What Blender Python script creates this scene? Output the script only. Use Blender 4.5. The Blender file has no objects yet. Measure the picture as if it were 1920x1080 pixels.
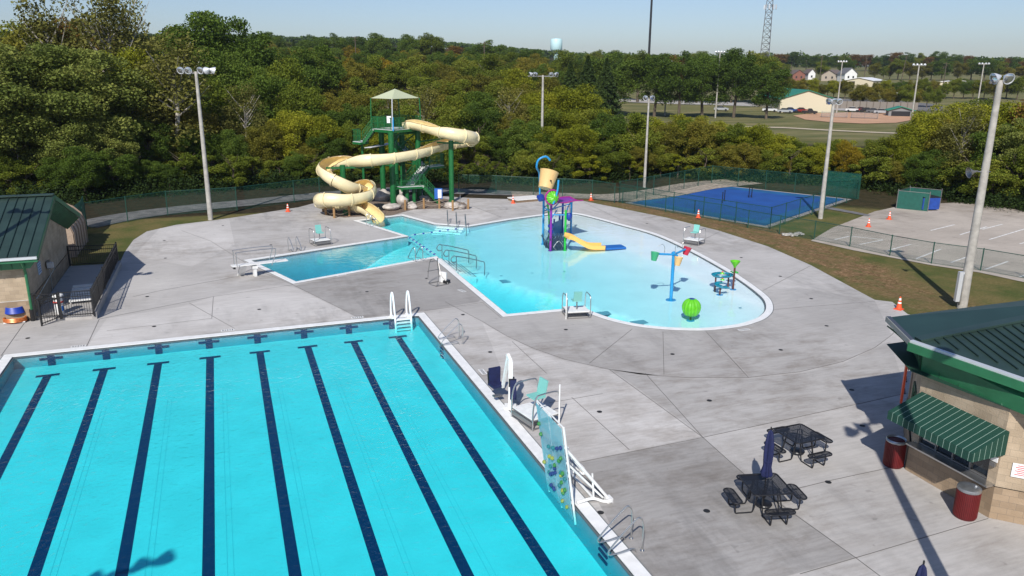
import bpy, bmesh, math, random
import numpy as np
from mathutils import Vector, Matrix
from mathutils.geometry import tessellate_polygon
R = math.radians
random.seed(7)
scene = bpy.context.scene
COL = scene.collection

# ------------------------------------------------------------------ camera
CF, CP, CR, CYW = 1456.09, 0.272935, 0.0063609, 0.355627
CPOS = Vector((-9.2512, -38.2253, 12.3191))
def _basis():
    cy, sy, cp, sp = math.cos(CYW), math.sin(CYW), math.cos(CP), math.sin(CP)
    fw = Vector((sy*cp, cy*cp, -sp)); rt = Vector((cy, -sy, 0)); up = rt.cross(fw)
    c, s = math.cos(CR), math.sin(CR)
    return c*rt + s*up, -s*rt + c*up, fw
RT, UP, FW = _basis()
cam_d = bpy.data.cameras.new('camera'); cam = bpy.data.objects.new('camera', cam_d); COL.objects.link(cam)
cam_d.sensor_width = 36; cam_d.lens = CF/1920*36; cam_d.clip_end = 9000; cam_d.clip_start = .1
m = Matrix((RT, UP, -FW)).transposed().to_4x4(); m.translation = CPOS
cam.matrix_world = m
scene.camera = cam

# ------------------------------------------------------------------ light
SAZ, SEL = R(32.5), R(40)          # direction the shadows fall, height of the sun
w = bpy.data.worlds.new('World'); scene.world = w; w.use_nodes = True
nt = w.node_tree; bg = nt.nodes['Background']
sky = nt.nodes.new('ShaderNodeTexSky'); sky.sky_type = 'NISHITA'; sky.sun_disc = False
sky.sun_elevation = SEL; sky.sun_rotation = R(212.5); sky.air_density = 1.0; sky.dust_density = .8; sky.ozone_density = 2.5; sky.altitude = 300
tint = nt.nodes.new('ShaderNodeMix'); tint.data_type = 'RGBA'; tint.blend_type = 'MULTIPLY'; tint.inputs[0].default_value = 1; tint.inputs[7].default_value = (.84, .87, 1.0, 1)
nt.links.new(sky.outputs[0], tint.inputs[6]); nt.links.new(tint.outputs[2], bg.inputs[0]); bg.inputs[1].default_value = 0.08
sd = bpy.data.lights.new('sun', 'SUN'); sd.energy = 3.6; sd.angle = R(.5); sd.color = (1, .955, .89)
so = bpy.data.objects.new('sun', sd); COL.objects.link(so)
so.rotation_euler = Vector((math.sin(SAZ)*math.cos(SEL), math.cos(SAZ)*math.cos(SEL), -math.sin(SEL))).to_track_quat('-Z', 'Y').to_euler()
scene.view_settings.view_transform = 'Standard'; scene.view_settings.look = 'None'
scene.view_settings.gamma = 1; scene.view_settings.exposure = 0.46
scene.render.engine = 'CYCLES'
scene.cycles.transparent_max_bounces = 24; scene.cycles.max_bounces = 8
scene.cycles.use_denoising = True

# ------------------------------------------------------------------ geometry of the site
def ray(x, y): return FW + RT*((x-960)/CF) - UP*((y-540)/CF)
def G(x, y, z=0.0):
    v = ray(x, y); return CPOS + v*((z-CPOS.z)/v.z)
def GX(x, y, X):
    v = ray(x, y); return CPOS + v*((X-CPOS.x)/v.x)
def GY(x, y, Y):
    v = ray(x, y); return CPOS + v*((Y-CPOS.y)/v.y)
def GD(x, y, D):
    v = ray(x, y); return CPOS + v*(D/math.hypot(v.x, v.y))
def sst(a, b, t):
    t = max(0, min(1, (t-a)/(b-a))); return t*t*(3-2*t)
def colx(X, Y):
    d = Vector((X, Y, 0)) - Vector((CPOS.x, CPOS.y, 0)); f = Vector((math.sin(CYW), math.cos(CYW), 0)); r = Vector((math.cos(CYW), -math.sin(CYW), 0))
    return 960 + 1512*(d.dot(r)/max(1, d.dot(f))) if d.dot(f) > 0 else (0 if d.dot(r) < 0 else 1920)
def T(X, Y):
    """terrain height"""
    D = math.hypot(X-CPOS.x, Y-CPOS.y)
    px = colx(X, Y)
    left = 1 - sst(700, 1300, px)
    d0 = 130 + 120*(1-left); s = .026 + .022*left
    z = min(max(0, D-d0), 900)*s
    z += 1.2*math.sin(X*.011+1)*math.cos(Y*.013)*sst(200, 600, D)
    # lower ground east of the deck
    e = X - (24 + .0*Y)
    if D < 400:
        side = sst(29.5, 34, X)*(1-sst(70, 110, D))
        z -= .45*side
    return z

# ------------------------------------------------------------------ materials
MATS = {}
def mat(name, col, rough=.6, metal=0, noise=0, nscale=8, bump=0, bscale=30, spec=.5, col2=None, stretch=None, trans=0, alpha=1, coat=0):
    if name in MATS: return MATS[name]
    mt = bpy.data.materials.new(name); mt.use_nodes = True; n = mt.node_tree.nodes; l = mt.node_tree.links
    b = n['Principled BSDF']; b.inputs['Roughness'].default_value = rough; b.inputs['Metallic'].default_value = metal
    b.inputs['Specular IOR Level'].default_value = spec
    b.inputs['Coat Weight'].default_value = coat
    b.inputs['Base Color'].default_value = (*col, 1)
    tc = n.new('ShaderNodeTexCoord'); mp = n.new('ShaderNodeMapping'); l.new(tc.outputs['Object'], mp.inputs[0])
    if stretch: mp.inputs['Scale'].default_value = stretch
    if noise or col2:
        t = n.new('ShaderNodeTexNoise'); t.inputs['Scale'].default_value = nscale; t.inputs['Detail'].default_value = 5
        l.new(mp.outputs[0], t.inputs[0])
        cr = n.new('ShaderNodeValToRGB'); c2 = col2 or tuple(c*(1-noise) for c in col); c1 = col if col2 else tuple(min(1, c*(1+noise*.5)) for c in col)
        cr.color_ramp.elements[0].position = .35; cr.color_ramp.elements[1].position = .65
        cr.color_ramp.elements[0].color = (*c2, 1); cr.color_ramp.elements[1].color = (*c1, 1)
        l.new(t.outputs[0], cr.inputs[0]); l.new(cr.outputs[0], b.inputs['Base Color'])
    if bump:
        t2 = n.new('ShaderNodeTexNoise'); t2.inputs['Scale'].default_value = bscale; t2.inputs['Detail'].default_value = 4
        l.new(mp.outputs[0], t2.inputs[0]); bp = n.new('ShaderNodeBump'); bp.inputs['Strength'].default_value = bump; bp.inputs['Distance'].default_value = .02
        l.new(t2.outputs[0], bp.inputs['Height']); l.new(bp.outputs[0], b.inputs['Normal'])
    if alpha < 1: b.inputs['Alpha'].default_value = alpha
    MATS[name] = mt; return mt

def concrete(name, tone, warm=(1.01, .985, .95)):
    mt = bpy.data.materials.new(name); mt.use_nodes = True; n = mt.node_tree.nodes; l = mt.node_tree.links; b = n['Principled BSDF']
    b.inputs['Roughness'].default_value = .85; b.inputs['Specular IOR Level'].default_value = .3
    tc = n.new('ShaderNodeTexCoord')
    def nz(scale, det, sc=(1, 1, 1), rough=.55, rot=0, dist=0):
        mp = n.new('ShaderNodeMapping'); mp.inputs['Scale'].default_value = sc; mp.inputs['Rotation'].default_value = (0, 0, rot); l.new(tc.outputs['Object'], mp.inputs[0])
        t = n.new('ShaderNodeTexNoise'); t.inputs['Scale'].default_value = scale; t.inputs['Detail'].default_value = det; t.inputs['Roughness'].default_value = rough
        t.inputs['Distortion'].default_value = dist
        l.new(mp.outputs[0], t.inputs[0]); return t.outputs[0]
    def ramp(src, p0, c0, p1, c1):
        r = n.new('ShaderNodeValToRGB'); e = r.color_ramp.elements; e[0].position = p0; e[1].position = p1
        e[0].color = (c0,)*3+(1,) if not isinstance(c0, tuple) else (*c0, 1); e[1].color = (c1,)*3+(1,) if not isinstance(c1, tuple) else (*c1, 1)
        l.new(src, r.inputs[0]); return r.outputs[0]
    def mul(a, b_):
        x = n.new('ShaderNodeMix'); x.data_type = 'RGBA'; x.blend_type = 'MULTIPLY'; x.inputs[0].default_value = 1
        l.new(a, x.inputs[6]); l.new(b_, x.inputs[7]); return x.outputs[2]
    c = ramp(nz(.16, 6, (1, 1, 1), .6), .3, (tone*.80, tone*.78, tone*.765), .7, (tone*1.07, tone*1.055, tone*1.045))
    def fade(a, mask):
        x = n.new('ShaderNodeMix'); x.data_type = 'RGBA'; l.new(mask, x.inputs[0]); x.inputs[6].default_value = (1, 1, 1, 1); l.new(a, x.inputs[7]); return x.outputs[2]
    mk1 = ramp(nz(.085, 3, (1, 1, 1), .5, .8), .42, 0, .58, 1); mk2 = ramp(nz(.11, 3, (1, 1, 1), .5, 2.1), .45, 0, .6, 1)
    c = mul(c, fade(ramp(nz(.55, 8, (1, 2.0, 1), .72, .35, .3), .34, (.70, .67, .64), .56, (1, 1, 1)), mk1))
    c = mul(c, fade(ramp(nz(.35, 7, (3.0, .7, 1), .68, .5, .2), .36, .78, .54, 1.0), mk2))
    c = mul(c, ramp(nz(1.7, 2, (1, 1, 1), .5, 0, 0), .70, 1, .735, .80))
    c = mul(c, ramp(nz(2.5, 6, (.35, 3.2, 1), .6, -.05), .3, .88, .6, 1.04))
    c = mul(c, ramp(nz(38, 3), .3, .93, .7, 1.04))
    c = mul(c, ramp(nz(.9, 3, (1, 1, 1), .8, 0, 1.5), .24, .74, .33, 1))
    w3 = n.new('ShaderNodeRGB'); w3.outputs[0].default_value = (*warm, 1); c = mul(c, w3.outputs[0])
    l.new(c, b.inputs['Base Color'])
    bp = n.new('ShaderNodeBump'); bp.inputs['Strength'].default_value = .25; bp.inputs['Distance'].default_value = .01
    l.new(nz(60, 3), bp.inputs['Height']); l.new(bp.outputs[0], b.inputs['Normal'])
    MATS[name] = mt; return mt

def block_mat(name, col, mortar, sx=.4, sz=.2, mix=.25):
    """concrete block / brick courses driven by the UV map (u along the wall in metres, v = height)"""
    mt = bpy.data.materials.new(name); mt.use_nodes = True; n = mt.node_tree.nodes; l = mt.node_tree.links; b = n['Principled BSDF']
    b.inputs['Roughness'].default_value = .85; b.inputs['Specular IOR Level'].default_value = .25
    uv = n.new('ShaderNodeUVMap'); br = n.new('ShaderNodeTexBrick')
    br.inputs['Scale'].default_value = 1; br.inputs['Brick Width'].default_value = sx; br.inputs['Row Height'].default_value = sz; br.inputs['Mortar Size'].default_value = .006
    br.inputs['Color1'].default_value = (*col, 1); br.inputs['Color2'].default_value = (*[c*(1-mix) for c in col], 1); br.inputs['Mortar'].default_value = (*mortar, 1)
    br.inputs['Bias'].default_value = -.3
    l.new(uv.outputs[0], br.inputs[0])
    t = n.new('ShaderNodeTexNoise'); t.inputs['Scale'].default_value = 1.3; t.inputs['Detail'].default_value = 6; l.new(uv.outputs[0], t.inputs[0])
    r = n.new('ShaderNodeValToRGB'); r.color_ramp.elements[0].position = .3; r.color_ramp.elements[0].color = (.8, .78, .75, 1); r.color_ramp.elements[1].position = .65; r.color_ramp.elements[1].color = (1.05, 1.05, 1.05, 1)
    l.new(t.outputs[0], r.inputs[0])
    x = n.new('ShaderNodeMix'); x.data_type = 'RGBA'; x.blend_type = 'MULTIPLY'; x.inputs[0].default_value = 1; l.new(br.outputs[0], x.inputs[6]); l.new(r.outputs[0], x.inputs[7])
    l.new(x.outputs[2], b.inputs['Base Color'])
    t3 = n.new('ShaderNodeTexNoise'); t3.inputs['Scale'].default_value = 25; l.new(uv.outputs[0], t3.inputs[0])
    bp = n.new('ShaderNodeBump'); bp.inputs['Strength'].default_value = .5; bp.inputs['Distance'].default_value = .02; l.new(t3.outputs[0], bp.inputs['Height']); l.new(bp.outputs[0], b.inputs['Normal'])
    MATS[name] = mt; return mt

def mesh_mat(name, col, cell, wire, alpha_min=0.0):
    """woven wire: opaque only on a diagonal lattice in UV metres"""
    mt = bpy.data.materials.new(name); mt.use_nodes = True; n = mt.node_tree.nodes; l = mt.node_tree.links; b = n['Principled BSDF']
    b.inputs['Base Color'].default_value = (*col, 1); b.inputs['Roughness'].default_value = .5
    uv = n.new('ShaderNodeUVMap'); sp = n.new('ShaderNodeSeparateXYZ'); l.new(uv.outputs[0], sp.inputs[0])
    def M(op, a, b_=None):
        x = n.new('ShaderNodeMath'); x.operation = op
        for i, v in enumerate((a, b_)):
            if v is None: continue
            if isinstance(v, (int, float)): x.inputs[i].default_value = v
            else: l.new(v, x.inputs[i])
        return x.outputs[0]
    def line(op):
        s = M(op, sp.outputs[0], sp.outputs[1]); f = M('FRACT', M('DIVIDE', s, cell*1.414)); return M('LESS_THAN', f, wire/cell)
    a = M('MAXIMUM', line('ADD'), line('SUBTRACT'))
    if alpha_min: a = M('MAXIMUM', a, alpha_min)
    l.new(a, b.inputs['Alpha']); MATS[name] = mt; return mt

def leaf_mat(name, a, b_, c, spread=.35):
    """leaf colour: varies per leaf, per clump and per tree"""
    mt = bpy.data.materials.new(name); mt.use_nodes = True; n = mt.node_tree.nodes; l = mt.node_tree.links; b = n['Principled BSDF']
    b.inputs['Roughness'].default_value = .75; b.inputs['Specular IOR Level'].default_value = .12
    g = n.new('ShaderNodeNewGeometry'); oi = n.new('ShaderNodeObjectInfo'); tc = n.new('ShaderNodeTexCoord')
    t = n.new('ShaderNodeTexNoise'); t.inputs['Scale'].default_value = .55; t.inputs['Detail'].default_value = 3; l.new(tc.outputs['Object'], t.inputs[0])
    def M(op, p, q):
        x = n.new('ShaderNodeMath'); x.operation = op
        for i, v in enumerate((p, q)):
            if isinstance(v, (int, float)): x.inputs[i].default_value = v
            else: l.new(v, x.inputs[i])
        return x.outputs[0]
    s = M('ADD', M('ADD', M('MULTIPLY', g.outputs['Random Per Island'], .20), .11), M('MULTIPLY', t.outputs[0], .75))
    s = M('ADD', s, M('MULTIPLY', oi.outputs['Random'], spread)); s = M('SUBTRACT', s, .2+spread*.5)
    r = n.new('ShaderNodeValToRGB'); e = r.color_ramp.elements; e[0].position = .08; e[0].color = (*a, 1); e[1].position = .78; e[1].color = (*c, 1)
    k = e.new(.42); k.color = (*b_, 1)
    l.new(s, r.inputs[0]); l.new(r.outputs[0], b.inputs['Base Color'])
    tr = n.new('ShaderNodeBsdfTranslucent'); l.new(r.outputs[0], tr.inputs[0])
    mx = n.new('ShaderNodeMixShader'); mx.inputs[0].default_value = .36; l.new(b.outputs[0], mx.inputs[1]); l.new(tr.outputs[0], mx.inputs[2])
    l.new(mx.outputs[0], n['Material Output'].inputs[0])
    MATS[name] = mt; return mt

# ------------------------------------------------------------------ mesh builder
class MB:
    def __init__(s): s.v = []; s.f = []; s.uv = {}; s.mi = []; s.cur = 0
    def add(s, vs, fs):
        o = len(s.v); s.v += [tuple(x) for x in vs]
        for f in fs: s.f.append([i+o for i in f]); s.mi.append(s.cur)
        return s
    def box(s, c, d, rz=0, M_=None):
        hx, hy, hz = d[0]/2, d[1]/2, d[2]/2
        vs = [Vector((x*hx, y*hy, z*hz)) for z in (-1, 1) for y in (-1, 1) for x in (-1, 1)]
        rot = Matrix.Rotation(rz, 3, 'Z') if M_ is None else M_
        vs = [rot @ v + Vector(c) for v in vs]
        return s.add(vs, [(0, 2, 3, 1), (4, 5, 7, 6), (0, 1, 5, 4), (2, 6, 7, 3), (0, 4, 6, 2), (1, 3, 7, 5)])
    def bar(s, a, b, wd, th=None, up=(0, 0, 1)):
        a = Vector(a); b = Vector(b); d = (b-a); L = d.length
        if L < 1e-6: return s
        d.normalize(); u = Vector(up)
        if abs(d.dot(u)) > .98: u = Vector((1, 0, 0))
        sx = d.cross(u).normalized(); uu = sx.cross(d)
        th = th or wd
        M_ = Matrix((sx, d, uu)).transposed()
        return s.box((a+b)/2, (wd, L, th), 0, M_)
    def tube(s, path, r, n=8, closed=False, caps=True):
        P = [Vector(p) for p in path]; N = len(P); rr = r if isinstance(r, (list, tuple)) else [r]*N
        rings = []; up = None
        for i, p in enumerate(P):
            t = (P[(i+1) % N]-P[i-1]) if closed else (P[min(i+1, N-1)]-P[max(i-1, 0)])
            t.normalize()
            if up is None:
                up = Vector((0, 0, 1)) if abs(t.z) < .9 else Vector((1, 0, 0))
            a = t.cross(up)
            if a.length < 1e-4: a = t.cross(Vector((0, 1, .3)))
            a.normalize(); up = a.cross(t).normalized()
            rings.append([p + (a*math.cos(k*2*math.pi/n) + up*math.sin(k*2*math.pi/n))*rr[i] for k in range(n)])
        vs = [v for q in rings for v in q]; fs = []
        for i in range(N if closed else N-1):
            j = (i+1) % N
            for k in range(n):
                k2 = (k+1) % n; fs.append((i*n+k, i*n+k2, j*n+k2, j*n+k))
        if caps and not closed: fs += [tuple(range(n))[::-1], tuple((N-1)*n+k for k in range(n))]
        return s.add(vs, fs)
    def lathe(s, prof, n=20, c=(0, 0, 0), M_=None):
        vs = []; fs = []
        for (r, z) in prof:
            for k in range(n):
                v = Vector((r*math.cos(k*2*math.pi/n), r*math.sin(k*2*math.pi/n), z))
                if M_: v = M_ @ v
                vs.append(v + Vector(c))
        for i in range(len(prof)-1):
            for k in range(n):
                k2 = (k+1) % n; fs.append((i*n+k, i*n+k2, (i+1)*n+k2, (i+1)*n+k))
        fs.append(tuple(range(n))[::-1]); fs.append(tuple((len(prof)-1)*n+k for k in range(n)))
        return s.add(vs, fs)
    def prism(s, pts, z0, z1):
        n = len(pts); vs = [(p[0], p[1], z0) for p in pts] + [(p[0], p[1], z1) for p in pts]
        tri = tessellate_polygon([[Vector((p[0], p[1], 0)) for p in pts]])
        fs = [tuple(i+n for i in t) for t in tri] + [tuple(t) for t in tri] + [(i, (i+1) % n, (i+1) % n+n, i+n) for i in range(n)]
        return s.add(vs, fs)
    def extr(s, pts, a, b):
        """profile pts (list of 3-vectors) swept by vector b-a"""
        n = len(pts); d = Vector(b)-Vector(a); vs = [Vector(p) for p in pts] + [Vector(p)+d for p in pts]
        fs = [tuple(range(n)), tuple(range(n, 2*n))[::-1]] + [(i, (i+1) % n, (i+1) % n+n, i+n) for i in range(n)]
        return s.add(vs, fs)
    def build(s, name, m_, parent=None, smooth=False, label=None, loc=None):
        me = bpy.data.meshes.new(name); me.from_pydata(s.v, [], s.f)
        ms = m_ if isinstance(m_, (list, tuple)) else [m_]
        for q in ms: me.materials.append(q)
        if len(ms) > 1: me.polygons.foreach_set('material_index', s.mi)
        bm = bmesh.new(); bm.from_mesh(me); bmesh.ops.recalc_face_normals(bm, faces=bm.faces); bm.to_mesh(me); bm.free()
        if smooth:
            me.polygons.foreach_set('use_smooth', [True]*len(me.polygons))
            if hasattr(me, 'set_sharp_from_angle'): me.set_sharp_from_angle(angle=R(40))
        me.update()
        o = bpy.data.objects.new(name, me); COL.objects.link(o)
        if parent: o.parent = parent
        if label: o['label'] = label
        if loc: o.location = loc
        return o
def tag(o, label=None, cat=None, group=None, kind=None):
    if label: o['label'] = label
    if cat: o['category'] = cat
    if group: o['group'] = group
    if kind: o['kind'] = kind
    return o
def thing(name, label, cat, loc=(0, 0, 0), rz=0, group=None):
    o = bpy.data.objects.new(name, None); o.empty_display_size = .3; COL.objects.link(o)
    o.location = loc; o.rotation_euler = (0, 0, rz); return tag(o, label, cat, group)
def kids(o): return [c for c in bpy.data.objects if c.parent == o]
def dup(root, loc, rz, label=None, group=None, cat=None, scale=None):
    r = root.copy(); COL.objects.link(r); r.location = loc; r.rotation_euler = (0, 0, rz)
    if label: r['label'] = label
    if group: r['group'] = group
    if scale: r.scale = scale
    for ch in kids(root):
        c = ch.copy(); COL.objects.link(c); c.parent = r
        for g in kids(ch):
            d = g.copy(); COL.objects.link(d); d.parent = c
    return r
def sheet(name, outer, z, m_, holes=(), parent=None, skirt=0, uvm=False):
    """flat polygon with holes as one sheet, optional skirt hanging from every edge"""
    loops = [[Vector((p[0], p[1], 0)) for p in outer]] + [[Vector((p[0], p[1], 0)) for p in h] for h in holes]
    flat = [v for lp in loops for v in lp]
    zf = z if callable(z) else (lambda x, y: z)
    tri = tessellate_polygon(loops)
    b = MB(); b.add([(v.x, v.y, zf(v.x, v.y)) for v in flat], [t for t in tri])
    if skirt:
        for lp in loops:
            n = len(lp)
            b.add([(v.x, v.y, zf(v.x, v.y)) for v in lp]+[(v.x, v.y, zf(v.x, v.y)-skirt) for v in lp], [(i, (i+1) % n, (i+1) % n+n, i+n) for i in range(n)])
    me = bpy.data.meshes.new(name); me.from_pydata(b.v, [], b.f); me.materials.append(m_)
    o = bpy.data.objects.new(name, me); COL.objects.link(o)
    bm = bmesh.new(); bm.from_mesh(me)
    for f in bm.faces:
        f.normal_update()
        if f.normal.z < 0 and abs(f.normal.z) > .1: f.normal_flip()
    bm.to_mesh(me); bm.free()
    if parent: o.parent = parent
    else: o['kind'] = 'structure'
    return o
def cr(pts, n=8, closed=False):
    """Catmull-Rom through points"""
    P = [Vector(p) for p in pts]; N = len(P); out = []
    for i in range(N if closed else N-1):
        p0 = P[i-1] if (i > 0 or closed) else P[0]; p1 = P[i]; p2 = P[(i+1) % N]; p3 = P[(i+2) % N] if (i+2 < N or closed) else P[-1]
        for k in range(n):
            t = k/n; out.append(.5*((2*p1)+(p2-p0)*t+(2*p0-5*p1+4*p2-p3)*t*t+(3*p1-p0-3*p2+p3)*t**3))
    if not closed: out.append(P[-1])
    return out
def offset(poly, d):
    """offset closed 2-D polygon outward by d (orientation independent)"""
    n = len(poly); P = [Vector((p[0], p[1])) for p in poly]
    area = sum(P[i].x*P[(i+1) % n].y-P[(i+1) % n].x*P[i].y for i in range(n)); sg = 1 if area > 0 else -1; out = []
    for i in range(n):
        a = (P[i]-P[i-1]).normalized(); b = (P[(i+1) % n]-P[i]).normalized()
        na = Vector((a.y, -a.x))*sg; nb = Vector((b.y, -b.x))*sg; k = (na+nb); k = k/max(.3, (1+na.dot(nb)))
        out.append((P[i].x+k.x*d, P[i].y+k.y*d))
    return out
def inside(p, poly):
    x, y = p[0], p[1]; c = False; n = len(poly); j = n-1
    for i in range(n):
        xi, yi = poly[i][0], poly[i][1]; xj, yj = poly[j][0], poly[j][1]
        if (yi > y) != (yj > y) and x < (xj-xi)*(y-yi)/(yj-yi)+xi: c = not c
        j = i
    return c
def g2(pts, z=0): return [tuple(G(x, y, z))[:2] for x, y in pts]
def set_uv(o, fn):
    me = o.data; uv = me.uv_layers.new(name='UVMap')
    for li, lp in enumerate(me.loops): uv.data[li].uv = fn(me.vertices[lp.vertex_index].co)
#PART2
# ------------------------------------------------------------------ outlines of the pools and the deck
LAP = [(-18.72, -33), (-.38, -33), (-.38, -.38), (-18.72, -.38)]
_bp = [(818.6, 480.6), (950.6, 589.3), (1057, 579.3), (1078, 574.5), (1093, 576), (1115, 586), (1147, 597), (1191, 607), (1235, 612.5), (1279, 615), (1322, 615), (1377, 609),
       (1406, 601.5), (1425, 593), (1436, 580), (1433, 563), (1417, 547), (1390, 527), (1353, 503), (1293, 470), (1227, 440), (1160, 421), (1110, 407.5), (1077, 400.5), (1047, 399.5), (960, 411),
       (879, 424.5), (813.5, 420), (753, 403.8), (672.8, 414), (765.4, 442.7), (470.3, 488.1), (554.9, 528.2)]
BIG = g2(_bp)
_c = [BIG[i] for i in range(3, 25)]
_cs = [(v.x, v.y) for v in cr([(a, b, 0) for a, b in _c], 5)]
BIG = BIG[:3] + _cs + BIG[25:]
DECK = g2([(222, 499), (233, 474), (250, 450), (275, 434), (330, 421.5), (400, 413), (440, 407.5), (500, 398), (560, 388.5), (600, 378), (700, 367), (800, 366), (880, 371), (960, 373.5),
           (1040, 374.5), (1095, 377), (1150, 388), (1250, 408), (1350, 433), (1440, 462), (1520, 497), (1590, 535), (1640, 562), (1673, 566), (1702, 589)])
DECK += [(26.5, -12), (26.5, -46), (-34, -46), (-34, 16.6), (-19.0, 16.6)]
DK = np.array(DECK)
def deck_dist(X, Y):
    a = DK; b = np.roll(DK, -1, 0); p = np.array([X, Y]); ab = b-a; t = np.clip(((p-a)*ab).sum(1)/(ab**2).sum(1), 0, 1)
    return float(np.sqrt((((a+ab*t[:, None])-p)**2).sum(1)).min())
T0 = T
LOW = -.35
def T(X, Y):
    z = T0(X, Y)
    D = math.hypot(X-CPOS.x, Y-CPOS.y)
    if D < 140 and X > 14 and Y > -12:
        z = LOW*sst(.8, 4.5, deck_dist(X, Y))*sst(14, 26, X) + (z+.45*sst(29.5, 34, X)*(1-sst(70, 110, D)))
    return z
def ground_at(x, y, D):
    p = GD(x, y, D); return Vector((p.x, p.y, T(p.x, p.y)))

# ------------------------------------------------------------------ ground
gm = bpy.data.materials.new('ground'); gm.use_nodes = True; n = gm.node_tree.nodes; l = gm.node_tree.links; b = n['Principled BSDF']
b.inputs['Roughness'].default_value = .95; b.inputs['Specular IOR Level'].default_value = .1
tc = n.new('ShaderNodeTexCoord')
def gn(scale, det=5, rough=.6, dist=0, sc=None):
    t = n.new('ShaderNodeTexNoise'); t.inputs['Scale'].default_value = scale; t.inputs['Detail'].default_value = det; t.inputs['Roughness'].default_value = rough; t.inputs['Distortion'].default_value = dist
    if sc:
        mp = n.new('ShaderNodeMapping'); mp.inputs['Scale'].default_value = sc; l.new(tc.outputs['Object'], mp.inputs[0]); l.new(mp.outputs[0], t.inputs[0])
    else: l.new(tc.outputs['Object'], t.inputs[0])
    return t.outputs[0]
def grp(src, stops):
    r = n.new('ShaderNodeValToRGB'); e = r.color_ramp.elements
    e[0].position, e[0].color = stops[0][0], (*stops[0][1], 1); e[1].position, e[1].color = stops[-1][0], (*stops[-1][1], 1)
    for p_, c_ in stops[1:-1]: k = e.new(p_); k.color = (*c_, 1)
    l.new(src, r.inputs[0]); return r.outputs[0]
def gmix(f, a, b_):
    x = n.new('ShaderNodeMix'); x.data_type = 'RGBA'; l.new(f, x.inputs[0]); l.new(a, x.inputs[6]); l.new(b_, x.inputs[7]); return x.outputs[2]
def gmath(op, a, b_):
    x = n.new('ShaderNodeMath'); x.operation = op
    for i, v in enumerate((a, b_)):
        if isinstance(v, (int, float)): x.inputs[i].default_value = v
        else: l.new(v, x.inputs[i])
    return x.outputs[0]
at = n.new('ShaderNodeAttribute'); at.attribute_name = 'mask'; sp = n.new('ShaderNodeSeparateColor'); l.new(at.outputs['Color'], sp.inputs[0])
grass = gmix(grp(gn(.35, 6, .7), [(.35, (0, 0, 0)), (.62, (1, 1, 1))]), grp(gn(9, 4, .8), [(.3, (.035, .055, .012)), (.7, (.10, .125, .035))]), grp(gn(7, 4, .8), [(.3, (.10, .085, .03)), (.7, (.20, .165, .065))]))
litter = grp(gn(3.2, 8, .85, .8, (1, 1.7, 1)), [(.36, (.05, .035, .015)), (.47, (.14, .085, .04)), (.54, (.27, .165, .085)), (.62, (.40, .27, .16))])
lf = gmath('MULTIPLY', sp.outputs[0], 1.0); lfn = grp(gn(.8, 6, .75), [(.34, (0, 0, 0)), (.56, (1, 1, 1))])
x = n.new('ShaderNodeMix'); x.data_type = 'RGBA'; x.blend_type = 'MULTIPLY'; x.inputs[0].default_value = 1; l.new(lfn, x.inputs[7])
cmb = n.new('ShaderNodeCombineColor')
for i in range(3): l.new(lf, cmb.inputs[i])
l.new(cmb.outputs[0], x.inputs[6]); bw = n.new('ShaderNodeRGBToBW'); l.new(x.outputs[2], bw.inputs[0])
c = gmix(bw.outputs[0], grass, litter)
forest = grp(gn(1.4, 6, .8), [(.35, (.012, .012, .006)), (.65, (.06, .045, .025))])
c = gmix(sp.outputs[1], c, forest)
field = grp(gn(.05, 8, .65, 0, (1, 3, 1)), [(.3, (.085, .10, .035)), (.5, (.15, .145, .06)), (.7, (.24, .20, .10))])
c = gmix(sp.outputs[2], c, field)
l.new(c, b.inputs['Base Color'])
bp = n.new('ShaderNodeBump'); bp.inputs['Strength'].default_value = .6; bp.inputs['Distance'].default_value = .05; l.new(gn(14, 4, .8), bp.inputs['Height']); l.new(bp.outputs[0], b.inputs['Normal'])
def axis(lo, hi, step, far0, far1, g=1.12):
    a = list(np.arange(lo, hi, step)); s = step; v = hi
    while v < far1: a.append(v); s *= g; v += s
    s = step; v = lo-step; pre = []
    while v > far0: pre.append(v); s *= g; v -= s
    return pre[::-1] + a
xs = axis(-30, 62, .8, -2600, 4200); ys = axis(-46, 52, .8, -60, 5200)
vs = []; msk = []
for Y in ys:
    for X in xs:
        z = T(X, Y); ins = inside((X, Y), DECK)
        if ins: z = -.02
        vs.append((X, Y, z))
        D = math.hypot(X-CPOS.x, Y-CPOS.y); px = colx(X, Y)
        lit = 0; fo = 0; fi = 0
        if D < 110 and not ins:
            dd = deck_dist(X, Y)
            lit = (1-sst(4.6, 6.6, dd))*sst(.1, .6, dd)*sst(20, 27, X)*(.55+.45*sst(-9, 0, Y))
            if X < 24: lit = .35*sst(2.2, 3.6, dd)
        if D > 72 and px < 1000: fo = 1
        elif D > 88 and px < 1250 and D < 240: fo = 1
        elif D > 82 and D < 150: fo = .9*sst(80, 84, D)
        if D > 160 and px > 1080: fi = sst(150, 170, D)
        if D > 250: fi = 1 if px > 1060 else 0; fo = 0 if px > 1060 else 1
        msk.append((lit, fo, fi, 1))
nx = len(xs); fs = []
for j in range(len(ys)-1):
    for i in range(nx-1):
        q = (j*nx+i, j*nx+i+1, (j+1)*nx+i+1, (j+1)*nx+i)
        cx, cy = (xs[i]+xs[i+1])/2, (ys[j]+ys[j+1])/2
        if inside((cx, cy), DECK) and deck_dist(cx, cy) > 1.2: continue
        fs.append(q)
me = bpy.data.meshes.new('ground'); me.from_pydata(vs, [], fs); me.materials.append(gm)
ca = me.color_attributes.new('mask', 'FLOAT_COLOR', 'POINT'); ca.data.foreach_set('color', np.array(msk, dtype=np.float32).ravel())
me.polygons.foreach_set('use_smooth', [True]*len(me.polygons))
go = bpy.data.objects.new('ground', me); COL.objects.link(go); go['kind'] = 'structure'

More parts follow.
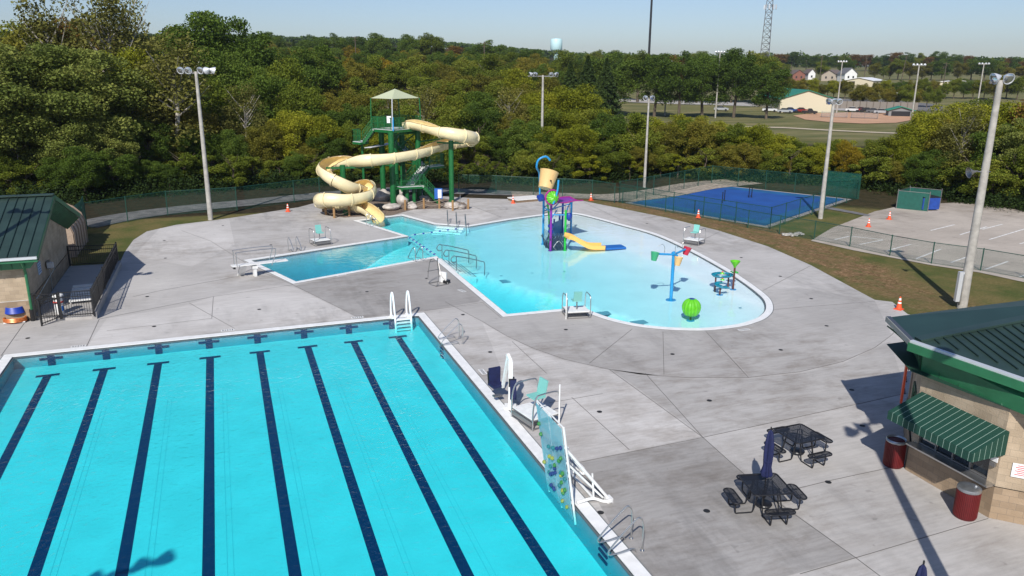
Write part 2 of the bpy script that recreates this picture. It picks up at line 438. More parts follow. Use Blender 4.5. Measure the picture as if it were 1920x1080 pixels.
# ------------------------------------------------------------------ deck, joints, drains
c_deck = concrete('concrete_deck', .49); c_dark = concrete('concrete_dark', .365); c_mid = concrete('concrete_mid', .43); c_light = concrete('concrete_light', .56)
white = mat('coping_white', (.80, .80, .78), .5, noise=.08, nscale=3)
PO_LAP = offset(LAP, .40); PO_BIG = offset(BIG, .36)
deck = sheet('concrete_deck', DECK, 0, c_deck, [PO_LAP, PO_BIG], skirt=.5)
arc = [(835, 566), (905, 603), (950, 630), (1000, 653), (1060, 674), (1140, 692), (1200, 702), (1290, 708), (1400, 708), (1500, 697), (1580, 678), (1640, 652), (1672, 628), (1695, 600)]
def slab(pts, m_, z=.003): return sheet('deck_slab', g2(pts), z, m_)
big_in = [tuple(p) for p in offset(BIG, .37)]
# tone differences between separately poured slabs
slab([(551, 536), (640, 519), (740, 500), (815, 486), (870, 530), (905, 557), (897, 566), (800, 582), (676, 596)], c_dark)
ring = g2([(905, 603), (950, 630), (1000, 653), (1060, 674), (1140, 692), (1200, 702), (1290, 708), (1400, 708)])
def seg(i0, i1):
    a = big_in; return a[i0:i1]
def near_idx(px, py):
    q = G(px, py); return min(range(len(big_in)), key=lambda i: (big_in[i][0]-q.x)**2+(big_in[i][1]-q.y)**2)
i0 = near_idx(943, 595); i1 = near_idx(1330, 619)
sheet('deck_slab', [tuple(G(905, 603))[:2], tuple(G(852, 575))[:2], tuple(G(905, 569))[:2]] + big_in[i0:i1+1] + [tuple(G(1404, 708))[:2]] + ring[::-1][1:-1], .003, c_mid)
i2 = near_idx(1440, 545)
sheet('deck_slab', big_in[i1:i2+1] + g2([(1500, 540), (1640, 563), (1672, 628), (1640, 652), (1580, 678), (1500, 697), (1407, 708)]), .003, c_mid)
slab([(1148, 693), (1290, 711), (1400, 711), (1502, 700), (1580, 682), (1668, 640), (1700, 735), (1562, 767), (1322, 819)], c_mid)
slab([(1082, 869), (1318, 821), (1440, 926), (1604, 1045), (1480, 1079), (1230, 1140)], c_dark)
slab([(905, 606), (1000, 656), (1060, 677), (1143, 694), (1316, 818), (1080, 867), (960, 740)], c_light)
slab([(700, 372), (770, 398.5), (820, 411), (878, 418), (905, 412), (935, 405), (880, 386), (800, 376)], c_light)
slab([(160, 655), (200, 598), (340, 575), (400, 556), (500, 535), (548, 537), (672, 597), (400, 624)], c_light)
slab([(250, 480), (300, 428), (430, 411), (440, 460), (360, 500)], c_light)
c_j = mat('joint', (.13, .125, .12), .9)
J = [[(549, 534), (676, 597)], arc, [(795, 583), (905, 567)], [(905, 567), (941, 597)], [(1143, 693), (1318, 820), (1440, 929), (1605, 1046), (1690, 1110)], [(1080, 868), (1318, 820), (1560, 768), (1700, 737)],
     [(1185, 617), (1105, 681)], [(1243, 622), (1245, 702)], [(1323, 621), (1404, 708)], [(1072, 745), (1180, 843)], [(1030, 755), (1130, 738)], [(1500, 1076), (1607, 1045), (1853, 972)], [(960, 640), (1025, 700)],
     [(2, 667), (46, 605)], [(162, 650), (186, 598)], [(186, 598), (400, 556), (549, 534)], [(340, 432), (395, 452)], [(395, 452), (480, 505), (549, 534)], [(200, 620), (397, 597), (400, 556)],
     [(355, 568), (440, 616)], [(250, 556), (300, 545), (480, 512)], [(905, 419), (940, 407), (890, 388)], [(1160, 410), (1095, 379)], [(1293, 462), (1350, 434)], [(1430, 545), (1520, 498)], [(1452, 580), (1640, 565)],
     [(1318, 820), (1210, 700)], [(1440, 929), (1560, 900), (1700, 870)]]
jb = MB()
for ln in J:
    P_ = [G(x, y, .0075) for x, y in ln]
    for a, c2 in zip(P_, P_[1:]): 
        if (a-c2).length > .1: jb.bar(a, c2, .022, .004)
jo = jb.build('deck_joints', c_j); jo['kind'] = 'structure'
dk = mat('drain_iron', (.03, .03, .03), .6, .4)
for x, y in [(52, 634), (289, 612), (276, 556), (308, 451), (310, 484), (418, 423), (486, 580), (688, 547), (868, 590), (919, 660), (1061, 618), (1261, 664), (1330, 751), (1124, 772), (1464, 656), (1550, 611), (1521, 560), (1463, 518),
             (1390, 483), (1213, 419), (1597, 731), (1617, 798), (1553, 904), (1325, 958), (950, 392), (508, 459), (800, 522), (1126, 961)]:
    q = G(x, y, .008); MB().lathe([(.085, 0), (.10, .003), (.10, .006), (.07, .008)], 16).build('deck_drain', dk, deck, loc=q)

mk_ = mat('marker_tile', (.72, .72, .70), .5); mkb = mat('marker_ink', (.05, .05, .06), .6)
for x, y, a in [(147, 649, 0), (427, 619, 0), (670, 595, 0), (905, 697, 1), (1022, 859, 1), (640, 516, .35), (742, 495, .35), (1395, 618, 0), (866, 545, 1.2)]:
    q = G(x, y, .009); t_ = MB().box((0, 0, 0), (.62, .24, .004), a*math.pi/2).build('depth_marker', mk_, deck, loc=q); b_ = MB()
    for k in range(5): b_.box(Matrix.Rotation(a*math.pi/2, 3, 'Z')@Vector((-.22+.11*k, 0, .004)), (.05, .12 if k % 2 else .15, .003), a*math.pi/2)
    b_.build('ink', mkb, t_)
def ringsheet(name, outer, inner, z, m_, sk=0):
    return sheet(name, outer, z, m_, [inner], skirt=sk)
cop1 = ringsheet('pool_coping', PO_LAP, LAP, .018, white, .10); cop2 = ringsheet('pool_coping', PO_BIG, BIG, .018, white, .10)
c_g = mat('gutter_grate', (.10, .12, .13), .7)
for lp in (LAP, BIG): ringsheet('pool_gutter', offset(lp, .03), offset(lp, -.07), -.035, c_g, .03)
edge = mat('pool_edge_line', (.16, .17, .17), .8)
for lp in (PO_LAP, PO_BIG): ringsheet('pool_edge_joint', offset(lp, .045), offset(lp, -.01), .006, edge)

# ------------------------------------------------------------------ pool shells
plaster = mat('pool_plaster', (.74, .76, .77), .8, noise=.06, nscale=.8)
plaster2 = mat('pool_plaster_big', (.88, .90, .89), .8, noise=.05, nscale=.5)
def lapz(Y): return -.58 - max(0, -Y-.4)*.0185
def uaxis(X, Y): return (X+8.07)*.942+(Y-15.18)*.335
def bigz(X, Y):
    base = -.74 + .64*max(0, min(1, (X+.12*abs(Y-4)-5)/15.5))
    if X > 18: base = max(base, -.13)
    s = uaxis(X, Y); side = -(X+8.07)*.335+(Y-15.18)*.942
    if X < 5.4 and Y > 12 or s < 11:
        dz = -3.3 + 2.5*sst(4.5, 12.5, s) if side < 3.0 else -.78
        base = min(base, dz) if s < 12.8 else base
    return base
walls = MB()
def wall_loop(mb, lp, zt, zb):
    n_ = len(lp); mb.add([(p[0], p[1], zt) for p in lp]+[(p[0], p[1], zb) for p in lp], [(i, (i+1) % n_, (i+1) % n_+n_, i+n_) for i in range(n_)])
wl = MB(); wall_loop(wl, LAP, -.01, -3); wo = wl.build('pool_wall', mat('wall_plaster_shaded', (.20, .33, .40), .7, noise=.08, nscale=1)); wo['kind'] = 'structure'  # plaster darkened to stand in for weak refracted sun on the walls
wl = MB(); wall_loop(wl, BIG, -.01, -3.2); wo2 = wl.build('pool_wall', mat('wall_plaster_big_shaded', (.48, .58, .62), .7, noise=.08, nscale=1)); wo2['kind'] = 'structure'  # same wall shading painted into the plaster colour, milder here
def floor_grid(x0, x1, y0, y1, st, zf, name, m_):
    X_ = np.arange(x0, x1+st, st); Y_ = np.arange(y0, y1+st, st); v = [(a, b_, zf(a, b_)) for b_ in Y_ for a in X_]; k = len(X_)
    f = [(j*k+i, j*k+i+1, (j+1)*k+i+1, (j+1)*k+i) for j in range(len(Y_)-1) for i in range(k-1)]
    o = MB().add(v, f).build(name, m_, smooth=False); o['kind'] = 'structure'
    for p_ in o.data.polygons: p_.use_smooth = True
    return o
lf_ = floor_grid(-19.1, .3, -33.2, .1, 1.0, lambda a, b_: lapz(b_), 'pool_floor', plaster)
bf_ = floor_grid(-8.4, 23.5, -8, 29.5, .4, bigz, 'pool_floor', plaster2)
navy = mat('lane_navy', (.008, .022, .085), .7)
for i in range(8):
    X = -17.2 + i*2.213 if i else -17.2
    X = -17.22+i*2.208
    mb = MB(); y1 = -1.75
    y = y1
    P_ = [(X, y1), (X, -33)]
    mb.add([(X-.165, y1, lapz(y1)+.006), (X+.165, y1, lapz(y1)+.006), (X+.165, -33, lapz(-33)+.006), (X-.165, -33, lapz(-33)+.006)], [(0, 1, 2, 3)])
    mb.add([(X-.46, y1+.26, lapz(y1)+.009), (X+.46, y1+.26, lapz(y1)+.009), (X+.46, y1, lapz(y1)+.009), (X-.46, y1, lapz(y1)+.009)], [(0, 1, 2, 3)])
    mb.build('lane_line', navy, lf_)
    mb = MB(); Yw = -.40
    mb.box((X-.03, Yw, -.32), (.30, .012, .56)); mb.box((X-.03, Yw-.008, -.24), (.92, .012, .11)); mb.build('lane_target', navy, wo)
seam = mat('pool_seam', (.5, .62, .66), .8)
for X in (-14.6, -12.2, -10.1, -7.9, -5.5, -3.4):
    mb = MB(); mb.bar((X, -6, lapz(-6)+.004), (X-.02, -33, lapz(-33)+.004), .018, .002); mb.bar((X+.16, -6, lapz(-6)+.004), (X+.15, -33, lapz(-33)+.004), .014, .002); mb.build('floor_seam', seam, lf_)
grate = mat('pool_grate', (.20, .36, .42), .7)
for x, y, sx, sy in [(951, 527, .75, .75), (989, 554.5, .75, .75), (1134, 587, .85, .6), (1201, 604, .9, .6)]:
    q = G(x, y, -.6); z = bigz(q.x, q.y)+.006; q = G(x, y, z); mb = MB()
    for k in range(7): mb.box((q.x-sx/2+sx*k/6, q.y, z), (sx/9, sy, .004))
    mb.box((q.x, q.y, z-.003), (sx*1.06, sy*1.06, .002)); mb.build('floor_grate', grate, bf_)
for x, y in [(940, 517), (998, 512), (1058, 509), (1388, 577), (760, 412)]:
    q = G(x, y, -.6); z = bigz(q.x, q.y)+.006; q = G(x, y, z); MB().lathe([(.09, 0), (.09, .004)], 12, (q.x, q.y, z)).build('floor_drain', grate, bf_)
q = G(758, 413, -.8); MB().box((q.x, q.y, -.765), (1.1, .8, .01)).build('floor_grate', grate, bf_)

def water_mat(name, absorb, rip, rscale, dist):
    mt = bpy.data.materials.new(name); mt.use_nodes = True; n = mt.node_tree.nodes; l = mt.node_tree.links
    for q in list(n):
        if q.type != 'OUTPUT_MATERIAL': n.remove(q)
    out = [q for q in n if q.type == 'OUTPUT_MATERIAL'][0]
    tc = n.new('ShaderNodeTexCoord')
    t = n.new('ShaderNodeTexNoise'); t.inputs['Scale'].default_value = rscale; t.inputs['Detail'].default_value = 3; t.inputs['Distortion'].default_value = .6; l.new(tc.outputs['Object'], t.inputs[0])
    bp = n.new('ShaderNodeBump'); bp.inputs['Strength'].default_value = rip; bp.inputs['Distance'].default_value = dist; l.new(t.outputs[0], bp.inputs['Height'])
    geo = n.new('ShaderNodeNewGeometry'); dt = n.new('ShaderNodeVectorMath'); dt.operation = 'DOT_PRODUCT'; l.new(bp.outputs[0], dt.inputs[0]); l.new(geo.outputs['Incoming'], dt.inputs[1])
    def M(op, p, q):
        x = n.new('ShaderNodeMath'); x.operation = op
        for i, v in enumerate((p, q)):
            if v is None: continue
            if isinstance(v, (int, float)): x.inputs[i].default_value = v
            else: l.new(v, x.inputs[i])
        return x.outputs[0]
    cth = M('ABSOLUTE', dt.outputs['Value'], None); fr = M('ADD', M('MULTIPLY', M('POWER', M('SUBTRACT', 1.0, cth), 5.0), .98), .02)
    gl = n.new('ShaderNodeBsdfGlossy'); gl.inputs['Roughness'].default_value = .03; l.new(bp.outputs[0], gl.inputs['Normal'])
    tr = n.new('ShaderNodeBsdfTransparent'); mx = n.new('ShaderNodeMixShader'); l.new(fr, mx.inputs[0]); l.new(tr.outputs[0], mx.inputs[1]); l.new(gl.outputs[0], mx.inputs[2]); l.new(mx.outputs[0], out.inputs['Surface'])
    va = n.new('ShaderNodeVolumeAbsorption'); d = max(absorb); va.inputs['Density'].default_value = d; va.inputs['Color'].default_value = (*[1-a/d for a in absorb], 1); l.new(va.outputs[0], out.inputs['Volume'])
    return mt
wm1 = water_mat('water_lap', (1.10, .072, .045), 1.0, 4.5, .045); wm2 = water_mat('water_big', (.46, .060, .040), .5, 1.8, .03)
o = MB().prism(offset(LAP, .08), -3.4, -.06).build('pool_water', wm1); o['kind'] = 'structure'
o = MB().prism(offset(BIG, .06), -3.6, -.055).build('pool_water', wm2); o['kind'] = 'structure'

# ------------------------------------------------------------------ paved surfaces around the deck
asph = mat('asphalt', (.16, .155, .15), .9, noise=.35, nscale=1.2, bump=.3); lotm = concrete('lot_paving', .45, (1.04, .93, .80)); court = mat('court_blue', (.010, .105, .27), .75, noise=.22, nscale=.5)
court2 = mat('court_blue_deep', (.010, .075, .30), .75, noise=.15, nscale=.5)
gravel = mat('gravel', (.34, .29, .23), .95, noise=.4, nscale=2.5, bump=.4)
linep = mat('paint_white', (.75, .75, .72), .7, noise=.3, nscale=6)
def strip(name, pts, z, m_, kindz=None):
    """ribbon polygon draped on the terrain"""
    o = sheet(name, pts, (lambda x, y: T(x, y)+z) if kindz is None else kindz, m_); return o
def rib(name, px, wd, z, m_):
    P_ = cr([(*p, 0) for p in px], 6); b_ = MB(); L = []
    for i, p in enumerate(P_):
        t = (P_[min(i+1, len(P_)-1)]-P_[max(i-1, 0)]).normalized(); nn = Vector((t.y, -t.x, 0))*wd/2
        for q in (p-nn, p, p+nn): L.append((q.x, q.y, max(T(q.x, q.y), T(p.x, p.y)) + z))
    b_.add(L, [(i*3+k, i*3+k+1, (i+1)*3+k+1, (i+1)*3+k) for i in range(len(P_)-1) for k in (0, 1)])
    o = b_.build(name, m_); o['kind'] = 'structure'; return o
rib('path', g2([(150, 425), (230, 408), (330, 394), (450, 382), (560, 371), (640, 363), (760, 356), (880, 360), (980, 362)]), 3.6, .05, asph)
rib('gravel_track', g2([(960, 366), (1060, 366), (1150, 366), (1230, 358), (1310, 344), (1400, 335)], 0), 5.0, .08, gravel)
COURT = g2([(1183, 381), (1340, 347.5), (1584, 374), (1434, 424)], LOW)
sheet('court_surface', COURT, LOW+.05, court, skirt=.3)
cc = [sum(p[i] for p in COURT)/4 for i in (0, 1)]
sheet('court_inner', [(cc[0]+(p[0]-cc[0])*.80, cc[1]+(p[1]-cc[1])*.82) for p in COURT], LOW+.056, court2)
sheet('court_apron', offset(COURT, .5), LOW+.035, concrete('apron', .40), [offset(COURT, .01)], skirt=.2)
LOT = g2([(1520, 452), (1560, 428), (1640, 397), (1695, 385), (1800, 380), (1860, 386), (1990, 408), (2150, 520), (2150, 600), (1925, 531), (1838, 512), (1746, 498), (1668, 483), (1600, 470)], LOW)
sheet('parking_lot', LOT, LOW+.035, lotm)
stain = mat('lot_stain', (.22, .21, .20), .9, noise=.4, nscale=1.5)
for a, c2 in [((1565, 449), (1592, 443)), ((1597, 443), (1655, 449)), ((1612, 458), (1655, 450)), ((1663, 470), (1708, 458)), ((1718, 485), (1764, 467)), ((1783, 492), (1815, 481)), ((1847, 505), (1890, 490)), ((1912, 519), (1950, 506)),
              ((1745, 432), (1790, 421)), ((1800, 440), (1850, 425)), ((1855, 449), (1925, 428)), ((1912, 457), (1990, 438)), ((1842, 430), (1880, 420))]:
    A = G(*a, LOW+.042); B_ = G(*c2, LOW+.042); mb = MB(); mb.bar(A, B_, .12, .004); o = mb.build('parking_stripe', linep); o['kind'] = 'structure'
strip('trench_cover', g2([(1548, 392), (1552, 388), (1634, 404), (1628, 406.5)], LOW), .05, asph)
#PART3
# ------------------------------------------------------------------ common paints
steel = mat('stainless', (.55, .55, .54), .28, .9); steeld = mat('steel_dull', (.30, .29, .28), .45, .8); wht = mat('white_plastic', (.78, .78, .76), .4, noise=.08, nscale=5)
blk = mat('black_metal', (.012, .012, .013), .45); grn = mat('green_paint', (.012, .13, .035), .4, noise=.15, nscale=3); grnd = mat('green_dark', (.012, .075, .032), .5)
roofm = mat('roof_metal', (.036, .066, .056), .38, .25, noise=.22, nscale=.9); fasc = mat('fascia_green', (.025, .15, .065), .45, noise=.15, nscale=2)
pnl = mat('panel_green', (.018, .10, .045), .5, noise=.2, nscale=1.5); gut = mat('gutter_white', (.62, .64, .66), .35, .3)
blockm = block_mat('block_tan', (.46, .365, .26), (.33, .27, .20), .4, .2, .22); splitm = block_mat('block_split', (.37, .275, .185), (.24, .19, .14), .4, .2, .35)
conc_p = mat('pole_concrete', (.40, .38, .34), .85, noise=.2, nscale=3, bump=.2); glass = mat('glass_dark', (.02, .025, .03), .08, spec=.8)
lensm = mat('lamp_lens', (.55, .58, .60), .05, .85); aqua = mat('aqua_plastic', (.20, .50, .45), .4); orange = mat('orange_plastic', (.80, .10, .03), .5); navyf = mat('navy_fabric', (.007, .012, .065), .8, noise=.2, nscale=6)
bluep = mat('blue_paint', (.02, .26, .55), .35); blued = mat('deep_blue', (.012, .04, .26), .4); redb = mat('red_paint', (.16, .010, .012), .5, noise=.2, nscale=5)
linkg = mesh_mat('chainlink_green', (.010, .085, .06), .05, .0055); linkw = mesh_mat('windscreen', (.012, .16, .11), .05, .010, .80); fgreen = mat('fence_post_green', (.010, .065, .045), .5)

# ------------------------------------------------------------------ chain link fences
def chain_fence(name, pts, h, label, m_=None, post_gap=3.0, zoff=0, sag=0, pm=None, nobase=False):
    P_ = [Vector((p[0], p[1], T(p[0], p[1])+zoff if zoff is not None else p[2])) for p in pts]
    b0 = P_[0]; t = thing(name, label, 'fence', b0); pm = pm or fgreen
    mesh = MB(); uvs = []; u = 0
    for a, c2 in zip(P_, P_[1:]):
        L = (c2-a).length; n_ = max(1, round(L/post_gap))
        for k in range(n_):
            p = a.lerp(c2, k/n_); q = a.lerp(c2, (k+1)/n_)
            p.z = T(p.x, p.y)+(zoff or 0); q.z = T(q.x, q.y)+(zoff or 0)
            MB().tube([p-b0-Vector((0, 0, .2)), p-b0+Vector((0, 0, h+.06))], .038, 8).build('post', pm, t, True)
            MB().tube([p-b0+Vector((0, 0, h)), q-b0+Vector((0, 0, h))], .026, 6).build('top_rail', pm, t); MB().tube([p-b0+Vector((0, 0, .08)), q-b0+Vector((0, 0, .08))], .009, 4).build('tension_wire', pm, t)
            mesh.add([p-b0+Vector((0, 0, .03)), q-b0+Vector((0, 0, .03)), q-b0+Vector((0, 0, h)), p-b0+Vector((0, 0, h))], [(0, 1, 2, 3)])
            uvs += [(u, 0), (u+(q-p).length, 0), (u+(q-p).length, h), (u, h)]; u += (q-p).length
    p = P_[-1]; MB().tube([p-b0-Vector((0, 0, .2)), p-b0+Vector((0, 0, h+.06))], .038, 8).build('post', pm, t, True)
    me = bpy.data.meshes.new('mesh'); me.from_pydata(mesh.v, [], mesh.f); me.materials.append(m_ or linkg)
    uv = me.uv_layers.new(name='UVMap')
    for lp in me.loops: uv.data[lp.index].uv = uvs[lp.vertex_index]
    o = bpy.data.objects.new('wire_mesh', me); COL.objects.link(o); o.parent = t
    return t
chain_fence('chain_link_fence', g2([(160, 440), (164, 430), (240, 416), (315, 404), (445, 395), (552, 380), (600, 374), (640, 368)]), 2.1, 'green chain link fence between the asphalt path and the pool grass left of the slide', post_gap=4.2)
chain_fence('chain_link_fence', g2([(860, 362), (930, 363), (1000, 365), (1110, 371), (1152, 379)]), 1.9, 'green chain link fence behind the deck right of the slide tower', post_gap=4)
chain_fence('chain_link_fence', g2([(1152, 379), (1167, 383), (1247, 400), (1350, 415), (1402, 428), (1461, 439), (1526, 450), (1593, 463), (1668, 480), (1746, 495), (1838, 508), (1925, 524), (2010, 540)], LOW), 1.5, 'long green chain link fence between the brown grass bank and the parking lot', post_gap=4)
cf = offset(COURT, .9)
chain_fence('court_fence', [cf[0], cf[3]], 1.85, 'green chain link fence on the near side of the blue court', post_gap=3.2)
chain_fence('court_fence', [cf[3], cf[2]], 1.85, 'green chain link fence on the right side of the blue court beside the light pole', post_gap=3.2)
chain_fence('court_fence', [cf[2], cf[1], cf[0]], 2.1, 'green mesh windscreen fence along the far and left sides of the blue court', m_=linkg, post_gap=3.4)
linkc = mesh_mat('windscreen_thin', (.012, .12, .085), .05, .008, .30)
chain_fence('court_fence', [(cf[2][0]+.2, cf[2][1]), (cf[2][0]-1.0, cf[2][1]+3.4)], 2.6, 'short green windscreen at the far right corner of the blue court', m_=linkc, post_gap=3.4)
# building side windscreen fence
chain_fence('windscreen_fence', [(-20.4, 20.6), (-20.1, 24.5), (-19.8, 28.8), (-20.0, 31.5)], 2.4, 'green fabric covered fence beside the left block building', m_=linkw, post_gap=3)

# ------------------------------------------------------------------ net posts on the court
def court_pt(u, v):
    a, b_, c_, d = [Vector((*p, LOW+.05)) for p in COURT]; return a.lerp(d, u).lerp(b_.lerp(c_, u), v)
for k, (x, y, lb) in enumerate([(1302, 398, 'dark net post standing alone near the left edge of the blue court'), (1354, 381, 'left post of the nearer pair of net posts on the blue court'), (1358, 377, 'right post of the nearer pair of net posts on the blue court'),
                               (1404, 370, 'left post of the farther pair of net posts on the blue court'), (1409, 370, 'right post of the farther pair of net posts on the blue court')]):
    q = G(x, y, LOW+.05); t = thing('net_post', lb, 'net post', q, 0, 'net posts on the court')
    MB().tube([(0, 0, 0), (0, 0, 1.07)], .045, 8).build('post', blk, t, True); MB().lathe([(.06, 1.05), (.06, 1.09), (.02, 1.12)], 10).build('cap', blk, t); MB().lathe([(.12, 0), (.12, .02)], 12).build('base', blk, t)

# ------------------------------------------------------------------ stadium light poles
def lamp_head(t, pos, az, tilt=R(55), s=1.0):
    """floodlight: bowl housing opening towards azimuth az and down"""
    M_ = Matrix.Rotation(az, 3, 'Z') @ Matrix.Rotation(-math.pi/2-tilt*.35, 3, 'X')
    h = MB().lathe([(.06, -.30), (.10, -.24), (.16, -.16), (.24, -.04), (.285, .06), (.30, .10), (.27, .10), (.21, -.04)], 18, pos, M_).build('floodlight', gut, t, True)
    MB().lathe([(.268, .075), (.20, .12), (.10, .145), (.01, .15)], 18, pos, M_).build('lens', lensm, h, True)
    MB().tube([Vector(pos)+Vector((0, 0, -.25)), Vector(pos)+M_@Vector((0, 0, -.2))], .03, 6).build('bracket', steeld, h)
def light_pole(base, h, heads, label, arm=1.3, rz=0, speaker=None, box=False, r0=.21, r1=.12, heads_az=None, group='light poles around the pool'):
    t = thing('light_pole', label, 'light pole', base, rz, group)
    MB().tube([(0, 0, -.3), (0, 0, h*.3), (0, 0, h)], [r0, r0*.86, r1], 16).build('pole', conc_p, t, True)
    MB().box((0, 0, h-.12), (arm*2, .09, .11)).build('crossarm', steeld, t)
    for k, hx in enumerate(heads):
        az = (heads_az[k] if heads_az else R(180)+(random.random()-.5)*.9)
        lamp_head(t, (hx, -.12, h+.10), az)
    if box:
        bx = MB(); bx.box((-.36, -.02, .95), (.26, .22, 1.7)); bx.build('electrical_box', gut, t); MB().tube([(-.26, -.18, 0), (-.26, -.18, 1.7)], .03, 6).build('conduit', steel, t)
    if speaker:
        sx, sz = speaker; M_ = Matrix.Rotation(R(90), 3, 'Y')
        s_ = MB().lathe([(.03, -.2), (.07, 0), (.16, .16), (.30, .30), (.29, .30), (.05, .05)], 14, (sx, -.1, sz), Matrix.Rotation(R(-100), 3, 'Y')).build('loudspeaker', steeld, t, True)
        MB().tube([(0, 0, sz), (sx, -.1, sz)], .03, 6).build('speaker_bracket', steel, t); MB().tube([(0, -.2, sz), (.25, -.1, sz), (0, .2, sz), (-.22, 0, sz)], .012, 5, closed=True).build('strap', steel, t)
    return t
q = G(395, 412); light_pole(q, 12.1, [-1.15, -.55, .45, .95, 1.45], 'tall concrete light pole with five floodlights on the grass left of the slide', 1.4, -.36, heads_az=[R(175), R(190), R(160), R(60), R(-60)])
q = G(1805, 568); light_pole(q, 12.0, [-.35, .30], 'tall concrete light pole with a loudspeaker in the brown grass behind the right building', .55, -.36, speaker=(-.62, 7.3), box=True, heads_az=[R(95), R(185)], r0=.26, r1=.15)
q = G(1538, 410, LOW); light_pole(q, 10.2, [-.42, 0, .42], 'concrete light pole standing by the right side of the blue court', .6, -.36, heads_az=[R(120), R(200), R(160)])
q = G(1208, 352, LOW); light_pole(q, 9.8, [-.38, .32], 'thin stained light pole at the far left corner of the blue court', .5, -.3, heads_az=[R(150), R(210)], r0=.17, r1=.09)
q = G(1015, 295); q2 = ground_at(1015, 330, 96); light_pole(q2, 12.3+(133-138)/1456*96+.2, [-1.5, -.9, .95, 1.6], 'concrete light pole with four floodlights in the trees behind the tipping bucket', 1.8, -.3, heads_az=[R(100), R(130), R(185), R(230)], r0=.2, r1=.12)
# poles behind the viewpoint whose shadows fall into the picture
d14 = Vector((math.sin(SAZ), math.cos(SAZ), 0))*(12/math.tan(SEL))
q = G(1622, 795) - d14; light_pole(q, 12.0, [-1.1, -.5, .5, 1.1], 'concrete light pole standing on the deck in front of the snack building', 1.3, .3, heads_az=[R(20), R(60), R(160), R(-30)])
q = G(150, 1065) - d14; light_pole(q, 12.0, [-1.2, -.6, .6, 1.2], 'concrete light pole at the near end of the lap pool', 1.4, .2)
q = G(72, 395, 5.0) - Vector((math.sin(SAZ), math.cos(SAZ), 0))*(7/math.tan(SEL)); q.z = 0; light_pole(q, 12.0, [-1.2, -.6, .6, 1.2], 'concrete light pole in front of the left block building', 1.4, -.2)

# ------------------------------------------------------------------ block building on the left
def uvwall(mb_pts, name, m_, parent, z0=0):
    """vertical wall polygon from list of 3-D points in one plane; u measured along, v = height"""
    b_ = MB(); b_.add(mb_pts, [tuple(range(len(mb_pts)))]); o = b_.build(name, m_, parent); a = Vector(mb_pts[0]); hv = None
    d = None
    for p in mb_pts:
        v = Vector(p)-a; v.z = 0
        if v.length > .05: d = v.normalized(); break
    set_uv(o, lambda co: ((Vector(co)-a).dot(d), co.z)); return o
def seam_roof(parent, a, b_, c2, d, gap, name='roof', th=.1, mm=None, n_=None):
    """roof plane: eave a->b, ridge d->c; standing seams run eave to ridge"""
    a, b_, c2, d = map(Vector, (a, b_, c2, d)); nn = (b_-a).cross(d-a).normalized()
    if nn.z < 0: nn = -nn
    mb = MB(); mb.add([a, b_, c2, d, a-nn*th, b_-nn*th, c2-nn*th, d-nn*th], [(0, 1, 2, 3), (4, 5, 6, 7), (0, 1, 5, 4), (1, 2, 6, 5), (2, 3, 7, 6), (3, 0, 4, 7)])
    r = mb.build(name, mm or roofm, parent); s_ = MB(); k = max(2, round((b_-a).length/gap))
    for i in range(k+1):
        p = a.lerp(b_, i/k); q = d.lerp(c2, i/k); s_.bar(p+nn*.02, q+nn*.02, .035, .055, nn)
    s_.build('roof_seam', mat('seam_dark', (.012, .03, .026), .5) if mm is None else mm, r); return r
bl = thing('block_building', 'tan block building with a dark green gable metal roof beside the fenced ramp', 'building', (-19, 5.3, 0)); O = Vector(bl.location)
def L_(x, y, z): return Vector((x, y, z))-O
yf, yb, xe, xw, zr, ze = 5.3, 17.1, -18.97, -34.0, 5.35, 3.35; ym = 11.0
uvwall([L_(xe, yf, 1.05), L_(xw, yf, 1.05), L_(xw, yf, ze), L_(xe, yf, ze)], 'front_wall', blockm, bl)
uvwall([L_(xe+.04, yf-.04, 0), L_(xw, yf-.04, 0), L_(xw, yf-.04, 1.05), L_(xe+.04, yf-.04, 1.05)], 'wall_base', splitm, bl)
uvwall([L_(xe+.04, yf-.04, 0), L_(xe+.04, yb, 0), L_(xe+.04, yb, 1.05), L_(xe+.04, yf-.04, 1.05)], 'wall_base', splitm, bl)
uvwall([L_(xe, yf, 1.05), L_(xe, yb, 1.05), L_(xe, yb, ze), L_(xe, ym, zr), L_(xe, yf, ze)], 'gable_wall', blockm, bl)
uvwall([L_(xe, yb, 0), L_(xw, yb, 0), L_(xw, yb, ze), L_(xe, yb, ze)], 'rear_wall', blockm, bl)
MB().add([L_(xe, yf-.04, 1.05), L_(xw, yf-.04, 1.05), L_(xw, yf, 1.08), L_(xe, yf, 1.08)], [(0, 1, 2, 3)]).build('wall_ledge', conc_p, bl)
ef, eb, xr = 4.4, 17.5, -18.15
zr2 = 5.52; ym2 = 10.55
r1 = seam_roof(bl, L_(xw, ef, 3.47), L_(xr, ef, 3.47), L_(xr, ym2, zr2), L_(xw, ym2, zr2), .43)
seam_roof(bl, L_(xw, eb, 3.30), L_(xr, eb, 3.30), L_(xr, ym2, zr2), L_(xw, ym2, zr2), .43)
MB().bar(L_(xw, ym2, zr2+.07), L_(xr, ym2, zr2+.07), .36, .07).build('ridge_cap', roofm, r1)
MB().box(L_((xw+xr)/2, ef-.07, 3.40), (xr-xw, .13, .12)).build('gutter', gut, bl); MB().box(L_((xw+xr)/2, ef-.02, 3.27), (xr-xw, .06, .16)).build('fascia', fasc, bl)
fp = MB(); fp.add([L_(xw, ef+.22, 3.24), L_(xr-.1, ef+.22, 3.24), L_(xr-.45, ef+.34, 2.80), L_(xw, ef+.34, 2.80)], [(0, 1, 2, 3)])
fp.build('eave_panel', fasc, bl); rb = MB()
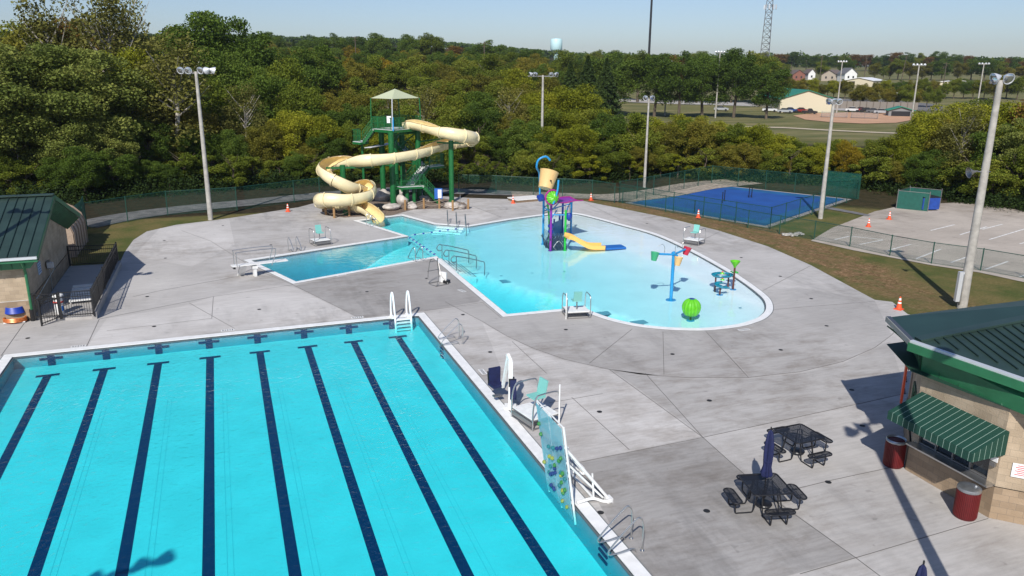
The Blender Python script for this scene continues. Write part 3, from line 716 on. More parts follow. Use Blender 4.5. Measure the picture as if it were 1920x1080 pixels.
for k in range(30):
    X = xr-.75-k*.45
    if X > xw: rb.bar(L_(X, ef+.20, 3.24), L_(X, ef+.32, 2.80), .03, .03)
rb.build('panel_rib', pnl, bl)
for (ya, za, yb2, zb) in ((ef, 3.47, ym2, zr2), (ym2, zr2, eb, 3.30)):
    MB().bar(L_(xr+.02, ya, za-.10), L_(xr+.02, yb2, zb-.10), .05, .26, (0, 0, 1)).build('rake_trim', fasc if ya > 5 else grnd, bl)
    if ya < 5: continue
    gp = MB(); gp.add([L_(xr-.05, ya, za-.22), L_(xr-.05, yb2, zb-.22), L_(xe+.03, yb2, zb-.95), L_(xe+.03, ya, za-.95)], [(0, 1, 2, 3)]); gp.build('rake_panel', pnl, bl)
    rb = MB(); n_ = 26
    for k in range(n_+1):
        f = k/n_; rb.bar(L_(xr-.06, ya+(yb2-ya)*f, za+(zb-za)*f-.23), L_(xe+.02, ya+(yb2-ya)*f, za+(zb-za)*f-.93), .035, .03)
    rb.build('panel_rib', fasc, bl)
MB().tube([L_(xe+.12, ef+.02, 3.2), L_(xe+.12, ef+.25, 2.95), L_(xe+.05, yf-.12, 2.5), L_(xe+.05, yf-.12, .55)], .07, 8).build('downspout', fasc, bl); MB().tube([L_(xe+.05, yf-.12, .6), L_(xe+.05, yf-.12, 0)], .12, 10).build('downspout_boot', blk, bl)
# wall fittings of the gable wall
sg = mat('sign_blue', (.35, .48, .62), .5); sgw = mat('sign_white', (.78, .78, .78), .5); sgt = mat('sign_text', (.05, .08, .2), .6); sgr = mat('sign_red', (.6, .05, .04), .6)
sn = thing('wall_sign', 'pale blue notice on the gable wall above the ramp handrail', 'sign', (xe+.03, 8.3, 2.0)); MB().box((0, 0, 0), (.03, .7, .62)).build('panel', sg, sn)
tx = MB()
for r_ in range(4):
    for c2 in range(5): tx.box((.017, -.24+c2*.12, .2-r_*.13), (.004, .08 if (r_+c2) % 3 else .05, .06))
tx.build('lettering', sgt, sn)
ub = thing('utility_box', 'grey meter box on the gable wall over the ramp', 'utility box', (xe+.04, 10.2, 1.75)); MB().box((.09, 0, 0), (.18, .5, .42)).build('box', steeld, ub); MB().box((.2, -.3, .02), (.3, .2, .3)).build('meter', gut, ub); MB().tube([(.05, .1, -.2), (.05, .1, -1.6)], .02, 6).build('conduit', steel, ub)
hr = thing('wall_handrail', 'steel handrail fixed to the gable wall along the ramp', 'handrail', (xe+.1, 5.9, 0)); MB().tube([(.05, 0, .95), (.12, .1, .98), (.12, 5.2, 1.35), (.05, 5.3, 1.33)], .022, 8).build('rail', steel, hr)
for k in range(4): MB().tube([(.12, .4+k*1.5, .98+k*.105), (-.05, .4+k*1.5, .90+k*.105)], .012, 6).build('bracket', steel, hr)

# tan vaulted shed behind
sh_ = thing('tan_shed', 'tan ribbed round topped tank shed behind the left block building', 'shed', (-22.3, 22.5, 0)); tan = mat('tan_panel', (.42, .32, .24), .7, noise=.15)
pr = [(-3.2, 0), (-3.2, 1.6)] + [(-3.2*math.cos(a), 1.6+1.75*math.sin(a)) for a in [k*math.pi/10 for k in range(1, 10)]] + [(3.2, 1.6), (3.2, 0)]
MB().extr([(p[0], -2.6, p[1]) for p in pr], (0, -2.6, 0), (0, 2.6, 0)).build('shell', tan, sh_)
rb = MB()
for k in range(6): rb.tube([(p[0]*1.01, -2.5+k*1.0, p[1]*1.01) for p in pr], .05, 5)
rb.build('rib', mat('tan_rib', (.30, .22, .16), .7), sh_)

# ------------------------------------------------------------------ ramp with black iron fence
ramp = sheet('ramp_slab', [(-18.9, 5.35), (-17.6, 4.75), (-16.02, 4.5), (-16.1, 16.0), (-18.9, 16.2)], lambda x, y: .24 if y > 6.2 else .24-(6.2-y)*.06, concrete('ramp', .46), skirt=.3)
MB().box((-16.06, 10.3, .19), (.22, 11.7, .38)).build('ramp_curb', concrete('curb', .40)).__setitem__('kind', 'structure')
def iron_fence(pts, h, label, name='iron_fence'):
    b0 = Vector(pts[0]); t = thing(name, label, 'fence', b0)
    for a, c2 in zip(pts, pts[1:]):
        a = Vector(a)-b0; c2 = Vector(c2)-b0; L = (c2-a).length; n_ = max(1, round(L/2.3))
        for k in range(n_+1):
            p = a.lerp(c2, k/n_); MB().box(p+Vector((0, 0, h/2)), (.07, .07, h+.06)).build('post', blk, t)
        r = MB(); up = Vector((0, 0, 1))
        for z in (.12, h-.28, h-.03): MB().bar(a+up*z, c2+up*z, .035, .04).build('rail', blk, t)
        pk = MB(); m_ = round(L/.115)
        for k in range(m_): p = a.lerp(c2, (k+.5)/m_); pk.box(p+up*(h/2+.02), (.018, .018, h-.06))
        pk.build('pickets', blk, t)
    return t
iron_fence([(-16.05, 4.45, .36), (-16.1, 16.0, .36)], 1.25, 'black iron picket fence along the right side of the ramp')
iron_fence([(-16.1, 16.05, .2), (-18.9, 16.3, .2)], 1.3, 'black iron picket fence across the far end of the ramp')
iron_fence([(-16.05, 4.42, .2), (-17.55, 4.62, .16)], 1.35, 'black iron fence panel in front of the white canister')
iron_fence([(-17.6, 4.66, .12), (-18.35, 4.05, .0)], 1.35, 'black iron gate swung open at the corner of the left building', 'iron_gate')
iron_fence([(-18.8, 5.1, .1), (-17.6, 4.72, .15)], 1.3, 'black iron fence panel between the downspout and the ramp gate')
cn = thing('chemical_canister', 'white canister with a red band behind the black ramp fence', 'canister', (-17.75, 5.45, .18)); MB().lathe([(.20, 0), (.22, .05), (.22, .75), (.16, .85), (.16, .92)], 18).build('body', wht, cn, True); MB().lathe([(.26, .92), (.26, .99), (.2, 1.03)], 18).build('lid', wht, cn, True); MB().lathe([(.23, .58), (.25, .62), (.23, .68)], 18).build('band', sgr, cn, True)
MB().box((.18, -.14, .3), (.1, .02, .25), R(40)).build('decal', mat('decal_blue', (.02, .15, .5), .5), cn)
st_ = thing('pool_steps', 'stack of pale plastic steps lying on the ramp', 'steps', (-16.95, 7.2, .25), .1)
for k in range(5): MB().box((0, k*.55, .12+k*.05), (1.25-.05*k, .4, .07)).build('tread', wht, st_)
MB().box((-.55, 1.1, .1), (.05, 2.6, .2)).build('side', wht, st_); MB().box((.55, 1.1, .1), (.05, 2.6, .2)).build('side', wht, st_)
# hose cart
hc = thing('hose_cart', 'white frame cart with a blue hose basket and an orange reel against the left building', 'cart', (*G(30, 604)[:2], 0), -.05)
cp_ = mat('copper_orange', (.55, .16, .04), .35, .3, noise=.3, nscale=9)
MB().tube([(-.42, .1, .1), (-.36, .25, .75), (-.34, .3, 1.15), (.34, .3, 1.15), (.36, .25, .75), (.42, .1, .1)], .025, 8).build('frame', wht, hc, True)
bb = MB()
for k in range(6): bb.tube([(.42*math.cos(a)*(1-.03*k), .1+.24*math.sin(a), .48+.055*k) for a in [i*math.pi/10 for i in range(20)]], .032, 6, closed=True)
bb.build('blue_hose', mat('blue_hose', (.01, .05, .38), .4), hc, True)
bb = MB()
for k in range(3): bb.tube([(.50*math.cos(a), -.05+.30*math.sin(a), .10+.07*k) for a in [i*math.pi/10 for i in range(20)]], .045, 6, closed=True)
bb.build('orange_coil', cp_, hc, True); MB().box((0, -.02, .06), (.95, .5, .05)).build('base', wht, hc); MB().tube([(-.4, .1, .12), (.4, .1, .12)], .03).build('axle', steel, hc)
for s_ in (-1, 1): MB().lathe([(.1, -.03), (.12, 0), (.1, .03)], 14, (s_*.52, .1, .12), Matrix.Rotation(R(90), 3, 'Y')).build('wheel', blk, hc)
ho = thing('garden_hose', 'dark hose looping over the deck beside the orange coil cart', 'hose', (*G(10, 600)[:2], 0)); MB().tube(cr([(-2.2, .3, .03), (-1.5, -.5, .03), (-.8, -.1, .03), (-.2, .35, .04), (-.1, .9, .5), (-.3, .95, .62), (-.45, .95, .4)], 6), .02, 6).build('hose', blk, ho, True)

# ------------------------------------------------------------------ snack building on the right
br_ = thing('snack_building', 'tan block snack building with a green metal roof and a serving window', 'building', (10.58, -21.53, 0)); O2 = Vector(br_.location)
def K(x, y, z): return Vector((x, y, z))-O2
A_, B_, C_, D_ = (10.58, -21.53), (10.58, -24.46), (13.2, -27.1), (13.4, -18.7)
WZ = 3.45
def wseg(p, q, z0, z1, m_, nm='wall'): return uvwall([K(*p, z0), K(*q, z0), K(*q, z1), K(*p, z1)], nm, m_, br_)
wy0, wy1, wz0, wz1 = -21.78, -24.18, 1.06, 2.15
wseg(A_, (10.58, wy0), 1.0, WZ, blockm); wseg((10.58, wy1), B_, 1.0, WZ, blockm); wseg((10.58, wy0), (10.58, wy1), wz1, WZ, blockm)
wseg((10.54, -21.49), (10.54, -24.48), 0, 1.0, splitm, 'wall_base'); wseg((10.54, -24.48), (13.2, -27.14), 0, 1.0, splitm, 'wall_base'); wseg((10.54, -21.49), (13.4, -18.66), 0, 1.0, splitm, 'wall_base')
wseg(B_, C_, 1.0, WZ, blockm); wseg(C_, (30, -27.1), 0, WZ, blockm); wseg(D_, (30, -18.7), 0, WZ, blockm)
dA, dD = Vector((*A_, 0)), Vector((*D_, 0))
wseg(A_, tuple(dA.lerp(dD, .22))[:2], 1.0, WZ, blockm); wseg(tuple(dA.lerp(dD, .46))[:2], D_, 1.0, WZ, blockm); wseg(tuple(dA.lerp(dD, .22))[:2], tuple(dA.lerp(dD, .46))[:2], 2.35, WZ, blockm)
p1, p2 = dA.lerp(dD, .22)-O2, dA.lerp(dD, .46)-O2; off = Vector((.12, -.12, 0))
dr = MB().add([p1+off+Vector((0, 0, 1.0)), p2+off+Vector((0, 0, 1.0)), p2+off+Vector((0, 0, 2.35)), p1+off+Vector((0, 0, 2.35))], [(0, 1, 2, 3)]).build('side_window', glass, br_)
fr = MB()
for a, c2 in ((p1, p2),): 
    for z in (1.0, 2.35): fr.bar(a+Vector((0, 0, z)), c2+Vector((0, 0, z)), .1, .08)
for a in (p1, p2): fr.bar(a+Vector((0, 0, 1)), a+Vector((0, 0, 2.35)), .08, .1)
fr.build('frame', grnd, dr)
# serving window: dark interior, frames, counter
rm = MB(); rm.add([K(10.6, wy0, wz0), K(12.2, wy0, wz0), K(12.2, wy1, wz0), K(10.6, wy1, wz0), K(10.6, wy0, wz1), K(12.2, wy0, wz1), K(12.2, wy1, wz1), K(10.6, wy1, wz1)], [(0, 1, 2, 3), (1, 2, 6, 5), (0, 1, 5, 4), (2, 3, 7, 6), (4, 5, 6, 7)]); rm.build('interior', mat('interior_dark', (.06, .055, .05), .8), br_)
wn = MB(); wn.add([K(10.66, wy0, wz0), K(10.66, wy1, wz0), K(10.66, wy1, wz1), K(10.66, wy0, wz1)], [(0, 1, 2, 3)]); wn = wn.build('serving_window', glass, br_)
fr = MB()
for k in range(5): y = wy0+(wy1-wy0)*k/4; fr.box(K(10.63, y, (wz0+wz1)/2), (.06, .05, wz1-wz0))
for z in (wz0+.03, wz1-.03): fr.box(K(10.63, (wy0+wy1)/2, z), (.055, wy0-wy1, .05))
fr.build('frame', steeld, wn)
pp = MB(); pp.box(K(10.64, -22.15, 1.62), (.02, .55, .75)); pp.build('notice', mat('notice_tan', (.55, .50, .42), .7), wn); MB().lathe([(.16, 0), (.16, .02)], 18, K(10.62, -22.72, 1.55), Matrix.Rotation(R(90), 3, 'Y')).build('sticker', mat('olive_sticker', (.3, .3, .18), .7), wn)
MB().box(K(10.46, (wy0+wy1)/2-.05, wz0-.03), (.42, wy0-wy1+.45, .05)).build('counter', steel, br_)
# awning
aw_m = bpy.data.materials.new('awning_stripe'); aw_m.use_nodes = True; n = aw_m.node_tree.nodes; l = aw_m.node_tree.links; b = n['Principled BSDF']; b.inputs['Roughness'].default_value = .75
uvn = n.new('ShaderNodeUVMap'); spx = n.new('ShaderNodeSeparateXYZ'); l.new(uvn.outputs[0], spx.inputs[0]); m1 = n.new('ShaderNodeMath'); m1.operation = 'FRACT'; m0 = n.new('ShaderNodeMath'); m0.operation = 'DIVIDE'; m0.inputs[1].default_value = .205; l.new(spx.outputs[0], m0.inputs[0]); l.new(m0.outputs[0], m1.inputs[0])
m2 = n.new('ShaderNodeMath'); m2.operation = 'LESS_THAN'; m2.inputs[1].default_value = .065; l.new(m1.outputs[0], m2.inputs[0]); mx = n.new('ShaderNodeMix'); mx.data_type = 'RGBA'; mx.inputs[6].default_value = (.006, .050, .033, 1); mx.inputs[7].default_value = (.28, .40, .33, 1); l.new(m2.outputs[0], mx.inputs[0]); l.new(mx.outputs[2], b.inputs['Base Color'])
aw = thing('striped_awning', 'dark green awning with thin white stripes over the serving window', 'awning', (10.58, -21.6, 2.1)); ay0, ay1 = -.02, -2.98
def aq(nm, pts, uvf): 
    o = MB().add(pts, [tuple(range(len(pts)))]).build(nm, aw_m, aw); set_uv(o, uvf); return o
zt, zf_, xf, vh = .66, .20, -1.28, .26
aq('top_cloth', [(-.01, ay0, zt), (-.01, ay1, zt), (xf, ay1, zf_), (xf, ay0, zf_)], lambda c: (c.y, c.x))
aq('front_valance', [(xf, ay0, zf_), (xf, ay1, zf_), (xf-.01, ay1, zf_-vh), (xf-.01, ay0, zf_-vh)], lambda c: (c.y, c.z))
for yy in (ay0, ay1): aq('side_valance', [(-.01, yy, zt), (xf, yy, zf_), (xf, yy, zf_-vh), (-.01, yy, zf_-vh)], lambda c: (c.x, c.z))
fr = MB()
for yy in (ay0-.04, ay1+.04): fr.tube([(0, yy, zf_-vh+.04), (xf+.03, yy, zf_-vh+.04), (xf+.03, yy, zf_-.02), (0, yy, zt-.03)], .016, 6)
fr.build('frame', steel, aw)
# signs on the snack building
ms = thing('menu_sign', 'white rectangular notice with red lines on the angled wall of the snack building', 'sign', (0, 0, 0)); wd = Vector((*C_, 0))-Vector((*B_, 0)); wd.normalize(); nrm = Vector((-wd.y, wd.x, 0)); nrm = nrm if nrm.x < 0 else -nrm
ms.location = Vector((*B_, 0))+wd*.62+nrm*.03+Vector((0, 0, 1.62)); ms.rotation_euler = (0, 0, math.atan2(wd.y, wd.x)); MB().box((0, 0, 0), (.62, .025, .42)).build('panel', sgw, ms)
tx = MB()
for r_ in range(6): tx.box((0, -.014 if (Matrix.Rotation(ms.rotation_euler.z, 3, 'Z')@Vector((0, -1, 0))).dot(nrm) > 0 else .014, .15-r_*.055), (.46 if r_ % 2 else .36, .004, .02))
tx.build('lettering', sgr, ms)
nb = thing('notice_box', 'small white notice holder on the wall right of the serving window', 'sign', (10.55, -24.33, 1.75)); MB().box((-.02, 0, .06), (.03, .2, .16)).build('panel', sgw, nb); MB().box((-.05, 0, -.1), (.07, .16, .12)).build('tray', steeld, nb)
# roof
E1 = G(1716, 640, 4.4); E2 = G(1920, 710, 4.4); E0 = G(1670, 594.5, 4.4); E2x = E1+(E2-E1)*2.6
RZ = 5.0; Re = G(1920, 600, RZ); Rx = E1+(Re-E1)*2.2; Fe = G(1920, 563, 4.45); Fx = E0+(Fe-E0)*2.2
def pl(a): return Vector(a)-O2
def pquad(pts, nm, m_, th=.10, par=None):
    P_ = [pl(p) for p in pts]; mb = MB(); n_ = len(P_); dn = Vector((0, 0, -th)); mb.add(P_+[p+dn for p in P_], [tuple(range(n_)), tuple(range(n_, 2*n_))]+[(i, (i+1) % n_, (i+1) % n_+n_, i+n_) for i in range(n_)]); return mb.build(nm, m_, par or br_)
rf = pquad([E1, E2x, Rx+(E2x-E1)*.0], 'roof', roofm)
rb_ = pquad([E0, E1+Vector((0, 0, .004)), Rx+Vector((0, 0, .004)), Fx], 'roof', mat('roof_metal_shaded', (.022, .055, .046), .5, .15, noise=.15, nscale=.7))  # darker copy of the roof metal: shade painted on the slope away from the sun
MB().bar(pl(E1)+Vector((.1, 0, .05)), pl(Rx)+Vector((0, 0, .07)), .34, .07).build('ridge_cap', roofm, rf)
nrmf = (E2x-E1).cross(Rx-E1).normalized(); nrmf = nrmf if nrmf.z > 0 else -nrmf
def on_roof(x, y):
    v = ray(x, y); t = (E1-CPOS).dot(nrmf)/v.dot(nrmf); return CPOS+v*t
sm = MB(); S = lambda zx, zy: (1660+zx/4.5, 540+zy/4.5)
for a, c2 in [((400, 425), (460, 475)), ((480, 415), (620, 525)), ((560, 400), (785, 580)), ((635, 390), (950, 635)), ((705, 380), (1120, 690)), ((780, 370), (1290, 740)), ((855, 358), (1450, 795)), ((925, 347), (1620, 850)), ((1000, 335), (1790, 905)), ((1075, 322), (1960, 960)), ((1150, 312), (2130, 1015))]:
    a = on_roof(*S(*a)); c2 = on_roof(*S(*c2)); sm.bar(pl(a)+nrmf*.02, pl(c2)+nrmf*.02, .035, .05, nrmf)
sm.build('roof_seam', mat('seam_dark', (.012, .03, .026), .5), rf)
ud = (E2x-E1).normalized()
gt = MB(); gt.bar(pl(E1)+Vector((-.10, .05, -.02)), pl(E2x)+Vector((-.10, 0, -.02)), .15, .12); gt.build('gutter', gut, br_)
gt = MB(); gt.bar(pl(E0)+Vector((-.08, .02, -.03)), pl(E1)+Vector((-.08, .02, -.03)), .14, .13); gt.build('gutter', mat('gutter_dark', (.07, .08, .10), .5, .3), br_)
MB().bar(pl(E0)+Vector((-.17, .03, -.05)), pl(E1)+Vector((-.17, .03, -.05)), .03, .17).build('fascia', mat('fascia_grey', (.30, .30, .27), .6), br_)
MB().bar(pl(E1)+Vector((-.2, .06, -.16)), pl(E2x)+Vector((-.2, 0, -.16)), .05, .26).build('fascia', fasc, br_)
def band(a0, a1, b0, b1, nm, m_, nr):
    mb = MB().add([a0, a1, b1, b0], [(0, 1, 2, 3)]); o = mb.build(nm, m_, br_); r = MB()
    for k in range(nr+1):
        f = k/nr; r.bar(a0.lerp(a1, f), b0.lerp(b1, f), .035, .04)
    r.build('panel_rib', pnl, o); return o
a0 = pl(E1)+Vector((.22, -.1, -.26)); a1 = pl(E2x)+Vector((.22, 0, -.26))
band(a0, a1, K(10.50, -21.50, WZ-.02), K(10.50, -30.5, WZ-.02), 'eave_panel', fasc, 13)
e0 = pl(E0)+Vector((-.1, 0, -.30)); band(a0, e0, K(10.50, -21.50, WZ-.02), K(13.35, -18.6, WZ-.02)*.5+K(10.5, -21.5, WZ-.02)*.5, 'eave_panel', pnl, 12)
MB().prism([(pl(E0).x, pl(E0).y), (pl(E1).x, pl(E1).y), (pl(E2x).x, pl(E2x).y), (18, -9), (18, 2)], 3.42, 3.44).build('soffit', mat('soffit_dark', (.010, .05, .03), .7), br_)
# rescue board on the side wall
rbd = thing('rescue_board', 'orange rescue board hanging upright on the left wall of the snack building', 'rescue board', (0, 0, 0)); q = G(1690, 755, .95); q = Vector((12.80, -18.95, .30)); rbd.location = q; rbd.rotation_euler = (0, 0, R(45))
pr = [(-.0, .25), (.2, .4), (.24, .9), (.24, 1.9), (.17, 2.45), (0, 2.6), (-.17, 2.45), (-.24, 1.9), (-.24, .9), (-.2, .4)]
MB().extr([(p[0], -.05, p[1]+.35) for p in pr][:], (0, 0, 0), (0, .07, 0)).build('board', orange, rbd); st = MB()
for z in (.9, 1.35, 1.8, 2.3): st.box((0, -.08, z+.2), (.52, .03, .05))
st.build('strap', blk, rbd); MB().box((0, -.22, 2.62), (.30, .22, .24)).build('head_block', mat('red_foam', (.45, .01, .02), .7), rbd)
#PART4
# ------------------------------------------------------------------ water slide tower
TW = Vector((7.0, 35.5, 0)); tw = thing('slide_tower', 'green steel slide tower with a cream fabric canopy and zigzag stairs', 'slide tower', TW)
def W_(p): return Vector(p)-TW
def post(x, y, h, r=.27, par=None, base=TW):
    o = MB().tube([Vector((x, y, 0))-base, Vector((x, y, h))-base], r, 16).build('post', grn, par or tw, True); return o
PZ = 6.95
pts_post = [(5.5, 38.4), (5.55, 34.0), (6.4, 36.4), (7.6, 38.8), (8.7, 36.6)]
for x, y in pts_post: post(x, y, PZ-.2)
bx = MB()
for a, c2, z0, z1 in [((5.55, 34), (8.7, 36.6), 6.5, 6.5), ((5.55, 34), (7.6, 38.8), 5.2, 6.7), ((5.5, 38.4), (8.7, 36.6), 6.5, 6.5), ((6.4, 36.4), (8.7, 36.6), 4.9, 6.6), ((5.5, 38.4), (7.6, 38.8), 3.2, 3.2), ((5.55, 34), (5.5, 38.4), 6.5, 6.5), ((8.7, 36.6), (11.3, 33.6), 5.6, 6.2), ((7.6, 38.8), (8.7, 36.6), 3.4, 3.4)]:
    bx.tube([W_((*a, z0)), W_((*c2, z1))], .07, 8)
bx.build('bracing', grn, tw)
# platform (a square turned so that one corner faces the camera)
pc = [GY(696, 239, 36.6), GY(736, 245.5, 34.0), GY(790, 242, 36.4)]; pcx = (pc[0]+pc[2])/2; p4 = pcx*2-pc[1]
PL = [Vector((p.x, p.y, PZ)) for p in (pc[0], pc[1], pc[2], p4)]
mb = MB(); mb.prism([(W_(p).x, W_(p).y) for p in PL], PZ-.04, PZ); mb.build('platform', mat('deck_white', (.62, .62, .60), .6), tw)
mb = MB()
for i in range(4): mb.bar(W_(PL[i])-Vector((0, 0, .15)), W_(PL[(i+1) % 4])-Vector((0, 0, .15)), .12, .24)
mb.build('platform_frame', grn, tw)
def railing(par, a, c2, h=1.1, gap=.13, base=TW, m_=None):
    a = Vector(a)-base; c2 = Vector(c2)-base; up = Vector((0, 0, 1)); L = (c2-a).length; k = int(L/gap); r = MB()
    for z in (.1, h*.5, h): r.bar(a+up*z, c2+up*z, .045, .045)
    for i in range(k+1): p = a.lerp(c2, i/max(1, k)); r.bar(p+up*.05, p+up*h, .024 if i % 7 else .06, .024 if i % 7 else .06)
    return r.build('railing', m_ or grn, par)
railing(tw, PL[0], PL[3]); railing(tw, PL[3], PL[2]); railing(tw, PL[0], PL[0].lerp(PL[1], 1)); railing(tw, PL[1], PL[1].lerp(PL[2], .42))
MB().box(W_(PL[0].lerp(PL[1], .82))+Vector((.05, -.12, .95)), (.42, .03, .62), R(-30)).build('rules_sign', sgw, tw)
MB().box(W_(PL[1])+Vector((.05, -.06, .55)), (.12, .05, 1.25)).build('gate_post', bluep, tw)
# canopy
ct = [GY(695, 184, 36.6), GY(735, 187, 33.9), GY(786, 184, 36.4)]; c4 = ct[0]+ct[2]-ct[1]; CZ = ct[0].z
C4 = [Vector((p.x, p.y, CZ)) for p in (ct[0], ct[1], ct[2], c4)]; ap = sum(C4, Vector())/4+Vector((0, 0, .85)); mb = MB(); N = 10; g_ = []
for i in range(4):
    a, c2 = C4[i], C4[(i+1) % 4]; o0 = len(mb.v); vs_ = []
    for u in range(N+1):
        for v in range(N+1):
            p = a.lerp(c2, v/N); e = p + (ap-p)*(u/N); mid = (sum(C4, Vector())/4 - p); mid.z = 0
            e = e + mid*.05*math.sin(math.pi*v/N)*(1-u/N)**1.5; e.z -= .02*math.sin(math.pi*u/N)*(1-.4*u/N); vs_.append(W_(e))
    mb.add(vs_, [(u*(N+1)+v, u*(N+1)+v+1, (u+1)*(N+1)+v+1, (u+1)*(N+1)+v) for u in range(N) for v in range(N)])
mb.build('canopy', mat('canopy_cream', (.46, .50, .33), .8), tw, True)
for i, p in enumerate(C4):
    q = PL[i]; MB().tube([W_(q), W_(Vector((p.x, p.y, CZ)))], .055, 8).build('canopy_post', grn if i != 1 else gut, tw, True)
# stairs
swh = mat('tread_white', (.66, .66, .65), .6)
def landing(px_, z, Y, lbl='landing'):
    P_ = [GY(x, y, yy) for (x, y), yy in zip(px_, Y)]; P_ = [Vector((p.x, p.y, z)) for p in P_]; mb = MB().prism([(W_(p).x, W_(p).y) for p in P_], z-.05, z); mb.build(lbl, swh, tw)
    m2_ = MB()
    for i in range(len(P_)): m2_.bar(W_(P_[i])-Vector((0, 0, .14)), W_(P_[(i+1) % len(P_)])-Vector((0, 0, .14)), .08, .2)
    m2_.build('landing_frame', grn, tw); return P_
def flight(a, c2, wd, n_):
    a = Vector(a); c2 = Vector(c2); d = c2-a; h = Vector((d.x, d.y, 0)).normalized(); s_ = Vector((h.y, -h.x, 0)); mb = MB(); az = math.atan2(h.y, h.x)
    for i in range(n_): p = a+d*((i+.5)/n_); mb.box(W_(p), (.30, wd, .05), az); mb.box(W_(p)+h*(-.14)+Vector((0, 0, -.08)), (.02, wd, .16), az)
    mb.build('stair_treads', swh, tw)
    for sg_ in (-1, 1):
        MB().bar(W_(a)+s_*sg_*wd/2-Vector((0, 0, .1)), W_(c2)+s_*sg_*wd/2-Vector((0, 0, .1)), .06, .28).build('stair_stringer', grn, tw); railing(tw, a+s_*sg_*(wd/2+.04), c2+s_*sg_*(wd/2+.04), 1.0, .24)
L1z, L2z, L3z = 1.75, 3.3, 5.75
L1 = landing([(743, 356), (752, 361), (797, 357), (790, 352)], L1z, (34.2, 33.4, 33.6, 34.6)); L2 = landing([(798, 326), (806, 331), (833, 327), (826, 321)], L2z, (36.4, 35.3, 36.2, 37.6))
flight((9.9, 34.0, .05), (8.35, 33.9, L1z), 1.0, 9); flight((7.3, 34.3, L1z), (9.3, 36.2, L2z), 1.0, 9); flight((9.2, 37.2, L2z), (7.2, 39.4, L3z-.4), 1.0, 12)
L3 = landing([(661, 257), (676, 262), (690, 252), (676, 248)], L3z, (37.2, 36.2, 37.0, 38.4)); flight((3.6, 36.9, L3z), (PL[0].x+.25, PL[0].y-.1, PZ), 1.1, 7)
MB().prism([(-3.6, .6), (-2.9, .6), (0.2, 4.3), (-.6, 4.7)], L3z-.55, L3z-.5).build('landing', swh, tw)
for a, c2 in [(L3[0], L3[1]), (L3[0], L3[3]), (L1[0], L1[1]), (L1[1], L1[2]), (L2[1], L2[2]), (L2[2], L2[3])]: railing(tw, a, c2)
post(3.4, 37.2, L3z-.1, .12); post(9.2, 36.6, L2z-.1, .14); post(7.6, 34.1, L1z-.1, .18); post(6.9, 34.0, L1z-.1, .18)
MB().box(W_((9.75, 33.2, 1.0)), (.75, .1, 1.0), R(-20)).build('height_sign', mat('sign_blue_deep', (.02, .12, .45), .5), tw); MB().box(W_((9.85, 33.12, 1.0)), (.35, .1, .8), R(-20)).build('sign_face', sgw, tw)

# ------------------------------------------------------------------ flume
fl_m = mat('flume_cream', (.82, .71, .43), .32, noise=.08, nscale=1.2, coat=.3); fl_in = mat('flume_inside', (.78, .62, .30), .3, noise=.1, nscale=2)
path = [(757, 233, 36.0), (772, 231, 35.6), (800, 237, 34.6), (828, 246, 33.2), (858, 253, 32.4), (882, 257, 33.2), (887, 261, 35.2), (868, 265, 36.6), (842, 268, 36.4), (820, 273, 35.3), (800, 280, 34.0), (780, 286, 33.0), (742, 293, 32.1), (705, 298, 31.9), (680, 300, 32.3), (655, 302, 33.6), (632, 305, 34.4),
        (612, 310, 34.0), (607, 319, 32.6), (618, 331, 31.2), (637, 342, 30.7), (658, 352, 30.9), (675, 350, 32.0), (688, 349, 32.3), (694, 357, 31.2), (686, 366, 29.9), (664, 371, 29.1), (636, 374, 28.8), (609, 374, 29.3), (600, 376, 30.6), (612, 379, 31.6), (636, 381, 31.2), (662, 383, 30.2), (684, 389, 29.0), (700, 399, 27.6), (709, 408, 26.6)]
fp_ = [GY(x, y, Y) for x, y, Y in path]
zs = [p.z for p in fp_]
# keep a steady fall along the run
Ls = [0]
for a, c2 in zip(fp_, fp_[1:]): Ls.append(Ls[-1]+(c2-a).length)
fl = thing('water_slide', 'cream open body flume snaking down from the green tower into the plunge pool', 'water slide', (3, 30, 0)); FO = Vector((3, 30, 0))
curve = cr(fp_, 6); N = len(curve); Rf = .60
def frames(i):
    p = curve[i]; t = (curve[min(i+1, N-1)]-curve[max(i-1, 0)]).normalized(); h = Vector((t.x, t.y, 0)).normalized(); s_ = Vector((h.y, -h.x, 0)); 
    a = curve[max(i-3, 0)]; c2 = curve[min(i+3, N-1)]; t1 = (p-a); t2 = (c2-p); cr_ = (t1.x*t2.y-t1.y*t2.x)/max(.01, t1.length*t2.length); up = s_.cross(t).normalized()
    if up.z < 0: up = -up
    return p, t, s_, up, cr_
bank = [frames(i)[4] for i in range(N)]; bank = [sum(bank[max(0, i-4):i+5])/len(bank[max(0, i-4):i+5]) for i in range(N)]
def arcpts(i, rad, a0, a1, k):
    p, t, s_, up, _ = frames(i); b_ = max(-1, min(1, bank[i]*2.2))*R(42)
    out = []
    for j in range(k+1):
        a = a0+(a1-a0)*j/k + b_; out.append(p + s_*math.sin(a)*rad - up*math.cos(a)*rad - FO)
    return out
mo = MB(); K_ = 18
hw = [R(112) + R(14)*abs(max(-1, min(1, bank[i]*2))) for i in range(N)]
rows_o = [arcpts(i, Rf, -hw[i], hw[i], K_) for i in range(N)]; rows_i = [arcpts(i, Rf-.045, -hw[i], hw[i], K_) for i in range(N)]
v = [q for r_ in rows_o for q in r_]; mo.add(v, [(i*(K_+1)+j, i*(K_+1)+j+1, (i+1)*(K_+1)+j+1, (i+1)*(K_+1)+j) for i in range(N-1) for j in range(K_)])
for s_ in (0, K_): mo.add([r_[s_] for r_ in rows_o]+[r_[s_] for r_ in rows_i], [(i, i+1, N+i+1, N+i) for i in range(N-1)])
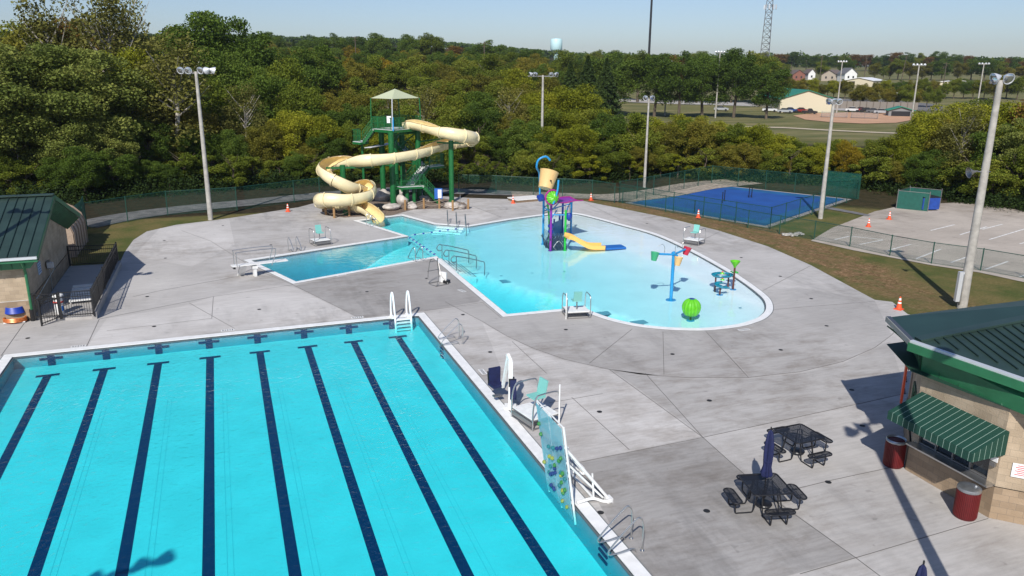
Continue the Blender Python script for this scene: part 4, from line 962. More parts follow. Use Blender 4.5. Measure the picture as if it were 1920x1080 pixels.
shell = mo.build('flume', fl_m, fl, True)
mi = MB(); v = [q for r_ in rows_i for q in r_]; mi.add(v, [(i*(K_+1)+j, i*(K_+1)+j+1, (i+1)*(K_+1)+j+1, (i+1)*(K_+1)+j) for i in range(N-1) for j in range(K_)]); mi.build('channel', fl_in, fl, True)
acc = 0; lastp = curve[0]
rimm = MB()
for sd_ in (0, K_): rimm.tube([r_[sd_] for r_ in rows_o], .022, 6)
rimm.build('rim', mat('rim_brown', (.20, .13, .06), .5), fl, True)
for i in range(1, N-1):
    acc += (curve[i]-lastp).length; lastp = curve[i]
    if acc > 1.95:
        acc = 0; p, t, s_, up, _ = frames(i); a = arcpts(i, Rf+.015, -hw[i], hw[i], K_); c2 = arcpts(i, Rf+.085, -hw[i], hw[i], K_)
        d = t*.045; mb = MB(); n_ = K_+1; mb.add([q-d for q in a]+[q-d for q in c2]+[q+d for q in c2]+[q+d for q in a], [(r_*n_+j, r_*n_+j+1, (r_+1)*n_+j+1, (r_+1)*n_+j) for r_ in range(3) for j in range(n_-1)]); mb.build('joint_flange', fl_m, fl, True)
for x, y, px_, nb in [(11.25, 33.9, (849, 262), [(12.4, 33.5), (10.2, 35.0), (12.6, 35.8)]), (.85, 33.0, (646, 308), [(-.6, 33.2), (.6, 34.4), (3.6, 32.6)]), (.6, 30.6, (642, 386), [(2.2, 30.4), (-.6, 29.9)])]:
    h = 5.9 if x > 5 else (4.05 if y > 32 else 1.25)
    ps = MB().tube([Vector((x, y, 0))-FO, Vector((x, y, h))-FO], .24, 16).build('support_post', grn, fl, True); MB().lathe([(.42, 0), (.42, .04), (.28, .05), (.26, .3)], 16, Vector((x, y, 0))-FO).build('base_plate', grn, fl)
    ar = MB()
    for ax, ay in nb: ar.bar(Vector((x, y, h-.25))-FO, Vector((ax, ay, h-.25))-FO, .12, .16)
    ar.build("support_arm", grn, ps)
# ------------------------------------------------------------------ mulch beds, rope fence, boulders
mulch = mat('mulch_bed', (.20, .15, .115), .95, noise=.5, nscale=6, bump=.5)
BED = g2([(607, 396), (615, 404), (645, 408), (690, 405), (735, 404), (755, 398), (775, 393), (830, 391), (870, 393), (882, 389), (870, 380), (800, 366), (700, 364), (640, 376), (608, 388)])
sheet('mulch_bed', BED, .012, mulch)
woodm = mat('timber_post', (.34, .20, .085), .75, noise=.3, nscale=9, stretch=(8, 8, 1)); rope = mat('rope', (.30, .25, .20), .9)
def rope_fence(px_, label, h=.95):
    P_ = [G(x, y) for x, y in px_]; b0 = P_[0]; t = thing('rope_fence', label, 'rope fence', b0)
    for p in P_: MB().lathe([(.10, -.1), (.10, h-.04), (.07, h)], 10, p-b0).build('post', woodm, t)
    for a, c2 in zip(P_, P_[1:]):
        for z in (h-.14, h*.45): MB().tube([(a-b0).lerp(c2-b0, k/8)+Vector((0, 0, z-.18*math.sin(math.pi*k/8))) for k in range(9)], .022, 6).build('rope', rope, t, True)
rope_fence([(606, 397), (611, 403), (627, 409), (655, 405), (682, 403)], 'short rope fence on timber posts curving under the low end of the slide')
rope_fence([(760, 394), (795, 391), (824, 391), (849, 395), (878, 392)], 'rope fence on timber posts in front of the green tower stairs')
rockm = mat('limestone', (.52, .47, .42), .9, noise=.35, nscale=2, bump=.6, bscale=8)
def boulder(px_, py_, s_, lb, gp='boulders at the tower foot'):
    q = G(px_, py_); random.seed(int(px_*7+py_)); t = thing('boulder', lb, 'boulder', q, random.random()*6, gp); bm = bmesh.new(); bmesh.ops.create_icosphere(bm, subdivisions=3, radius=1)
    ph = [random.uniform(0, 6) for _ in range(6)]
    for v_ in bm.verts:
        c_ = v_.co; d = 1+.18*math.sin(2.3*c_.x+ph[0])+.16*math.sin(2.9*c_.y+ph[1])+.1*math.sin(5*c_.z+ph[2])+.06*math.sin(9*c_.x+7*c_.y+ph[3]); v_.co = Vector((c_.x*d*s_[0], c_.y*d*s_[1], max(-.1, (c_.z*.8+.5)*d*s_[2])))
    me_ = bpy.data.meshes.new('rock'); bm.to_mesh(me_); bm.free(); me_.materials.append(rockm); me_.polygons.foreach_set('use_smooth', [True]*len(me_.polygons)); o = bpy.data.objects.new('rock', me_); COL.objects.link(o); o.parent = t
for a in [(715, 376, (.75, .6, .7), 'pale boulder behind the leftmost green tower post'), (737, 393, (.95, .6, .55), 'pale boulder in front of the foremost green tower post'), (756, 383, (.55, .5, .75), 'tall pale boulder right of the foremost green tower post'),
          (771, 392, (.5, .4, .4), 'small pale boulder by the first timber post of the tower rope fence'), (800, 377, (.6, .5, .4), 'low boulder under the green stairs'), (848, 390, (.6, .45, .4), 'pale boulder at the foot of the right slide support post'),
          (750, 368, (.7, .5, .6), 'pale boulder among the rear tower posts'), (788, 372, (.6, .5, .5), 'boulder beside the rear right tower post'), (668, 398, (.55, .4, .25), 'flat pale stone under the low end of the slide'), (866, 391, (.45, .35, .25), 'small stone near the last timber post of the rope fence')]: boulder(*a)
sb = thing('small_sign_post', 'thin metal sign post right of the slide support', 'post', G(863, 389)); MB().tube([(0, 0, 0), (0, 0, 1.2)], .025, 6).build('post', steel, sb)

# ------------------------------------------------------------------ splash play structure
PS = Vector((13.4, 13.0, 0)); ps = thing('play_structure', 'multicoloured water play structure with a big tipping bucket and small tan slide', 'play structure', PS)
purple = mat('purple_paint', (.22, .02, .30), .35); lime = mat('lime_green', (.12, .50, .02), .35, noise=.12, nscale=6); gpt = mat('bright_green', (.02, .42, .05), .35); tanb = mat('bucket_tan', (.74, .47, .20), .45); mag = mat('magenta', (.35, .02, .20), .4); yel = mat('slide_tan', (.80, .46, .12), .35)
FZ = -.35
def PSt(p): return Vector(p)-PS
pB, pP, pG, pR, pM = G(1018, 458, FZ), G(1032, 470, FZ), G(1059, 470, FZ), G(1070, 441, FZ), G(1054, 440, FZ)
for p, h, m_ in [(pB, 3.6, bluep), (pP, 3.6, purple), (pG, 3.0, gpt), (pR, 2.95, bluep), (pM, 3.0, blued)]:
    b_ = Vector((p.x, p.y, FZ)); o = MB().tube([PSt(b_), PSt(b_+Vector((0, 0, h)))], .085, 12).build('post', m_, ps, True); MB().lathe([(.17, 0), (.17, .04), (.1, .05)], 12, PSt(b_)).build('base', m_, o)
# roof over the right half
rq = [GY(1038, 374, 12.6), GY(1092, 377, 14.3), GY(1076, 380, 12.0), GY(1060, 368, 15.8)]
rz_ = 2.75; rc = (pG+pR)/2; mb = MB(); n_ = 8; vs_ = []
ra, rb2, rc2, rd = [G(x, y, 2.95) for x, y in ((1035.5, 373.5), (1062, 380), (1093, 375.8), (1069, 369))]
for u in range(n_+1):
    for v_ in range(n_+1):
        p = ra.lerp(rd, u/n_).lerp(rb2.lerp(rc2, u/n_), v_/n_); p.z = 2.95-.12*math.sin(math.pi*v_/n_) + .05*math.sin(math.pi*u/n_); vs_.append(PSt(p))
mb.add(vs_, [(u*(n_+1)+v_, u*(n_+1)+v_+1, (u+1)*(n_+1)+v_+1, (u+1)*(n_+1)+v_) for u in range(n_) for v_ in range(n_)]); rf_ = mb.build('roof', purple, ps, True); mb = MB()
edge_ = [vs_[i] for i in range(n_+1)]+[vs_[i*(n_+1)+n_] for i in range(1, n_+1)]+[vs_[n_*(n_+1)+i] for i in range(n_-1, -1, -1)]+[vs_[i*(n_+1)] for i in range(n_-1, 0, -1)]
mb.tube(edge_, .05, 6, closed=True); mb.build('roof_edge', mag, rf_, True)
mb = MB()
for a, c2, z in [(pB, pP, 2.5), (pP, pG, 2.3), (pG, pR, 2.5), (pR, pM, 2.5), (pM, pB, 2.5), (pB, pR, 2.2), (pP, pM, 2.6)]: mb.tube([PSt((a.x, a.y, z)), PSt((c2.x, c2.y, z))], .045, 8)
mb.tube([PSt((pP.x, pP.y, 2.0)), PSt((pP.x+.5, pP.y+.1, 2.6))], .04, 8); mb.build('crossbar', bluep, ps)
# bucket
bc = GY(1026, 338, 12.8); M_ = Matrix.Rotation(R(20), 3, 'Y') @ Matrix.Rotation(R(-14), 3, 'X'); bk = MB().lathe([(.42, -.62), (.50, -.6), (.66, .60), (.70, .66), (.62, .62), (.45, -.5)], 28, PSt(bc), M_).build('tipping_bucket', tanb, ps, True)
MB().tube([PSt(bc+Vector((0, -.75, .05))), PSt(bc+Vector((.0, .75, .05)))], .05, 8).build('axle', blk, bk)
yk = MB(); yk.tube(cr([PSt(bc+v_) for v_ in (Vector((-.2, .8, -1.5)), Vector((-.25, .85, .3)), Vector((-.7, .3, .9)), Vector((-.65, .1, 1.45)), Vector((-.15, 0, 1.68)), Vector((.2, 0, 1.4)))], 6), .075, 10); yk.build('filler_pipe', bluep, ps, True)
yk = MB(); yk.tube(cr([PSt(bc+v_) for v_ in (Vector((.15, -.8, -1.6)), Vector((.45, -.8, -.7)), Vector((.55, -.75, .1)))], 6), .07, 10); yk.build('yoke', bluep, ps, True)
wc = bc+Vector((.18, -.55, -1.15)); wm_ = MB()
for k in range(14):
    a = k*2*math.pi/14; wm_.tube([PSt(wc+Vector((math.cos(a)*s_*.42, -.28*math.cos(math.asin(min(1, s_)))**1, math.sin(a)*s_*.42))) for s_ in (0.05, .4, .75, .98)], .085, 6)
wm_.build('melon_dome', lime, ps, True); MB().tube([PSt(wc+Vector((math.cos(a)*.52, 0, math.sin(a)*.52))) for a in [k*math.pi/12 for k in range(24)]], .06, 8, closed=True).build('hoop', mag, ps, True)
MB().lathe([(.05, -.28), (.30, -.1), (.34, .05), (.1, .28)], 16, PSt(wc+Vector((-.75, .3, -.05))), Matrix.Rotation(R(25), 3, 'Y')).build('blue_bell', blued, ps, True)
bsh = G(1062, 392, 2.15); MB().lathe([(.04, -.35), (.20, -.2), (.24, .05), (.16, .22), (.03, .26)], 16, PSt((pG.x+.25, pG.y-.05, 2.2))).build('blue_bell', blued, ps, True)
MB().lathe([(.16, .18), (.03, 0), (.16, -.18)], 14, PSt((pB.x+.35, pB.y-.6, 1.15)), Matrix.Rotation(R(80), 3, 'X')).build('spinner', blued, ps, True)
MB().lathe([(.16, .18), (.03, 0), (.16, -.18)], 14, PSt((pB.x+.35, pB.y-.6, .72)), Matrix.Rotation(R(80), 3, 'X')).build('spinner', blued, ps, True)
# net and panels
pnb = mat('net_dark', (.02, .035, .06), .7); netm = mesh_mat('play_net', (.02, .05, .10), .06, .013, .0)
pan = mat('panel_blue', (.05, .22, .42), .4)
def vpanel(a, c2, z0, z1, nm, m_, uvq=False):
    a = Vector((a.x, a.y, 0)); c2 = Vector((c2.x, c2.y, 0)); L = (c2-a).length; P_ = [PSt((a.x, a.y, z0)), PSt((c2.x, c2.y, z0)), PSt((c2.x, c2.y, z1)), PSt((a.x, a.y, z1))]; o = MB().add(P_, [(0, 1, 2, 3)]).build(nm, m_, ps)
    p0 = PSt((a.x, a.y, 0)); d = (c2-a).normalized(); set_uv(o, lambda co: ((co-p0).dot(d), co.z)); return o
vpanel(pB, pP, FZ, .95, 'net', netm, 1); vpanel(pP, pG, FZ, .95, 'net', netm, 1); vpanel(pR, pG.lerp(pR, .5), FZ, .9, 'net', netm, 1)
vpanel(pB.lerp(pM, .3), pM, FZ, .95, 'rear_panel', pan); mb = MB(); mb.box(PSt((pM.x-.3, pM.y-.1, .9)), (.12, .12, .9)); mb.box(PSt((pM.x-.9, pM.y-.4, .55)), (.10, .10, 1.0)); mb.build('water_cannon', blued, ps)
mb = MB()
random.seed(4)
for k in range(26):
    f = random.random(); p = pP.lerp(pG, f); q0 = Vector((p.x+random.uniform(-.1, .5), p.y+random.uniform(.1, 1.2), FZ)); mb.tube([PSt(q0), PSt(q0+Vector((random.uniform(-.2, .2), random.uniform(-.2, .2), .5))), PSt(q0+Vector((random.uniform(-.35, .35), random.uniform(-.3, .3), random.uniform(.8, 1.1))))], .035, 5)
mb.build('weed_tubes', pnb, ps, True); mb = MB(); mb.prism([(PSt(p).x, PSt(p).y) for p in (pB, pP, pG, pR, pM)], FZ+.02, FZ+.06); mb.build('floor_pad', pnb, ps)
MB().tube(cr([PSt((pP.x+.2, pP.y-.05, -.1)), PSt((pP.x+.6, pP.y-.1, .35)), PSt((pP.x+1.0, pP.y-.05, -.1))], 6), .03, 6).build('hoop', gut, ps, True)
mb = MB()
for a, c2 in ((pB, pM), (pM, pR)):
    mb.tube([PSt((a.x, a.y, 2.0)), PSt((c2.x, c2.y, 2.0))], .025, 6)
    for f in (.3, .6): p = a.lerp(c2, f); mb.tube([PSt((p.x, p.y, 2.0)), PSt((p.x, p.y, 1.35)), PSt((p.x+.15, p.y, 1.35)), PSt((p.x+.15, p.y, 2.0))], .018, 6)
mb.build('spray_bar', steeld, ps)
gp_ = MB().tube(cr([PSt((pB.x+.6, pB.y+.2, FZ)), PSt((pB.x+.55, pB.y+.2, 1.5)), PSt((pB.x+.3, pB.y, 2.9))], 6), .07, 8).build('water_pipe', gpt, ps, True)
# little slide
s0 = GY(1062, 451, 11.7); s1 = GY(1095, 465, 11.3); s2 = GY(1128, 467, 11.2); zw = -.02
sp_ = [Vector((13.45, 11.75, .85)), Vector((13.9, 11.7, .72)), Vector((14.6, 11.6, .30)), Vector((15.1, 11.5, .06)), Vector((15.6, 11.4, .0)), Vector((16.2, 11.3, -.02))]
def chute(par, P_, wd, hh, m_, base, nm='chute'):
    C2 = cr(P_, 5); mb = MB(); vs_ = []
    for i, p in enumerate(C2):
        t = (C2[min(i+1, len(C2)-1)]-C2[max(0, i-1)]).normalized(); s_ = Vector((t.y, -t.x, 0)).normalized(); up = s_.cross(t); up = up if up.z > 0 else -up
        for u, h_ in ((-wd/2-.04, hh), (-wd/2+.02, hh), (-wd/2+.06, .0), (wd/2-.06, .0), (wd/2-.02, hh), (wd/2+.04, hh), (wd/2+.02, -.08), (-wd/2-.02, -.08)): vs_.append(p+s_*u+up*h_-base)
    k = 8; mb.add(vs_, [(i*k+j, i*k+(j+1) % k, (i+1)*k+(j+1) % k, (i+1)*k+j) for i in range(len(C2)-1) for j in range(k)]+[tuple(range(k)), tuple((len(C2)-1)*k+j for j in range(k))]); return mb.build(nm, m_, par, True)
chute(ps, sp_, 1.0, .22, yel, PS, 'small_slide')
e = sp_[-1]; mb = MB().box((e.x+.80, e.y-.12, -.05), (1.55, 1.0, .12), R(-5)); t = mb.build('splash_mat', mat('mat_blue', (.01, .12, .42), .5)); tag(t, 'flat blue landing mat at the foot of the small tan slide', 'mat')

# ------------------------------------------------------------------ bucket tree, flower funnel, bowls, melon
def fz(q): return bigz(q.x, q.y)
q = G(1258, 560, -.25); q.z = fz(q)-.02; H_ = 2.45-q.z
bt = thing('bucket_tree', 'tall blue post with three arms carrying a green a red and a tan bucket', 'bucket tree', q)
MB().tube([(0, 0, 0), (0, 0, H_)], .095, 14).build('post', bluep, bt, True); MB().lathe([(.30, 0), (.30, .04), (.12, .05)], 18).build('base', bluep, bt); MB().lathe([(.12, H_-.12), (.14, H_), (.06, H_+.08)], 14).build('cap', bluep, bt)
top = q+Vector((0, 0, H_)); red_b = mat('bucket_red', (.50, .02, .05), .4); grn_b = mat('bucket_green', (.05, .36, .17), .4)
for nm, px_, yy, m_ in [('green', (1228, 473), top.y+.15, grn_b), ('red', (1288, 471), top.y+.75, red_b), ('tan', (1272, 484), top.y-.75, tanb)]:
    e = GY(*px_, yy)-q; e.z = H_-.05 - (.15 if nm == 'tan' else 0); d = Vector((e.x, e.y, 0)).normalized(); ae = Vector((e.x, e.y, 0))-d*.22
    ar = MB().tube([(0, 0, H_-.1), (ae.x, ae.y, H_-.02)], .06, 10).build('arm', bluep, bt, True)
    bkt = MB().lathe([(.13, -.34), (.15, -.34), (.24, .12), (.25, .14), (.22, .12), (.13, -.30)], 18, e, Matrix.Rotation(R(8 if nm != 'red' else 18), 3, 'Y')).build('bucket', m_, bt, True)
    hp = ae-d*.35; MB().tube(cr([Vector((hp.x, hp.y, H_)), Vector((hp.x, hp.y, H_+.35)), Vector((hp.x, hp.y, H_+.52))+d*.15, Vector((hp.x, hp.y, H_+.42))+d*.42], 5), .014, 6).build('spout', steel, ar, True)
q = G(1295, 596, -.2); q.z = fz(q)-.02; wmn = thing('melon_sprayer', 'round ribbed lime green melon sprayer standing in the shallow water', 'melon sprayer', q); b_ = MB(); rr = .46; cz = .75
for k in range(13):
    a = k*2*math.pi/13; b_.tube([Vector((math.cos(a)*math.sin(u)*rr*.82, math.sin(a)*math.sin(u)*rr*.82, cz-math.cos(u)*rr*.98)) for u in [math.pi*j/12 for j in range(13)]], [.03+.095*math.sin(math.pi*j/12) for j in range(13)], 8)
b_.build('melon', lime, wmn, True); MB().lathe([(.14, 0), (.15, .04), (.06, .06)], 12, (0, 0, cz+rr*.97)).build('cap', blued, wmn); MB().tube([(0, 0, 0), (0, 0, .4)], .06, 10).build('post', blk, wmn); MB().lathe([(.22, 0), (.22, .04), (.08, .05)], 16).build('base', bluep, wmn)
brn = mat('pipe_brown', (.10, .03, .02), .45); teal = mat('teal_bowl', (.01, .22, .32), .35, noise=.2, nscale=5)
q = G(1374, 545, -.2); q.z = fz(q)-.02; ff = thing('flower_funnel', 'brown post topped by a green funnel flower at the curved pool edge', 'water feature', q); hh = 1.62-q.z
MB().tube([(0, 0, 0), (0, 0, hh-.3)], .06, 10).build('post', brn, ff, True); MB().lathe([(.2, 0), (.2, .04), (.06, .05)], 16).build('base', bluep, ff)
MB().lathe([(.05, hh-.42), (.10, hh-.3), (.28, hh-.05), (.30, hh), (.26, hh-.02), (.05, hh-.3)], 20).build('funnel', lime, ff, True); b_ = MB()
for k in range(4): a = k*1.57+.4; b_.add([(.05*math.cos(a+.5), .05*math.sin(a+.5), hh-.72), (.2*math.cos(a+.3), .2*math.sin(a+.3), hh-.62), (.3*math.cos(a), .3*math.sin(a), hh-.70), (.2*math.cos(a-.3), .2*math.sin(a-.3), hh-.66), (.05*math.cos(a-.5), .05*math.sin(a-.5), hh-.74)], [(0, 1, 2, 3, 4)])
b_.build('leaf', gpt, ff)
q = G(1350, 551, -.2); q.z = fz(q)-.02; rb3 = thing('stream_table', 'teal water table with an upper ring and a lower curved trough beside the green funnel', 'water table', q)
def trough(par, P_, wd, m_, nm, closed=False):
    C2 = cr(P_, 6, closed); mb = MB(); vs_ = []; k = 7; M2 = len(C2)
    for i in range(M2):
        t = ((C2[(i+1) % M2]-C2[i-1]) if closed else (C2[min(i+1, M2-1)]-C2[max(0, i-1)])).normalized(); s_ = Vector((t.y, -t.x, 0)).normalized()
        for j in range(k): a = math.pi*j/(k-1); vs_.append(C2[i]+s_*math.cos(a)*wd/2-Vector((0, 0, math.sin(a)*wd*.42)))
    mb.add(vs_, [(i*k+j, i*k+j+1, ((i+1) % M2)*k+j+1, ((i+1) % M2)*k+j) for i in range(M2 if closed else M2-1) for j in range(k-1)]); o = mb.build(nm, m_, par, True); rm_ = MB()
    for j in (0, k-1): rm_.tube([vs_[i*k+j] for i in range(M2)], .022, 6, closed)
    rm_.build('rim', m_, o, True); return o
c0 = Vector((.45, .55, 1.02-q.z*0)); trough(rb3, [c0+Vector((math.cos(a)*.52, math.sin(a)*.42, 0)) for a in [k*math.pi/5 for k in range(10)]], .26, teal, 'upper_ring', True)
trough(rb3, [Vector((.25, .15, .68)), Vector((-.05, .22, .66)), Vector((-.28, -.05, .62)), Vector((-.12, -.38, .56)), Vector((.25, -.42, .52))], .26, teal, 'lower_trough')
for x, y, h in ((-.02, .5, 1.0), (-.12, -.15, .55), (.95, .6, 1.0)): MB().tube([(x, y, 0), (x, y, h)], .05, 10).build('leg', brn, rb3, True)
for x, y, z in ((.18, .12, .78), (.3, .35, 1.1)): MB().lathe([(.02, 0), (.13, .03), (.1, .1), (.02, .12)], 10, (x, y, z)).build('flower', lime, rb3); MB().lathe([(.03, .0), (.05, .06), (.01, .09)], 8, (x, y, z+.09)).build('flower_bud', orange, rb3)
MB().lathe([(.2, 0), (.2, .03)], 16, (-.12, -.15, 0)).build('base', bluep, rb3)

# ------------------------------------------------------------------ handrails, ladders, steps
def grab_rails(px_a, px_b, az, label, h=.95, L=.95, group='pool grab rails', foot=.3):
    """pair of looped rails; az = plan direction towards the water"""
    a, b_ = G(*px_a), G(*px_b); t = thing('grab_rails', label, 'pool ladder', a, 0, group); d = Vector((math.sin(az), math.cos(az), 0))
    for p in (Vector(), b_-a): MB().tube(cr([p+Vector((0, 0, 0)), p+Vector((0, 0, h*.75)), p+Vector((0, 0, h))+d*.12, p+Vector((0, 0, h*.92))+d*.3, p+Vector((0, 0, h*.32))+d*L*.92, p+Vector((0, 0, .12))+d*L, p+Vector((0, 0, .10))+d*L*.72, p+Vector((0, 0, .14))+d*foot, p+Vector((0, 0, .0))+d*foot*.6], 6), .024, 8).build('rail', steel, t, True); MB().lathe([(.06, 0), (.06, .02)], 12, p).build('foot', steel, t)
    return t
grab_rails((1183, 1010), (1204, 1033), R(-90), 'bright steel grab rails on the coping nearest the camera below the climbing wall', 1.02, 1.0)
grab_rails((861, 634), (868, 645), R(-90), 'steel grab rails on the lap pool edge right of its far corner', .98, 1.0)
grab_rails((541, 470), (556, 468), R(160), 'steel grab rails on the far edge of the diving pool left of a guard stand', .95, .85)
grab_rails((779, 491), (793, 489), R(-20), 'steel grab rails on the near edge of the diving pool beside the overturned frame', .95, .85)
grab_rails((688, 423), (695, 426), R(70), 'steel grab rails on the left edge of the plunge pool by the slide exit', .95, .85)
# steps cut into walls at lap ladders
for Y in (-21.7, -5.0):
    for k in range(3): MB().box((-.40, Y, -.22-.2*k), (.05, .5, .07)).build('wall_step', navy, wo)
q = G(733, 605); wl_ = thing('white_ladder', 'white plastic pool ladder over the far edge of the lap pool', 'pool ladder', (-1.75, -.25, 0)); ldm = mat('ladder_white', (.80, .82, .83), .35)
for dx in (0, .82):
    MB().tube(cr([(dx, .15, .02), (dx-.02, .10, .55), (dx, -.02, 1.25), (dx+.03, -.2, 1.32), (dx+.04, -.42, .8), (dx+.05, -.62, -.05), (dx+.05, -.72, -.62)], 6), .05, 10).build('rail', ldm, wl_, True); MB().box((dx, .0, .05), (.14, .5, .10)).build('foot', ldm, wl_)
for k in range(4): MB().box((.45, -.48-.04*k, .02-.17*k), (.80, .26, .05)).build('tread', ldm, wl_)
# handrails with steps in the big pool
dkr = mat('rail_dark', (.16, .20, .22), .35, .6)
def stair_rails(foots, d_, label, L=1.9, h=.9, drop=.6, m_=dkr):
    b0 = G(*foots[0]); t = thing('stair_handrails', label, 'handrail', b0, 0, 'handrails at the pool steps'); d = Vector((*d_, 0)).normalized()
    for f in foots:
        p = G(*f)-b0; p.z = 0
        MB().tube(cr([p+Vector((0, 0, h*.62)), p-d*.25+Vector((0, 0, h*.60)), p-d*.36+Vector((0, 0, h*.82)), p-d*.2+Vector((0, 0, h*1.05)), p+Vector((0, 0, h*1.02)), p+d*.5+Vector((0, 0, h*.9)), p+d*(L-.3)+Vector((0, 0, h*.95-drop*.62)), p+d*L+Vector((0, 0, h*.75-drop*.62)), p+d*L+Vector((0, 0, -.5))], 6), .03, 8).build('rail', m_, t, True)
        MB().tube([p, p+Vector((0, 0, h*1.0))], .026, 8).build('rail_post', m_, t, True)
    return t
stair_rails([(829, 484), (842, 495), (856, 507)], (1, .03), 'three dark handrails over the wide pool steps right of the diving pool corner')
stair_rails([(839, 415.5), (855.5, 419.5), (872.5, 424)], (-.25, -1), 'three steel handrails at the steps between the plunge pool and the big pool', L=1.5, m_=dkr)
stp = MB(); nz_ = MB(); P0 = Vector((3.97+.08, 12.0, 0)); 
for k in range(5):
    x0 = 3.95+.33*k; z = -.10-.13*k; stp.box((x0+.165+.0, 10.2, z-.4), (.33, 3.6, .8)); nz_.box((x0+.30, 10.2, z+.004), (.05, 3.6, .012))
so_ = stp.build('pool_stairs', plaster2); so_['kind'] = 'structure'; nz_.build('stair_nosing', mat('nosing_blue', (.02, .10, .16), .6), so_)
a_, c_ = G(815, 420), G(878, 424.5); mid = (a_+c_)/2; dd = (c_-a_).normalized(); nn = Vector((dd.y, -dd.x, 0)); stp = MB(); nz_ = MB(); az = math.atan2(dd.y, dd.x); Ln = (c_-a_).length
for k in range(4): stp.box(mid+nn*(.17+.33*k)+Vector((0, 0, -.5-.14*k)), (Ln-.6, .33, .8), az); nz_.box(mid+nn*(.30+.33*k)+Vector((0, 0, -.096-.14*k)), (Ln-.6, .05, .012), az)
so_ = stp.build('pool_stairs', plaster2); so_['kind'] = 'structure'; nz_.build('stair_nosing', MATS['nosing_blue'], so_)
# float ropes
def float_rope(a, c2, n_, label):
    a = G(*a, -.04); c2 = G(*c2, -.04); t = thing('float_rope', label, 'float rope', a); MB().tube([(0, 0, 0), c2-a], .012, 5).build('rope', wht, t)
    for k in range(n_):
        p = (c2-a)*((k+.5)/n_); mb = MB(); mb.lathe([(.02, -.09), (.055, -.06), (.065, 0), (.055, .06), (.02, .09)], 10, p, Matrix.Rotation(R(90), 3, 'Y')); mb  .build('float', blued, t, True)
float_rope((766, 444), (818, 479), 8, 'line of dark floats across the mouth of the diving pool')
float_rope((770, 441), (862, 428), 6, 'line of dark floats between the plunge pool and the big pool')

# ------------------------------------------------------------------ diving board
db = thing('diving_board', 'white springboard with steel side rails over the deep end', 'diving board', (-8.9, 12.0, 0)); O3 = Vector(db.location); u_ = Vector((.942, .335, 0)); s3 = Vector((-.335, .942, 0))
q0 = GY(432, 500, 12.9); q1 = GY(538, 487, 13.9); bz = .78
A0 = G(434, 499, bz)-O3; A1 = G(538, 487, bz)-O3; dirb = (A1-A0); 
MB().bar(A0, A1, .52, .06).build('board', wht, db); mdb = A0.lerp(A1, .40); MB().box(mdb+Vector((0, 0, -.20)), (.3, .5, .16), math.atan2(dirb.y, dirb.x)).build('fulcrum', wht, db)
b1 = G(452, 516)-O3; MB().bar(b1, A0.lerp(A1, .20)-Vector((0, 0, .08)), .42, .12).build('support_leg', wht, db); b2 = mdb.copy(); MB().box((b2.x, b2.y, .30), (.16, .42, .60), math.atan2(dirb.y, dirb.x)).build('pedestal', wht, db)
du = dirb.normalized(); sd = Vector((-du.y, du.x, 0)); MB().box(A0+Vector((0, 0, -.1))+du*.12, (.12, .6, .1), math.atan2(du.y, du.x)).build('hinge', blk, db)
for s_ in (-.42, .42):
    p = A0+sd*s_+du*.25; L = 2.35; MB().tube(cr([p+Vector((0, 0, -.0)), p+Vector((0, 0, .75)), p+Vector((0, 0, .88))+du*.15, p+du*(L-.25)+Vector((0, 0, .9)), p+du*L+Vector((0, 0, .75)), p+du*(L-.25)+Vector((0, 0, -.05)), p+du*(L-.3)+Vector((0, 0, -.1))], 6), .024, 8).build('side_rail', steel, db, True)

# ------------------------------------------------------------------ lifeguard stands
def guard_stand(loc, rz, label, seat=True, pole=False, sc=1.0, hs=0):
    """low lifeguard platform: facing local -Y"""
    t = thing('lifeguard_stand', label, 'lifeguard stand', loc, rz, 'lifeguard stands around the pools'); t.scale = (sc, sc, sc); w_ = .62; d = .55
    f = MB()
    MB().box((0, 0, .36), (1.15, 1.0, .05)).build('platform', wht, t); fr = MB()
    for a, c2 in [((-.58, -.5), (.58, -.5)), ((-.58, .5), (.58, .5)), ((-.58, -.5), (-.58, .5)), ((.58, -.5), (.58, .5))]: fr.tube([(*a, .32), (*c2, .32)], .025, 6); fr.tube([(*a, .04), (*c2, .04)], .022, 6)
    fr.build('base_frame', steeld, t)
    for x in (-w_, w_): MB().tube(cr([(x, -.52, 0), (x, -.50, .75), (x, -.38, 1.12), (x, -.2, 1.18), (x, .3, 1.18), (x, .46, 1.1), (x, .52, .8), (x, .52, 0)], 5), .026, 8).build('side_rail', steel, t, True)
    MB().tube([(0, .1, .36), (0, .1, .85)], .035, 8).build('seat_post', steeld, t)
    if seat:
        MB().box((0, .02, .86), (.46, .44, .05)).build('seat', aqua, t); m_ = Matrix.Rotation(R(-12), 3, 'X'); mb = MB(); mb.box((0, .27, 1.14), (.44, .05, .52), 0, m_); mb.build('backrest', aqua, t)
    MB().box((0, -.52, .2), (1.1, .03, .16)).build('step', steeld, t)
    if pole: MB().tube([(.66, .48, 0), (.66, .48, 1.4)], .026, 8).build('umbrella_tube', wht, t)
    return t
guard_stand(G(601, 458), R(15), 'lifeguard stand with an aqua seat on the far deck of the diving pool')
guard_stand(G(1080, 592), R(170), 'lifeguard stand seen from behind at the bottom corner of the big pool', pole=True)
guard_stand(G(1301, 457), R(-60), 'lifeguard stand with an aqua seat on the right deck behind the bucket tree', pole=False)
guard_stand(G(1004, 792)+Vector((.05, .15, 0)), R(-78), 'large lifeguard stand with an aqua seat between the pool lift and the climbing wall', pole=True, sc=1.12)
